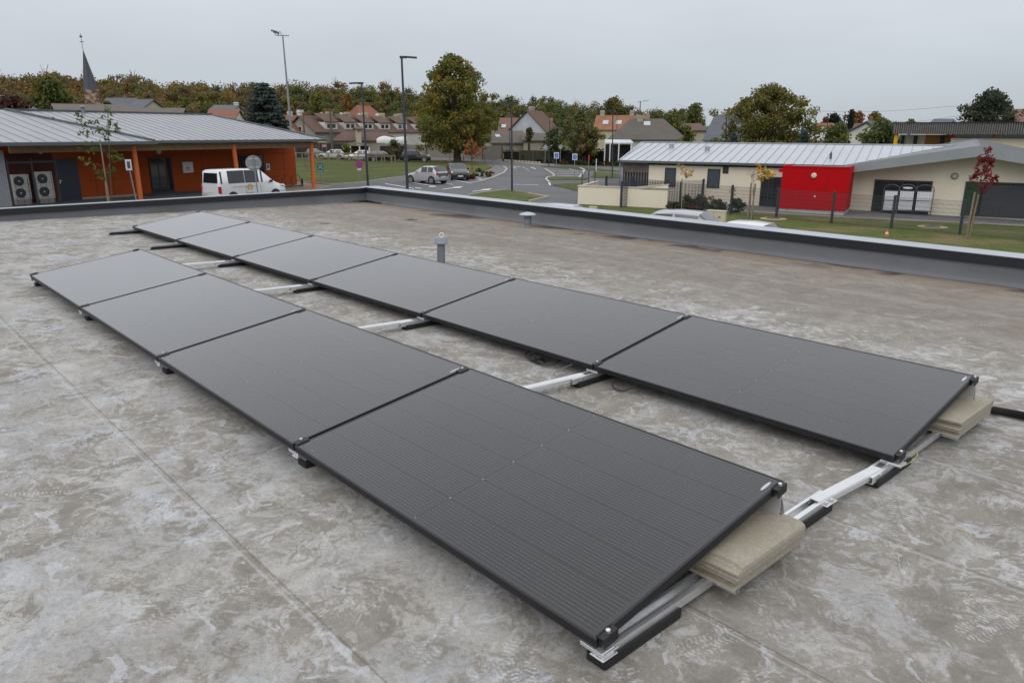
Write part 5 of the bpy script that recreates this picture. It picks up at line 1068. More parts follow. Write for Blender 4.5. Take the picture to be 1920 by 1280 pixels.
h0, h1 = z(322.5), z(306.5); w = 10.5*s_; pn = MB().box((0, -.05, (h0+h1)/2), (w, .03, h1-h0)).build('panel', SGREEN, t); m = MB(); cz = (h0+h1)/2+.06
for a in (45, 135, 225, 315): ca, sa = math.cos(R(a)), math.sin(R(a)); m.bar((ca*w*.16, -.07, cz+sa*w*.16), (ca*w*.48, -.07, cz+sa*w*.48), .055, .01, up=(0, 1, 0))
for dx, dz in ((0, 0), (-.045, -.02), (.045, -.02)): m.box((dx, -.071, cz+dz), (.035, .01, .09))
m.box((0, -.071, h0+.06), (w*.7, .01, .05)); m.build('arrows', SWH, pn)
t, b, z = post_sign('no_parking_sign', 'round blue and red no-parking sign with a small white plate, on the lawn edge', 'road sign', (675, 342.5), 0); s_ = dist(b)/F; MB().cyl((0, 0, 0), .03, z(300), 8).build('post', GALV, t)
zc = z(308.3); r_ = 4.6*s_*1.62; r_ = 7.2*s_; pn = MB().tube([(0, -.05, zc), (0, -.07, zc)], r_, 28).build('disc', SRED, t); MB().tube([(0, -.071, zc), (0, -.075, zc)], r_*.74, 24).build('blue_field', SBLUE, pn); MB().bar((-r_*.5, -.078, zc+r_*.5), (r_*.5, -.078, zc-r_*.5), r_*.2, .006, up=(0, 1, 0)).build('red_bar', SRED, pn)
MB().box((0, -.05, z(317)), (6.5*s_, .03, 4*s_)).build('plate', SWH, t)
bq = At(254, 374, 46.5); t = thing('parking_plate_sign', 'small white rectangular sign with a dark mark, in front of the orange column', 'sign', (bq[0], bq[1], gz(bq[0], bq[1])), math.atan2(bq[1]-C[1], bq[0]-C[0])-math.pi/2+.15); z = lambda y: float(At(250, y, 46.5)[2]-gz(bq[0], bq[1])); s_ = 46.5/F
MB().tube([(.10, .03, -.2), (-.14, .03, z(300))], .032, 8).build('post', GALV, t); h0, h1 = z(319.5), z(299); pn = MB().box((-.12, -.02, (h0+h1)/2), (9.2*s_, .03, h1-h0)).build('panel', SWH, t, bevel=.01); m = MB(); m.box((-.12, -.04, (h0+h1)/2), (4.2*s_, .01, (h1-h0)*.62)); m.build('dark_mark', M('mark_dark', (.06, .07, .08), .6, var=0), pn)
for (px, pb, yt, r_, lb) in ((1022, 307, 271.5, 4., 'pale round sign seen from behind near the hedge corner, left one'), (1050.5, 308, 271, 4.2, 'pale round sign seen from behind near the hedge corner, right one')):
    t, b, z = post_sign('round_sign', lb, 'road sign', (px, pb), 0); s_ = dist(b)/F; MB().cyl((0, 0, 0), .05, z(yt), 8).build('post', SBACK, t); MB().tube([(0, -.06, z(yt+4.5)), (0, -.08, z(yt+4.5))], r_*s_*.9, 20).build('disc', M('pale_sign_back', (.36, .37, .37), .6, .2, var=0), t)
t, b, z = post_sign('road_sign', 'narrow red and white sign seen edge-on beside the hedge', 'road sign', (1103.5, 320), 0); MB().cyl((0, 0, 0), .04, z(292), 8).build('post', GALV, t); MB().box((0, -.04, z(296)), (.16, .05, .7)).build('panel', SRED, t); 
t, b, z = post_sign('marker_post', 'plain pale marker post right of the narrow red sign', 'post', (1117.5, 322), 0); MB().box((0, 0, z(298)/2), (.10, .10, z(298))).build('post', SWH, t)
# small bollards and stones at the road bend
BOL = M('bollard_grey', (.10, .11, .11), .7, var=0)
for k, (px, py, h_, lb) in enumerate(((869, 304, .9, 'short dark bollard at the foot of the big tree'), (908.5, 304, 1.3, 'thin dark bollard in front of the concrete wall'), (884, 301, .9, 'dark bollard right of the big tree trunk'))):
    t = thing('bollard', lb, 'bollard', on_ground(px, py)); MB().tube([(0, 0, 0), (0, 0, h_)], .05, 8).build('post', BOL, t)
for k in range(11):
    px = 948+k*6.3; b = on_ground(px, 303.2+k*.45); t = thing('edging_stone', 'pale edging stone in the row along the hedge foot', 'stone', b, .3, 'edging stones along the hedge foot'); MB().box((0, 0, .15), (.42, .3, .35)).build('stone', KERB2, t, bevel=.05)

# ================================================================== wooden rail fences at the edge of the lawn
WOODR = M('weathered_rail', (.20, .165, .12), .9, var=.2)
def rail_fence(label, pts, hpx, rr=.09):
    b = [on_ground(*p) for p in pts]; t = thing('rail_fence', label, 'fence', b[0])
    top = []
    for p in b:
        h = hpx*dist(p)/F; MB().tube([(p-b[0])+(0, 0, -.1), (p-b[0])+(0, 0, h)], rr, 8).build('post', WOODR, t); top.append(p-b[0]+(0, 0, h*.92))
    m = MB()
    for a, c in zip(top[:-1], top[1:]): m.bar(a, c, .14, .14)
    m.build('rail', WOODR, t)
rail_fence('low wooden rail fence along the near edge of the lawn', [(545, 313), (572, 312), (602, 311), (633, 310.5), (661, 310), (689, 309), (716, 308), (741, 307)], 15)
rail_fence('low wooden rail fence further off, in front of the parked cars', [(556, 302), (567, 302), (580, 302), (598, 302), (617, 302.5), (635, 302.5), (654, 303), (672, 303), (690, 303.5), (706, 304), (721, 304)], 15, .08)

# ================================================================== houses
def mk(n, c, **k): return M(n, c, .9, var=.12, scale=.6, **k)
RT_BROWN = mk('brown_roof_tiles', (.118, .072, .055)); RT_RED = mk('red_roof_tiles', (.205, .085, .055)); RT_ORANGE = mk('orange_roof_tiles', (.245, .115, .064)); RT_GREY = mk('grey_roof_tiles', (.105, .092, .080)); RT_MAROON = mk('maroon_roof_tiles', (.170, .090, .072)); SLATE = mk('slate_roof', (.105, .112, .130)); RT_MOSS = mk('mossy_roof_tiles', (.118, .102, .085))
W_CREAM = mk('house_cream', (.48, .43, .31)); W_WHITE = mk('house_white', (.56, .55, .51)); W_GREY = mk('house_grey_render', (.27, .255, .22)); W_BLUE = mk('house_pale_blue', (.42, .45, .48)); W_BEIGE = mk('house_beige', (.38, .34, .27)); CHIM = mk('chimney_render', (.36, .33, .28)); CHIMB = mk('chimney_brick', (.25, .10, .07)); SKYL = M('skylight_glass', (.42, .46, .50), .2, var=0)
def Zat(px, py, D_): return float(At(px, py, D_)[2])
def house(label, pxc, D_, wpx, depth, y_eave, y_ridge, rot, wall, roof, hip=0., chims=(), wins=(), gwins=(), skys=(), dormers=(), name='house', group=None, th=.18, over=.35, nocat=None, fire=None):
    """pxc,D_ place the middle of the front wall; wpx = front width in photo pixels (as if square-on); heights from pixel rows; rot turns the front"""
    b = At(pxc, 300, D_); z0 = gz(b[0], b[1])-.3; a = math.atan2(b[1]-C[1], b[0]-C[0]); t = thing(name, label, 'house' if not nocat else nocat, (b[0], b[1], z0), a-math.pi/2+rot, group)
    w = wpx*D_/F; he = Zat(pxc, y_eave, D_)-z0; hr = Zat(pxc, y_ridge, D_)-z0+ (0)
    m = MB(); m.box((0, depth/2, he/2), (w, depth, he))
    if not hip:
        for sx in (-1, 1): m.prism([(sx*w/2, 0, he-.01), (sx*w/2, depth, he-.01), (sx*w/2, depth/2, hr-.12)], (-sx*.2, 0, 0))
    wl = m.build('wall', wall, t); o_ = over; sl = (hr-he)/(depth/2); m = MB(); ze_ = he-o_*sl
    hp = hip*w/2
    A = [(-w/2-o_, -o_, ze_), (w/2+o_, -o_, ze_), (w/2+o_-hp, depth/2, hr), (-w/2-o_+hp, depth/2, hr)]; B_ = [(-w/2-o_, depth+o_, ze_), (w/2+o_, depth+o_, ze_)]
    m.prism(A, (0, 0, th)); m.prism([A[3], A[2], B_[1], B_[0]], (0, 0, th))
    if hip: m.prism([A[0], A[3], B_[0]], (0, 0, th)); m.prism([A[1], A[2], B_[1]], (0, 0, th))
    rf_ = m.build('roof', roof, t)
    if fire is not None: MB().prism([(-w/2-.02, -.25, he-.6), (-w/2-.02, depth+.25, he-.6), (-w/2-.02, depth+.25, he+.35), (-w/2-.02, depth/2, hr+.80), (-w/2-.02, -.25, he+.35)], (-.40, 0, 0)).build('fire_wall', fire, t)
    rz_ = lambda y: he+sl*min(max(y, 0), depth/2) if y <= depth/2 else he+sl*(depth-y)
    for (fx, fy, hh, cw_, mt_) in chims: MB().box((fx*w/2, fy*depth, (rz_(fy*depth)+hr)/2+hh/2), (cw_, cw_*.7, hr-rz_(fy*depth)+hh+.6)).box((fx*w/2, fy*depth, hr+hh/2+.28+(0)), (cw_*1.15, cw_*.85, .10)).build('chimney', mt_, rf_)
    for (fx, z_, ww, hh) in wins: f = MB().box((fx*w/2, -.02, z_), (ww+.16, .08, hh+.16)).build('window', WHITEP, t); MB().box((fx*w/2, -.05, z_), (ww, .06, hh)).build('pane', DGLASS, f)
    for (sx, fy, z_, ww, hh) in gwins: f = MB().box((sx*(w/2+.01), fy*depth, z_), (.08, ww+.16, hh+.16)).build('window', WHITEP, t); MB().box((sx*(w/2+.04), fy*depth, z_), (.06, ww, hh)).build('pane', DGLASS, f)
    nA = E([0, -sl, 1.])/math.hypot(sl, 1)
    for (fx, f, ww) in skys: c = E([fx*w/2, f*depth/2, he+sl*f*depth/2+th+.06]); u = E([0, 1, sl])/math.hypot(1, sl); MB().box(c, (ww, ww*1.2, .06), ax=((1, 0, 0), u, nA)).build('skylight', SKYL, rf_)
    for (fx, f, ww, hh) in dormers:
        y0 = f*depth/2; zb_ = he+sl*y0+.05; d = MB().box((fx*w/2, y0+1.3, zb_+hh/2-.1), (ww, 2.6, hh+.2)).build('dormer', W_WHITE, rf_)
        MB().prism([(fx*w/2-ww/2-.12, y0-.2, zb_+hh), (fx*w/2+ww/2+.12, y0-.2, zb_+hh), (fx*w/2+ww/2+.12, y0+2.6, zb_+hh+1.35), (fx*w/2-ww/2-.12, y0+2.6, zb_+hh+1.35)], (0, 0, .14)).build('dormer_roof', roof, d)
        mm2 = MB()
        for q in ((-.2, .2) if ww > 2 else (0,)): mm2.box((fx*w/2+q*ww, y0-.02, zb_+hh*.52), (ww*.26 if ww > 2 else ww*.5, .06, hh*.5))
        mm2.build('dormer_window', DGLASS, d)
    return t
# left group, seen over the orange hall roof
house('low brown-roofed house behind the hall roof at the foot of the church spire', 192, 96, 100, 9, 214, 197, .1, W_BEIGE, RT_MOSS)
house('dark slate-roofed house with a white finial at the far left edge', 42, 120, 60, 9, 206, 180, .35, W_WHITE, SLATE, hip=.5, chims=((-.75, .5, .7, .5, CHIM),))
house('grey slate church nave with a beige gable, right of the spire', 222, 150, 44, 9, 214, 185, -.42, W_BEIGE, SLATE, name='church_nave', nocat='church', th=.25, gwins=())
house('small grey slate chapel roof with a beige gable end facing right', 254, 142, 30, 7.5, 213, 187, -.80, W_CREAM, SLATE, name='chapel', nocat='church')
house('low mossy-roofed house right of the slate church roofs', 296, 110, 82, 8, 217, 203.5, -.15, W_BEIGE, RT_MOSS)
house('house with a slate upper roof beside the blue cedar', 424, 150, 36, 7, 208, 198, -.3, W_WHITE, SLATE, chims=((.9, .5, .4, .8, W_WHITE),))
house('rust-red roof below the slate-roofed house beside the cedar', 421, 138, 44, 7, 222, 206, -.25, W_WHITE, RT_RED)
# church tower and twisted spire
cb = At(181, 240, 170); z0 = gz(cb[0], cb[1]); t = thing('church_tower', 'church tower of mottled stone with a dark pointed slate spire leaning left', 'church', (cb[0], cb[1], z0), math.atan2(cb[1]-C[1], cb[0]-C[0])-math.pi/2)
u_ = 170/F; zt1, zt2, zt3 = Zat(181, 169, 170)-z0, Zat(167, 92, 170)-z0, Zat(163, 64, 170)-z0; u_ *= .74
BRK = two_tone('mottled_stone', (.13, .070, .048), (.40, .31, .23), 1.4, .42, .58); MB().box((0, 0, zt1/2), (28*u_, 28*u_, zt1)).build('tower', BRK, t)
m = MB(); n_r = 12; hw = 14.5*u_; lean = -4.5*u_; vs = []
for i in range(n_r+1):
    f = i/n_r; w_ = hw*(1-f)**1.05; tw = .55*f; cx = lean*f**.9
    for k in range(8): a = math.pi/4*k+math.pi/8+tw; vs.append((cx+w_*1.06*math.cos(a), w_*1.06*math.sin(a), zt1+(zt2-zt1)*f))
m.v = vs; m.f = [(i*8+k, i*8+(k+1) % 8, (i+1)*8+(k+1) % 8, (i+1)*8+k) for i in range(n_r) for k in range(8)]; sp_ = m.build('spire', M('spire_slate', (.050, .056, .070), .6, var=.15, scale=1.5), t)
m = MB(); m.tube([(lean, 0, zt2-.3), (lean-.05, 0, zt3)], .05, 6); m.box((lean-.02, 0, zt2+(zt3-zt2)*.45), (.7, .08, .12)); m.box((lean-.04, 0, zt2+(zt3-zt2)*.8), (.45, .06, .35)); m.build('cross_and_weathercock', GUTTER, sp_)
# row beyond the car park
house('cream gabled house with a red tiled roof and a rust-coloured shutter', 583, 136, 50, 7., 248, 218, .85, W_CREAM, RT_RED, chims=((-.2, .5, .5, .7, W_WHITE), (.85, .5, .8, 1.0, W_WHITE)), gwins=((-1, .45, 4.2, 1.1, 1.2),))
tl = [(622, 134, 66, 'terraced house with a blank grey gable wall, left end of the terrace'), (658, 140, 54, 'terraced house with a white dormer, second in the terrace'), (691, 147, 50, 'terraced house with a white dormer, third in the terrace'), (722, 154, 50, 'terraced house with a cream fire wall and chimney, fourth in the terrace'), (754, 161, 50, 'terraced house with a white dormer, behind the tall lamp post'), (786, 168, 50, 'terraced house partly hidden by the left side of the big tree')]
for k, (px, D_, w_, lb) in enumerate(tl):
    house(lb, px, D_, w_, 7.5, 247, 219+k*.5, .72, W_GREY if k == 0 else W_WHITE, RT_BROWN, chims=((.86, .42, .6, 1.0, W_CREAM if k in (2, 3) else CHIM), (-.55, .55, .4, .6, CHIMB)), dormers=((.22, .10, 2.7, 1.25),), gwins=((-1, .5, 4.4, .7, 1.3),) if k == 0 else (), group='brown-roofed terraced houses', fire=None if k == 0 else (W_WHITE if k in (2, 4) else W_CREAM if k == 3 else W_GREY))
house('long low garage block with a brown roof in front of the terrace', 690, 131, 112, 6, 264, 250, .12, W_BEIGE, RT_BROWN, hip=.35, name='garage_block', wins=())
house('small cream dormer house front standing above the garage roof', 676, 128, 7, 3, 243, 240, .1, W_CREAM, RT_BROWN)
house('large red hip-roofed house standing behind the terrace', 702, 175, 42, 10, 222, 198, .4, W_BEIGE, RT_RED, hip=.55, chims=((-.15, .5, .5, .8, CHIMB), (.35, .5, .5, .8, CHIMB)))
house('maroon-roofed house with a skylight, right of the big tree', 982, 150, 92, 9, 250, 222, -.1, W_BEIGE, RT_MAROON, skys=((.05, .5, .9), (-.85, .4, .9)), chims=((-.15, .5, .4, 1.0, CHIM),))
house('pale blue gabled house whose steep brown roof falls to the right', 1037, 141, 46, 8.5, 248, 209, 1.02, W_BLUE, RT_BROWN, chims=((-.1, .55, .6, 1.0, CHIM),), gwins=((-1, .45, 4.5, 1.4, 1.8),))
house('low grey-roofed barn left of the round sign backs', 955, 128, 66, 8, 268, 247, .25, W_BEIGE, RT_MOSS, skys=((-.5, .5, .8),), name='barn', nocat='barn')
house('second low grey-roofed barn beside the pale blue gable', 1005, 126, 46, 7, 264, 252, -.05, W_BEIGE, RT_GREY, name='barn', nocat='barn')
house('house with an orange tiled roof and three skylights', 1160, 165, 92, 9, 243, 217, -.12, W_CREAM, RT_ORANGE, skys=((-.62, .45, 1.2), (-.1, .45, 1.2), (.42, .45, 1.2)), chims=((-.82, .5, .9, .9, CHIM), (.35, .5, .9, .9, CHIM), (.62, .4, .0, .8, CHIM)))
bh = house('bungalow with a hipped dark brown roof and cream walls', 1212, 118, 128, 10, 260, 224, .05, W_WHITE, RT_GREY, hip=.62, over=.5, chims=((-.2, .45, .3, .9, CHIM),), skys=((.0, .72, 1.0),), wins=((-.35, 2.2, 1.2, 1.1), (-.75, 2.0, 1.0, 1.2)), name='bungalow')
vr = At(1160, 285, 112); z0 = gz(vr[0], vr[1]); t = thing('veranda', 'white glazed veranda roof on posts beside the bungalow', 'veranda', (vr[0], vr[1], z0), math.atan2(vr[1]-C[1], vr[0]-C[0])-math.pi/2); ve = Zat(1160, 269, 112)-z0; vt_ = Zat(1160, 263.5, 112)-z0; w_ = 52*112/F
MB().prism([(-w_/2, 0, ve), (w_/2, 0, ve), (w_/2-.4, 2.6, vt_), (-w_/2, 2.6, vt_)], (0, 0, .1)).build('veranda_roof', M('veranda_glass', (.50, .54, .58), .3, var=0), t)
for fx in (-.48, -.3, .0, .42): MB().box((fx*w_, .05, ve/2), (.16, .16, ve)).build('post', WHITEP, t)
MB().box((-.02*w_, 2.2, ve/2), (w_*.92, .15, ve*.9)).build('window_wall', DGLASS, t)
# grey slate house with an upright dormer left of the walnut tree
house('tall house with a steep grey slate roof left of the walnut tree', 1352, 105, 60, 10, 262, 216, -.25, W_WHITE, SLATE, chims=(), name='slate_house', gwins=())
house('pale stone house half hidden behind the trees left of the slate roof', 1303, 135, 30, 8, 245, 233, .3, W_BEIGE, RT_BROWN)
house('small far brown-roofed house just above the school ridge', 1275, 150, 22, 7, 262, 252, .1, W_WHITE, RT_BROWN)
house('cream flat-topped house between the walnut tree and the far lamp', 1538, 120, 34, 7, 262, 240, .1, W_CREAM, M('pale_flat_roof', (.42, .42, .40), .8, var=.05), hip=.9)
house('brown-roofed house behind the bushes right of the far lamp', 1622, 125, 48, 8, 250, 233, -.1, W_BEIGE, RT_BROWN, skys=((.3, .5, .8),))
house('white gabled house with dark roof edges just left of the slatted building', 1664, 118, 22, 6, 252, 229, 1.2, W_WHITE, SLATE, chims=((.2, .5, .5, .4, CHIMB),))
house('dark red-brown roof at the far right edge behind the conifer', 1950, 110, 90, 10, 238, 205, .1, W_BEIGE, RT_MAROON)
house('distant slate hipped roof rising over the slatted parapet', 1758, 170, 44, 9, 238, 224, .0, W_WHITE, SLATE, hip=.5)
house('far tiled house seen through the gap left of the conifers', 1545, 160, 24, 7, 245, 232, .2, W_BEIGE, RT_RED)
# modern building with the slatted parapet
MDn = E([math.cos(R(18-90)), math.sin(R(18-90)), 0.]); mb_ = At(1800, 262, 72); m0 = E([mb_[0], mb_[1], 0.])
def mf(px, py, d=0.): q = PV(px, py, m0-MDn*d, ce); return float(np.dot(q-m0, ce)), float(q[2])
t = thing('slatted_building', 'modern low building with a grey timber-slat parapet, yellow column and orange wall', 'building', m0, R(18)); x0, zt_ = mf(1677, 231); _, zb_ = mf(1677, 251.5); x1 = mf(2080, 231)[0]
MB().box(((x0+x1)/2, 1.5, (zt_+zb_)/2), (x1-x0, 2.9, zt_-zb_)).build('parapet_band', M('dark_slat_backing', (.06, .058, .055), .9, var=0), t)
m = MB(); n_s = int((x1-x0)/.16)
for i in range(n_s): xx = x0+(x1-x0)*(i+.5)/n_s; m.box((xx, .0, (zt_+zb_)/2+random.uniform(-.02, .02)), (.085, .06, zt_-zb_))
for i in range(16): m.box((x0-.0, .1+.18*i, (zt_+zb_)/2), (.06, .085, zt_-zb_))
m.build('slats', M('grey_timber_slats', (.155, .150, .145), .85, var=.3, scale=4), t)['kind'] = 'stuff'
MB().box(((x0+x1)/2, .02, zt_+.04), (x1-x0+.1, .2, .07)).build('cap', BLACK_ALU, t)
xa_, xb_ = mf(1735, 260, 3)[0], mf(1783, 260, 3)[0]; xw0 = mf(1686, 260, 3)[0]
MB().box(((xw0+xa_)/2, 3.5, (zb_-2)/2), (xa_-xw0, 1., zb_+1.9)).build('cream_wall', CREAM, t); MB().box(((xa_+xb_)/2, 3.45, (zb_-2)/2), (xb_-xa_, 1., zb_+1.9)).build('orange_wall', M('ochre_panel', (.42, .20, .045), .7, var=.05), t)
for (pa, pb) in ((1691, 1697), (1714, 1721), (1764, 1772)): xx0, xx1 = mf(pa, 255, 3)[0], mf(pb, 255, 3)[0]; MB().box(((xx0+xx1)/2, 2.92, mf(pa, 263, 3)[1]), (xx1-xx0, .12, mf(pa, 255, 3)[1]-mf(pa, 271, 3)[1])).build('window', WDARK, t)
xx = mf(1680, 260, .4)[0]; MB().cyl((xx, .4, -1), .16, zb_+1, 14).build('yellow_column', M('yellow_paint', (.62, .36, .01), .5, var=0), t)
xr0_ = mf(1783, 262, 1.)[0]; z_a = mf(1800, 259.5, 1.)[1]; MB().box(((xr0_+x1)/2, 3.0, (z_a-1)/2), (x1-xr0_, 4., z_a+1)).build('lower_wall', CREAM, t); MB().box(((xr0_+x1)/2, 3.2, (z_a+zb_)/2), (x1-xr0_-.3, 3.6, zb_-z_a)).build('strip_window', DGLASS, t)
for px, c_ in ((1787, (.40, .02, .02)), (1868, (.45, .16, .03))): xx = mf(px, 255, 1.)[0]; MB().box((xx, 1.1, (z_a+zb_)/2), (.28, .3, zb_-z_a)).build('coloured_column', M('col_%d' % px, c_, .5, var=0), t)

# ================================================================== walls, sheds, tarpaulins beyond the road
PRECAST = M('precast_concrete_wall', (.235, .215, .18), .9, var=.12, scale=.5)
def long_wall(label, pts, top_px, mat, name='boundary_wall', th=.2, joints=0., cat='wall'):
    b = [on_ground(*p) for p in pts]; t = thing(name, label, cat, b[0]); m = MB(); jn = MB()
    for i, (a, c) in enumerate(zip(b[:-1], b[1:])):
        h0 = At(pts[i][0], top_px[i], dist(a))[2]-a[2]; h1 = At(pts[i+1][0], top_px[i+1], dist(c))[2]-c[2]; a_, c_ = a-b[0], c-b[0]; m.prism([a_-(0, 0, .3), c_-(0, 0, .3), c_+(0, 0, h1), a_+(0, 0, h0)], (th*.7, -th*.3, 0) if False else tuple(E([-(c-a)[1], (c-a)[0], 0.])/np.linalg.norm((c-a)[:2])*th))
        if joints:
            n = max(1, int(np.linalg.norm(c-a)/joints)); pn = E([(c-a)[1], -(c-a)[0], 0.])/np.linalg.norm((c-a)[:2])
            for k in range(n+1): q = a_+(c_-a_)*k/n; jn.box(q+pn*.05+(0, 0, (h0+(h1-h0)*k/n)/2), (.16, .16, h0+(h1-h0)*k/n+.04), math.atan2((c-a)[1], (c-a)[0]))
    w = m.build('wall', mat, t)
    if joints: jn.build('wall_post', M('wall_post_dark', (.11, .10, .085), .9, var=.1), w)['kind'] = 'stuff'
    return t
long_wall('long grey-beige precast concrete wall behind the road and the big tree', [(760, 293.5), (800, 295), (860, 296.5), (905, 299), (942, 301)], (271, 272, 273, 273.5, 274), PRECAST, joints=4.5)
long_wall('light wooden board fence behind the parked cars left of the wall', [(690, 290), (726, 291.5), (760, 293)], (268.5, 269, 271), M('board_fence_grey', (.20, .18, .15), .9, var=.25, scale=1.5), 'board_fence', joints=2., cat='fence')
HEDGEG = None
g_ = At(1155, 303, 108); long_wall('turquoise-green mesh screen fence right of the dark hedge', [(1130, 305), (1160, 306.5), (1200, 308)], (287, 286.5, 286), M('green_screen_mesh', (.018, .095, .085), .8, var=.2), 'screen_fence', cat='fence')
lw_ = long_wall('low concrete wire fence with posts before the dark hedge', [(975, 303.5), (1000, 304.5), (1036, 306)], (282, 282, 283), M('old_hedge_wire', (.05, .055, .035), .95, var=.3), 'wire_fence', joints=3.6, cat='fence')
b = At(735, 268, 125); z0 = gz(b[0], b[1]); zc = Zat(735, 263, 125)-z0; t = thing('tarpaulin_cover', 'long white tarpaulin-covered caravan or boat showing above the fence', 'covered boat', (b[0], b[1], z0), math.atan2(b[1]-C[1], b[0]-C[0])-math.pi/2); m = MB(); w_ = 54*125/F; st_ = []
for i in range(13):
    f = i/12; r_ = .95*math.sin(math.pi*min(1, .12+f*.9)**.8) if f < .5 else .9-.12*f; st_.append([(-w_/2+w_*f, r_*1.2*math.cos(a), zc-.3+(.1*math.sin(f*9))+r_*.95*math.sin(a)) for a in np.linspace(-.3, math.pi+.3, 12)])
m.v = [p for r_ in st_ for p in r_]; m.f = [(i*12+j, i*12+j+1, (i+1)*12+j+1, (i+1)*12+j) for i in range(12) for j in range(11)]; m.f += [tuple(range(12)), tuple(144+j for j in range(12))]; m.build('tarpaulin', M('white_tarpaulin', (.62, .63, .64), .5, var=.06, scale=2), t, smooth=True); MB().box((0, 0, (zc-.9)/2), (w_*.8, 1.6, zc-.9)).build('trailer', TRIM, t)
# carport and sheds
b = At(668, 285, 122); z0 = gz(b[0], b[1]); t = thing('carport', 'grey carport with a shallow roof on white posts behind the parked cars', 'carport', (b[0], b[1], z0), math.atan2(b[1]-C[1], b[0]-C[0])-math.pi/2); zr_ = Zat(668, 272, 122)-z0; w_ = 50*122/F
MB().prism([(-w_/2, -.2, zr_-.1), (0, -.2, zr_+.45), (w_/2, -.2, zr_-.1), (w_/2, -.2, zr_-.3), (0, -.2, zr_+.25), (-w_/2, -.2, zr_-.3)], (0, 3.5, 0)).build('carport_roof', M('pale_green_roof', (.17, .18, .165), .8, var=.1), t)
for fx in (-.46, -.2, .12, .46): MB().box((fx*w_, 0, (zr_-.2)/2), (.2, .2, zr_-.2)).build('post', WHITEP, t)
MB().box((0, 3.3, (zr_-.2)/2), (w_*.95, .15, zr_-.2)).build('back_wall', M('shed_boards', (.13, .11, .085), .9, var=.2), t)
for k, (px, D_, w_, y0, y1, c_, lb) in enumerate(((567, 120, 16, 246, 258, (.55, .52, .40), 'cream poster board under the hall eaves'), (606, 119, 13, 259, 267, (.52, .50, .16), 'pale yellow banner right of the hall eaves'), (609, 117, 7.5, 271, 276, (.50, .22, .25), 'small pink and red banner under the yellow one'), (591, 116, 8, 271, 276, (.42, .24, .27), 'faded pink banner beside the orange column'))):
    if k == 0: continue
    b = At(px, 290, D_); z0 = gz(b[0], b[1]); t = thing('banner', lb, 'banner', (b[0], b[1], z0), math.atan2(b[1]-C[1], b[0]-C[0])-math.pi/2); u_ = D_/F; h1, h0 = Zat(px, y0, D_)-z0, Zat(px, y1, D_)-z0; MB().box((0, 0, (h0+h1)/2), (w_*u_, .04, h1-h0)).build('cloth', M('banner_%d' % k, c_, .8, var=.15, scale=3), t)
    for s_ in (-1, 1): MB().box((s_*w_*u_/2, 0, h1/2), (.07, .07, h1)).build('post', WOODR, t)
b = At(560, 294, 118); long_wall('dark railing fence behind the hall corner', [(556, 297), (590, 296), (622, 295), (650, 294)], (268, 268, 269, 270), M('dark_hedge_rail', (.055, .055, .05), .9, var=.3, scale=2), 'railing', joints=2.4, cat='fence')
# wires
for k, (pa, pb, Da, Db, lb) in enumerate((((1265, 195), (1352, 206), 150, 120, 'thin overhead wire left of the walnut tree'), ((1525, 209), (1840, 195.5), 120, 95, 'upper thin overhead wire running to the right-hand conifer'), ((1655, 226.5), (1800, 217), 120, 95, 'lower thin overhead wire above the slatted building'))):
    a, b = At(*pa, Da), At(*pb, Db); m_ = (a+b)/2-(0, 0, .35); tag(MB().tube(catmull([a, m_, b], 8), .013, 5).build('power_line', CABLE), lb, 'power line')

# ================================================================== trees and shrubs
BARK = M('bark', (.060, .048, .036), .95, var=.3, scale=3, bump=.4, bs=12); BARKP = M('pale_stake', (.21, .17, .115), .9, var=.2, scale=4); TWIG = M('thin_branch', (.10, .075, .055), .9, var=.2)
def jit(c, v=.18): k = 1+random.uniform(-v, v); return (c[0]*k*(1+random.uniform(-.08, .08)), c[1]*k, c[2]*k)
def cards(m, c, rad, n, size, col, flat=.75, jv=.15, asp=.62):
    """n leaf-clump cards spread in an uneven ball round c"""
    if n < 1: return
    d = rng.normal(size=(n, 3)); d /= np.linalg.norm(d, axis=1)[:, None]; p = E(c, float)+d*(rad*rng.random(n)**.45)[:, None]*E([1, 1, flat])
    u = rng.normal(size=(n, 3)); u /= np.linalg.norm(u, axis=1)[:, None]; w = np.cross(u, d+rng.normal(size=(n, 3))*.5); w /= np.linalg.norm(w, axis=1)[:, None]+1e-9
    s_ = (size*(.6+.8*rng.random(n)))[:, None]*.5; u = u*s_; w = w*s_*asp
    q = np.stack([p-u-w*.3, p-u*.2+w, p+u+w*.25, p+u*.3-w], 1).reshape(-1, 3); k = len(m.v); m.v += q.tolist()
    m.f += [(k+4*a, k+4*a+1, k+4*a+2, k+4*a+3) for a in range(n)]; cc = E(col)*(1+rng.uniform(-jv, jv, (n, 1)))*(1+rng.uniform(-.05, .05, (n, 3))); m.c += cc.tolist()
def prof_r(prof, f):
    for (a, ra), (b, rb) in zip(prof[:-1], prof[1:]):
        if a <= f <= b: return ra+(rb-ra)*(f-a)/(b-a+1e-9)
    return prof[-1][1]
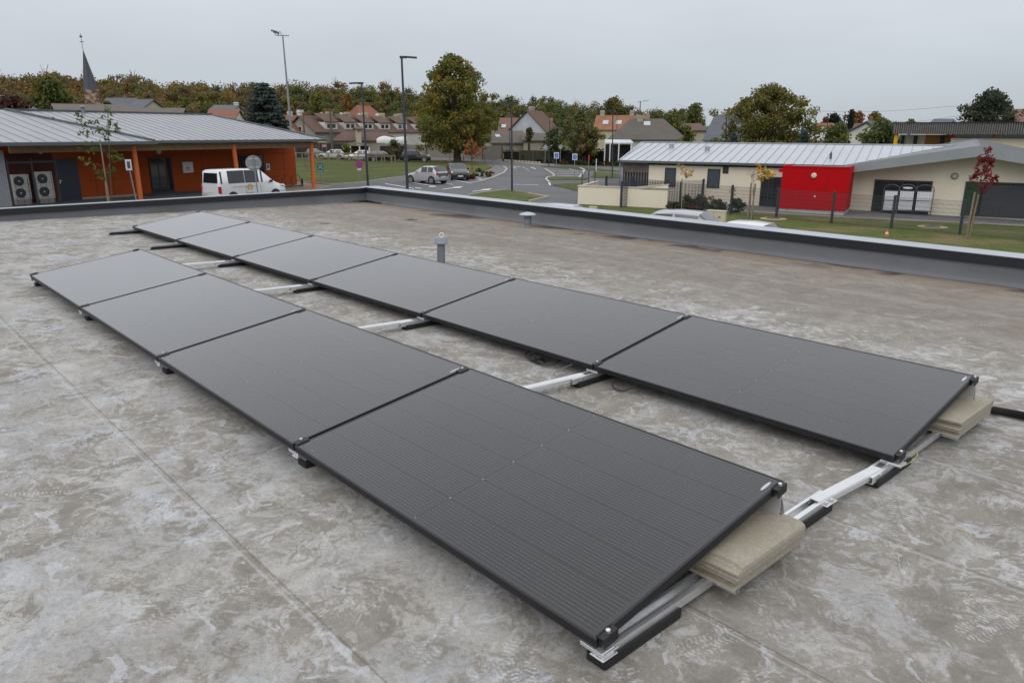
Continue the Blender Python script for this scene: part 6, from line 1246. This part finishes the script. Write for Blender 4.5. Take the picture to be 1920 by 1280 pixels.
def tree(name, label, loc, H, ctop, cbot, prof, rmax, cols, nclump=60, ncard=60, csize=.5, crad=1.2, trunk=.35, group=None, limbs=7, shell=.55, cat='tree', lean=(0, 0), bark=None, twigs=False):
    """crown between heights cbot and ctop with relative radius profile prof"""
    t = thing(name, label, cat, loc, 0, group); m = MB(); cl = []
    for i in range(nclump):
        f = (i+random.random())/nclump; R_ = rmax*prof_r(prof, f); a = random.random()*2*math.pi; r = R_*(shell+(1-shell)*random.random())*random.random()**.18*(.82 if random.random() < .8 else 1.08)
        r = max(0, r-crad*.35); z = cbot+(ctop-cbot)*f-crad*.3; p = E([r*math.cos(a)+lean[0]*z/H, r*math.sin(a)+lean[1]*z/H, z]); cl.append(p); col = random.choice(cols); cards(m, p, crad*random.uniform(.65, 1.25), ncard, csize, jit(col, .16))
    m.build('crown', FOL, t)
    tr = MB(); top = cbot+(ctop-cbot)*.72; zs = [-.3, .15, cbot*.6, cbot+.1*(ctop-cbot), top]; tr.tube([(random.uniform(-.06, .06)*z_*.3+lean[0]*max(z_, 0)/H, lean[1]*max(z_, 0)/H, z_) for z_ in zs], [trunk*1.35, trunk, trunk*.82, trunk*.6, trunk*.12], 10)
    for i in range(limbs):
        p = random.choice(cl); z0 = max(cbot*.75, min(p[2]-abs(p[0])-.2, top))*random.uniform(.8, 1); s_ = E([lean[0]*z0/H, lean[1]*z0/H, z0]); q = s_+(p-s_)*.5+(0, 0, .12*np.linalg.norm(p-s_)); tr.tube([s_, q, p], [trunk*.38, trunk*.22, trunk*.05], 6, cap=False)
    tr.build('trunk', bark or BARK, t, smooth=True); return t
OLIVE = (.142, .140, .034); GOLD = (.245, .180, .034); GREEN = (.088, .105, .036); DKG = (.060, .075, .032); YG = (.165, .150, .038); RUST = (.178, .116, .042); BRN = (.145, .105, .048); ORG = (.215, .138, .042); GG = (.098, .122, .042)
# the big lime tree
p = on_ground(858, 304); D_ = dist(p); u = D_/F*.98; tree('lime_tree', 'large broad-crowned tree turning from green to gold in the middle of the photo', p, 16, float(At(850, 104, D_)[2]-p[2]), float(At(850, 279, D_)[2]-p[2]), [(0, .66), (.08, .86), (.2, .98), (.35, 1.), (.5, .95), (.65, .86), (.8, .70), (.9, .50), (1, .16)], 99*u, [OLIVE, OLIVE, (.118, .125, .030), YG, GOLD, OLIVE, (.112, .118, .03), (.19, .16, .032)], 330, 75, .36, .95, .62, limbs=22, lean=(-.9, -.35), shell=.45)
# walnut tree behind the school
b = At(1437, 262, 92); z0 = gz(b[0], b[1]); tree('walnut_tree', 'wide olive-green tree behind the school roof', (b[0], b[1], z0), 12, float(At(1437, 163, 92)[2]-z0), float(At(1437, 285, 92)[2]-z0), [(0, .95), (.2, 1.), (.45, 1.), (.62, .93), (.8, .76), (.92, .50), (1, .18)], 116*92/F, [(.125, .115, .034), OLIVE, (.14, .118, .032), (.10, .105, .035), (.15, .122, .035), OLIVE], 260, 70, .30, .85, .45, limbs=26, shell=.4)
# dark tree at the far right
b = At(1850, 250, 95); z0 = gz(b[0], b[1]); tree('dark_tree', 'dark feathery evergreen tree at the right behind the slatted parapet', (b[0], b[1], z0), 10, float(At(1850, 170, 95)[2]-z0), float(At(1850, 262, 95)[2]-z0), [(0, .7), (.25, 1.), (.55, .9), (.8, .6), (1, .25)], 68*95/F, [(.050, .066, .036), (.066, .082, .046), (.044, .056, .032), (.078, .092, .052)], 130, 75, .28, .8, .3, limbs=16, shell=.35)
def bgtree(name, label, px, D_, ytop, ybot, wpx, cols, n=40, nc=45, cs=.5, cr=1.0, prof=None, tr=.25, group=None, shell=.5):
    b = At(px, 255, D_); z0 = gz(b[0], b[1]); return tree(name, label, (b[0], b[1], z0), 10, float(At(px, ytop, D_)[2]-z0), max(.2, float(At(px, ybot, D_)[2]-z0)), prof or [(0, .6), (.25, 1.), (.6, .9), (.85, .55), (1, .2)], wpx/2*D_/F, cols, n, nc, cs, cr, tr, group, limbs=5, shell=shell)
bgtree('willow_tree', 'yellow-green drooping tree left of the church spire', 108, 125, 146, 215, 88, [(.110, .125, .028), (.075, .095, .025), (.130, .120, .025)], 60, 60, .5, 1.1)
bgtree('copper_tree', 'dark purple-brown tree at the far left edge behind the hall roof', 28, 95, 182, 214, 78, [(.060, .028, .020), (.085, .036, .022), (.045, .022, .018)], 40, 60, .4, .9)
bgtree('green_shrub_tree', 'small dark green tree just right of the church tower', 208, 112, 190, 212, 26, [DKG, GREEN, BRN], 14, 40, .35, .6)
# blue cedar with level tiers
b = At(500, 250, 118); z0 = gz(b[0], b[1]); t = thing('cedar_tree', 'blue-grey cedar with level drooping branches behind the hall roof', 'tree', (b[0], b[1], z0)); m = MB(); tr = MB(); zt = float(At(497, 160, 118)[2]-z0); zb = float(At(497, 252, 118)[2]-z0); u = 118/F
for i in range(15):
    f = i/14; z = zb+(zt-zb)*f; Rr = 42*u*(1-f)**.62+.4
    for k in range(9):
        a = random.random()*6.28; r = Rr*random.uniform(.7, 1.); e_ = E([r*math.cos(a), r*math.sin(a), z-.08*r]); tr.tube([(0, 0, z+.1), e_*.5+(0, 0, z*.5+.2), e_], [.10, .06, .02], 5, cap=False)
        for q in np.linspace(.25, 1, 6): c = E([e_[0]*q, e_[1]*q, z-.08*r*q+.05]); cards(m, c, .75*(.5+q*.5), 26, .36, jit(random.choice([(.062, .084, .076), (.048, .066, .060), (.078, .100, .092)])), flat=.30)
m.build('crown', FOL, t); tr.tube([(0, 0, -.3), (0, 0, zb), (0, 0, zt)], [.5, .4, .05], 10); tr.build('trunk', BARK, t)
# garden trees among the houses
GT = [('bushy_tree', 'broad dark olive bush-like tree above the clipped hedge', 1098, 112, 234, 284, 106, [GREEN, DKG, OLIVE, BRN], 70, 60, .4, .9), ('garden_tree', 'loose grey-green tree in front of the pale blue gable', 1040, 116, 240, 288, 60, [GREEN, (.085, .080, .035), DKG], 30, 45, .38, .8),
      ('garden_tree', 'green tree between the pale blue house and the orange roof', 1088, 155, 205, 250, 40, [GG, OLIVE, GREEN], 30, 45, .5, 1.0), ('garden_tree', 'tall dark green tree behind the orange-roofed house', 1150, 230, 183, 232, 74, [GREEN, DKG, BRN, OLIVE], 50, 50, .7, 1.7), ('garden_tree', 'dark green tree right of the bungalow roof', 1262, 128, 214, 275, 70, [DKG, GREEN, OLIVE], 50, 55, .45, 1.0),
      ('garden_tree', 'round green tree at the right end of the wooded ridge', 1300, 150, 196, 262, 56, [GREEN, OLIVE, GG], 50, 55, .5, 1.2), ('garden_tree', 'olive tree left of the steep slate roof', 1288, 112, 236, 275, 34, [OLIVE, GREEN], 20, 45, .4, .8), ('conifer', 'small blue-grey conifer before the walnut tree', 1376, 70, 248, 275, 16, [(.07, .09, .075), (.05, .065, .055)], 14, 40, .18, .35),
      ('conifer', 'small blue-grey conifer at the right foot of the walnut tree', 1508, 70, 244, 275, 26, [(.06, .08, .06), (.045, .06, .045)], 18, 40, .2, .45), ('garden_tree', 'olive bushy tree below the far street lamp right of the walnut tree', 1572, 88, 232, 278, 62, [OLIVE, GREEN, GG], 44, 55, .33, .75), ('garden_tree', 'dark green bush just left of the yellow column', 1650, 76, 226, 282, 84, [DKG, GREEN, GG], 60, 60, .30, .7),
      ('dark_conifer', 'dark rounded conifer beside the far street lamp', 1560, 170, 214, 240, 24, [(.018, .028, .022), (.028, .04, .03)], 24, 50, .5, .9), ('dark_conifer', 'tall narrow dark conifer between bare and orange trees', 1592, 150, 206, 242, 11, [(.02, .03, .02), (.03, .042, .028)], 22, 40, .4, .6),
      ('autumn_tree', 'orange autumn tree right of the narrow conifer', 1604, 190, 212, 236, 26, [(.23, .11, .04), (.19, .085, .03)], 20, 45, .7, 1.2), ('autumn_tree', 'small crimson tree left of the rounded conifer', 1545, 190, 220, 234, 12, [(.15, .03, .03)], 8, 40, .5, .7), ('round_tree', 'round green-gold tree above the brown roof', 1636, 160, 213, 240, 42, [GREEN, OLIVE, (.14, .10, .02)], 36, 50, .5, 1.0),
      ('garden_tree', 'small green tree peeking above the slatted parapet', 1704, 140, 225, 240, 16, [GREEN, GG], 10, 40, .4, .6), ('garden_tree', 'dark tree just left of the pale blue gable, before the maroon roof', 992, 122, 240, 262, 18, [DKG, OLIVE], 12, 40, .35, .5), ('birch_tree', 'sparse bare-topped tree between the conifers', 1580, 165, 214, 240, 16, [(.16, .10, .05), (.12, .09, .05)], 10, 14, .4, .8),
      ('garden_tree', 'twiggy grey-green bush in front of the white tarpaulin', 738, 112, 262, 296, 42, [(.090, .085, .045), (.070, .066, .035), (.11, .09, .05)], 34, 45, .26, .55), ('garden_tree', 'yellow-green shrub in front of the carport', 648, 118, 270, 290, 20, [(.10, .12, .02), OLIVE], 12, 40, .3, .5), ('autumn_tree', 'yellow-orange tree in the wood edge behind the terrace', 655, 210, 176, 222, 28, [(.22, .12, .03), (.18, .10, .03)], 24, 45, .6, 1.4),
      ('garden_tree', 'broad yellow-green tree at the wood edge above the red-roofed house', 598, 215, 174, 222, 42, [(.11, .11, .03), OLIVE], 34, 45, .7, 1.6)]
for (nm, lb, px, D_, y0, y1, w_, cols, n, nc, cs, cr) in GT: bgtree(nm, lb, px, D_, y0, y1, w_, cols, n, nc, cs, cr)
# the wooded ridge: one mass of autumn crowns
top_line = [(-260, 140), (-60, 142), (0, 138), (40, 140), (90, 130), (130, 132), (165, 138), (210, 143), (255, 133), (285, 142), (330, 152), (385, 143), (430, 153), (480, 152), (530, 151), (560, 147), (610, 152), (640, 151), (665, 157), (700, 150), (730, 156), (765, 163), (800, 166), (860, 172), (930, 176), (990, 178), (1030, 178), (1060, 182), (1090, 196), (1120, 186), (1150, 186), (1180, 195), (1215, 192), (1245, 203), (1275, 196), (1300, 198), (1318, 222), (1345, 240)]
tx = [q[0] for q in top_line]; ty = [q[1] for q in top_line]; m = MB(); tk = MB(); k = 0
for row in range(7):
    x = -250.
    while x < 1330:
        px = x+random.uniform(-8, 8); yt = float(np.interp(px, tx, ty))+row*random.uniform(7, 10)+random.uniform(-2, 6)
        fr = min(1, max(0, (px-350)/500)); D_ = (300+90*fr)-row*13+random.uniform(-8, 8); b = At(px, 250, D_); zt = float(At(px, yt, D_)[2]); Rr = random.uniform(4.6, 6.8)*(1.-.07*row); z0 = gz(b[0], b[1])
        warm = max(.12, .85-fr*.75); cc = random.choice([RUST, BRN, ORG, RUST, (.16, .12, .05), BRN, OLIVE]) if random.random() < warm else random.choice([GREEN, OLIVE, GG, GREEN, (.11, .115, .045), (.14, .125, .05)]); cc = tuple(c*1.0 for c in cc)
        for i in range(13):
            a = random.random()*6.28; f = random.random(); rr = Rr*(1-f*.62)*random.uniform(.15, .8); c = E([b[0]+rr*math.cos(a), b[1]+rr*math.sin(a), zt-Rr*.30-(1-f)*Rr*1.05]); cards(m, c, Rr*random.uniform(.26, .42), 46, .72, jit(cc, .10), flat=.85, jv=.12)
        cards(m, E([b[0], b[1], zt-Rr*1.2]), Rr*.72, 60, 1.3, tuple(c*.95 for c in cc), flat=1.); k += 1
        if row < 1 and random.random() < .2:
            for q in range(5): tk.tube([(b[0], b[1], zt-2.5), (b[0]+random.uniform(-2, 2), b[1]+random.uniform(-2, 2), zt+random.uniform(.2, 1.6))], [.10, .03], 4, cap=False)
        x += random.uniform(12, 17) if row < 2 else random.uniform(17, 24)
# dense inner mass behind the crowns so that no sky shows through the wood
o = m.build('forest', FOL); tag(o, 'continuous autumn wood of rust, olive and green crowns along the horizon', 'wood', kind='stuff')
o = tk.build('forest_twigs', TWIG); tag(o, 'bare twigs standing up from the tops of the autumn wood', 'twigs', kind='stuff')
hill = MB(); pts = []
for px in np.arange(-400, 1420, 20.):
    fr = min(1, max(0, (px-350)/500)); D_ = 318+90*fr; yt = float(np.interp(px, tx, ty)); a = At(px, yt+22, D_); pts.append((E([a[0], a[1], gz(a[0], a[1])-.5]), a, At(px, yt+22, D_+120), fr))
for (g0_, a, c, f_) in pts: hill.v += [tuple(g0_), tuple(a-(0, 0, 2)), tuple(c), (c[0], c[1], -2.)]
for i in range(len(pts)-1):
    for j in range(3): q = i*4+j; hill.f.append((q, q+4, q+5, q+1))
struct(hill, 'hill', two_tone('wood_floor', (.060, .050, .024), (.105, .080, .036), .12, .4, .6, rough=1., fine=1.1))
# clipped hedge and low shrubs along the road
def hedge(label, pa, pb, ytop, th, col, name='hedge', dens=26, cs=.28):
    a, c = on_ground(*pa), on_ground(*pb); t = thing(name, label, 'hedge', a); h = float(At(pa[0], ytop, dist(a))[2]-a[2]); d_ = c-a; L_ = np.linalg.norm(d_); nrm = E([-d_[1], d_[0], 0.])/np.linalg.norm(d_[:2]); m = MB(); n = int(L_*dens)
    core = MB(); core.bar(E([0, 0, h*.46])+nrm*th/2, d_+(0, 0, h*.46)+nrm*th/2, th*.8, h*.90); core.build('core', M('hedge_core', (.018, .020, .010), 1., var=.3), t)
    for _ in range(n):
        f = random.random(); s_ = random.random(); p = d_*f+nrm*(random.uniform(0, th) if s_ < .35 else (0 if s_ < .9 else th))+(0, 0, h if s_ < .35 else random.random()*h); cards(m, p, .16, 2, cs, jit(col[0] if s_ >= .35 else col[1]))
    m.build('leaves', FOL, t); return t
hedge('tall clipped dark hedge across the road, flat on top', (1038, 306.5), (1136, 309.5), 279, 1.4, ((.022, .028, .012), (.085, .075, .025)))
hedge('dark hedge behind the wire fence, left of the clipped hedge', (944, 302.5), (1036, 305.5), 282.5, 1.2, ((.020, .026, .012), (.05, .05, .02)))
def shrub(label, px, py, w_px, h_px, cols, cs=.14, n=22, nc=36, name='shrub', D_=None):
    b = on_ground(px, py) if D_ is None else At(px, py, D_); u = dist(b)/F; t = thing(name, label, 'shrub', b); m = MB(); w_, h_ = w_px*u, h_px*u
    for i in range(n): a = random.random()*6.28; r = random.random()**.5*w_/2; zz = h_*(.25+.65*random.random())*(1-(r/(w_/2))**2*.55); cards(m, E([r*math.cos(a), r*math.sin(a)*.8, zz]), max(.12, h_*.24), nc, cs, jit(random.choice(cols), .2))
    m.build('foliage', FOL, t); return t
SH = [('pale rounded shrub beside the hedge foot, left of the edge-on red sign', 1091, 310, 20, 15, [(.14, .13, .06), (.10, .10, .045)]), ('rusty low shrub at the foot of the clipped hedge', 1056, 309, 14, 10, [(.14, .06, .03), (.09, .05, .025)]), ('dark green shrub right of the edge-on red sign', 1117, 311, 16, 12, [(.04, .05, .02), (.06, .06, .025)]), ('brown spreading shrub before the green screen mesh', 1136, 311, 22, 10, [(.11, .06, .035), (.08, .05, .03)]),
      ('dark green low bush nearest the school corner across the road', 1156, 312, 16, 10, [(.05, .07, .02), (.04, .05, .02)]), ('low dark green shrub left of the sign backs', 1010, 305.5, 16, 8, [(.035, .045, .02)]), ('mauve-grey shrub under the left round sign back', 1025, 306, 14, 9, [(.13, .08, .08), (.09, .07, .05)]),
      ('orange-red rounded shrub beside the black hatchback', 884, 336, 9, 9, [(.20, .06, .02)]), ('green low shrub on the tree island', 892, 333, 13, 11, [(.05, .08, .02), (.07, .09, .03)]), ('mixed green low shrubs at the kerb of the tree island', 908, 333, 22, 12, [(.05, .08, .025), (.08, .10, .04)]), ('bright red low shrub on the tree island', 921, 327, 9, 5, [(.36, .05, .03)]), ('grey-green grass tuft on the tree island', 898, 324, 10, 9, [(.11, .11, .06)])]
for (lb, px, py, w_, h_, cols) in SH: shrub(lb, px, py, w_, h_, cols, .26, 14, 22)
for (lb, px, py, w_, h_, cols, nm) in (('grey-green spreading shrub at the left end of the school bed', 1268, 394, 34, 17, [(.060, .072, .040), (.045, .055, .030)], 'shrub'), ('bright green upright shrub in the school bed', 1312, 390, 26, 26, [(.060, .085, .020), (.045, .065, .018), (.09, .09, .02)], 'shrub'), ('large grey-mauve shrub in the middle of the school bed', 1332, 394, 50, 26, [(.075, .070, .050), (.055, .052, .036)], 'shrub'),
                               ('low pink-red shrub in the school bed', 1296, 394, 30, 9, [(.22, .045, .055), (.14, .04, .04)], 'shrub'), ('green shrub at the right end of the school bed', 1382, 392, 28, 22, [(.035, .070, .018), (.050, .085, .025)], 'shrub'), ('low dark green ground-hugging shrub along the school bed', 1350, 396, 88, 9, [(.035, .060, .018), (.028, .045, .014)], 'ground_shrub'), ('olive shrub behind the pink one in the school bed', 1290, 388, 24, 22, [(.09, .075, .03), (.06, .06, .025)], 'shrub')):
    shrub(lb, px, py, w_, h_, cols, .13, 30, 42, nm)
# young trees
def sapling(name, label, base, top, crown, cols, n=26, nc=10, cs=.12, stakes=(), D_=None, tr=.03, branches=14, cr=.22, gap=1.):
    """crown: list of (px, py, radius px) blobs"""
    b = on_ground(*base) if D_ is None else (lambda q: E([q[0], q[1], gz(q[0], q[1])]))(At(base[0], base[1], D_)); dd = dist(b); u = dd/F; va_ = math.atan2(b[1]-C[1], b[0]-C[0]); right = E([math.sin(va_), -math.cos(va_), 0.]); back = E([math.cos(va_), math.sin(va_), 0.])
    t = thing(name, label, 'young tree', b); L3 = lambda x, y: (lambda q: right*float(np.dot(q-b, right))+E([0, 0, q[2]-b[2]]))(At(x, y, dd)); tp_ = L3(*top); m = MB(); tr_ = MB(); tr_.tube([(0, 0, -.05), tp_*.5+(.02, 0, 0), tp_], [tr, tr*.7, tr*.2], 7)
    for (x, y, r) in crown:
        c = L3(x, y); rr = r*u; s0 = tp_*max(.25, min(.92, (c[2]-rr*1.2)/max(tp_[2], .1))); tr_.tube([s0, (s0+c)/2+(0, 0, .03), c], [tr*.4, tr*.25, tr*.1], 5, cap=False)
        for _ in range(n):
            d = rng.normal(size=3); d /= np.linalg.norm(d); q = c+d*rr*rng.random()**.4; 
            if random.random() < .35: tr_.tube([c, q], [tr*.12, tr*.06], 3, cap=False)
            cards(m, q, cr*.45, nc, cs, jit(random.choice(cols), .2), flat=1., asp=.5)
    m.build('crown', FOL, t); tr_.build('trunk', TWIG, t)
    for (x0, y0, x1, y1, r_) in stakes: a, c = L3(x0, y0), L3(x1, y1); a = a-back*.12; c = c-back*.12; MB().tube([a, c], r_, 8).build('stake', BARKP, t)
    return t
sapling('young_tree', 'thin staked young tree with sparse green leaves before the orange hall', (207, 378), (201, 200), [(205, 208, 8), (201, 222, 9), (214, 236, 10), (148, 218, 5), (156, 230, 8), (172, 229, 8), (197, 248, 11), (220, 243, 8), (157, 250, 9), (180, 246, 10), (202, 256, 8), (162, 272, 12), (180, 282, 9), (214, 290, 8), (228, 297, 8), (208, 302, 9), (160, 303, 9), (182, 318, 10), (208, 322, 9), (190, 330, 7)], [(.085, .115, .025), (.065, .095, .022), (.12, .13, .03)], 9, 4, .15, ((187, 262, 205, 378, .035), (198, 340, 203, 378, .05)), D_=45, tr=.03)
sapling('young_tree', 'staked young tree with deep red leaves behind the mesh fence', (1812, 448), (1852, 280), [(1852, 282, 5), (1855, 292, 9), (1838, 300, 9), (1848, 308, 12), (1860, 304, 7), (1841, 298, 6), (1852, 318, 10), (1832, 322, 8), (1841, 331, 11), (1855, 330, 9), (1828, 334, 7), (1848, 345, 10), (1862, 341, 8), (1843, 354, 7), (1866, 334, 4)], [(.17, .018, .022), (.12, .012, .018), (.21, .028, .03)], 11, 6, .12, ((1828, 360, 1812, 446, .045), (1835, 365, 1816, 446, .035)), tr=.03)
sapling('young_tree', 'staked young tree with a few yellow leaves left of the red box', (1413, 412), (1412, 320), [(1420, 312, 6), (1427, 320, 6), (1422, 334, 7), (1433, 331, 7), (1436, 322, 5), (1449, 326, 5), (1440, 330, 4)], [(.50, .33, .03), (.42, .24, .02)], 7, 4, .15, ((1408.5, 343, 1402.5, 410, .04), (1416.5, 344, 1408, 415, .045)), D_=38.5, tr=.025)
sapling('young_tree', 'bare branches of the young tree just left of the yellow-leaved one', (1404, 412), (1411, 322), [(1404, 318, 7), (1408, 328, 6), (1414, 322, 6), (1401, 326, 5)], [(.25, .14, .05)], 6, 0, .12, (), D_=38.7, tr=.025)
sapling('young_tree', 'young tree with orange-tan leaves in front of the first school window', (1281, 396), (1287, 330), [(1276, 310, 6), (1282, 318, 7), (1293, 320, 8), (1286, 328, 6), (1279, 322, 5), (1294, 328, 4)], [(.42, .24, .08), (.36, .17, .06), (.45, .33, .10)], 7, 3, .14, ((1279, 335, 1278, 392, .035),), tr=.022)
sapling('young_tree', 'tiny tan-leaved sapling in the school bed right of the green shrubs', (1371, 392), (1372, 358), [(1370, 358, 5), (1378, 356, 5), (1374, 365, 4)], [(.36, .20, .12), (.3, .2, .13)], 6, 3, .12, (), tr=.02)
sapling('young_tree', 'small orange-leaved tree in front of the concrete wall by the big tree', (885, 322), (885, 268), [(878, 270, 10), (888, 268, 9), (882, 279, 11), (895, 278, 9), (898, 288, 8), (875, 284, 8), (887, 289, 9)], [(.33, .125, .045), (.28, .10, .035)], 16, 6, .22, (), tr=.06)
sapling('young_tree', 'thin bare young tree with a stake on the far lawn', (734, 318), (734, 284), [(733, 290, 4), (736, 284, 4)], [(.12, .10, .04)], 5, 2, .18, ((734, 292, 735, 318, .07),), tr=.04)
sapling('young_tree', 'short wooden-staked sapling between the black car and the big tree', (843, 305), (842, 283), [(842, 286, 2)], [(.15, .08, .04)], 4, 2, .15, ((842.5, 281, 843, 304, .09),), tr=.05)
# fallen leaves under the big tree
m = MB(); c0 = on_ground(868, 307)
for _ in range(900):
    a = random.random()*6.28; r = 7*random.random()**.6; x, y = c0[0]+r*math.cos(a), c0[1]+r*math.sin(a); w_ = random.uniform(.08, .16); b_ = random.random()*3; z = gz(x, y)+.12
    m.add([(x-w_*math.cos(b_), y-w_*math.sin(b_), z), (x+w_*math.sin(b_)*.6, y-w_*math.cos(b_)*.6, z+.02), (x+w_*math.cos(b_), y+w_*math.sin(b_), z), (x-w_*math.sin(b_)*.6, y+w_*math.cos(b_)*.6, z+.02)], [(0, 1, 2, 3)], jit((.16, .085, .03), .3))
tag(m.build('fallen_leaves', FOL), 'brown fallen leaves scattered under the big tree', 'leaves', kind='stuff')
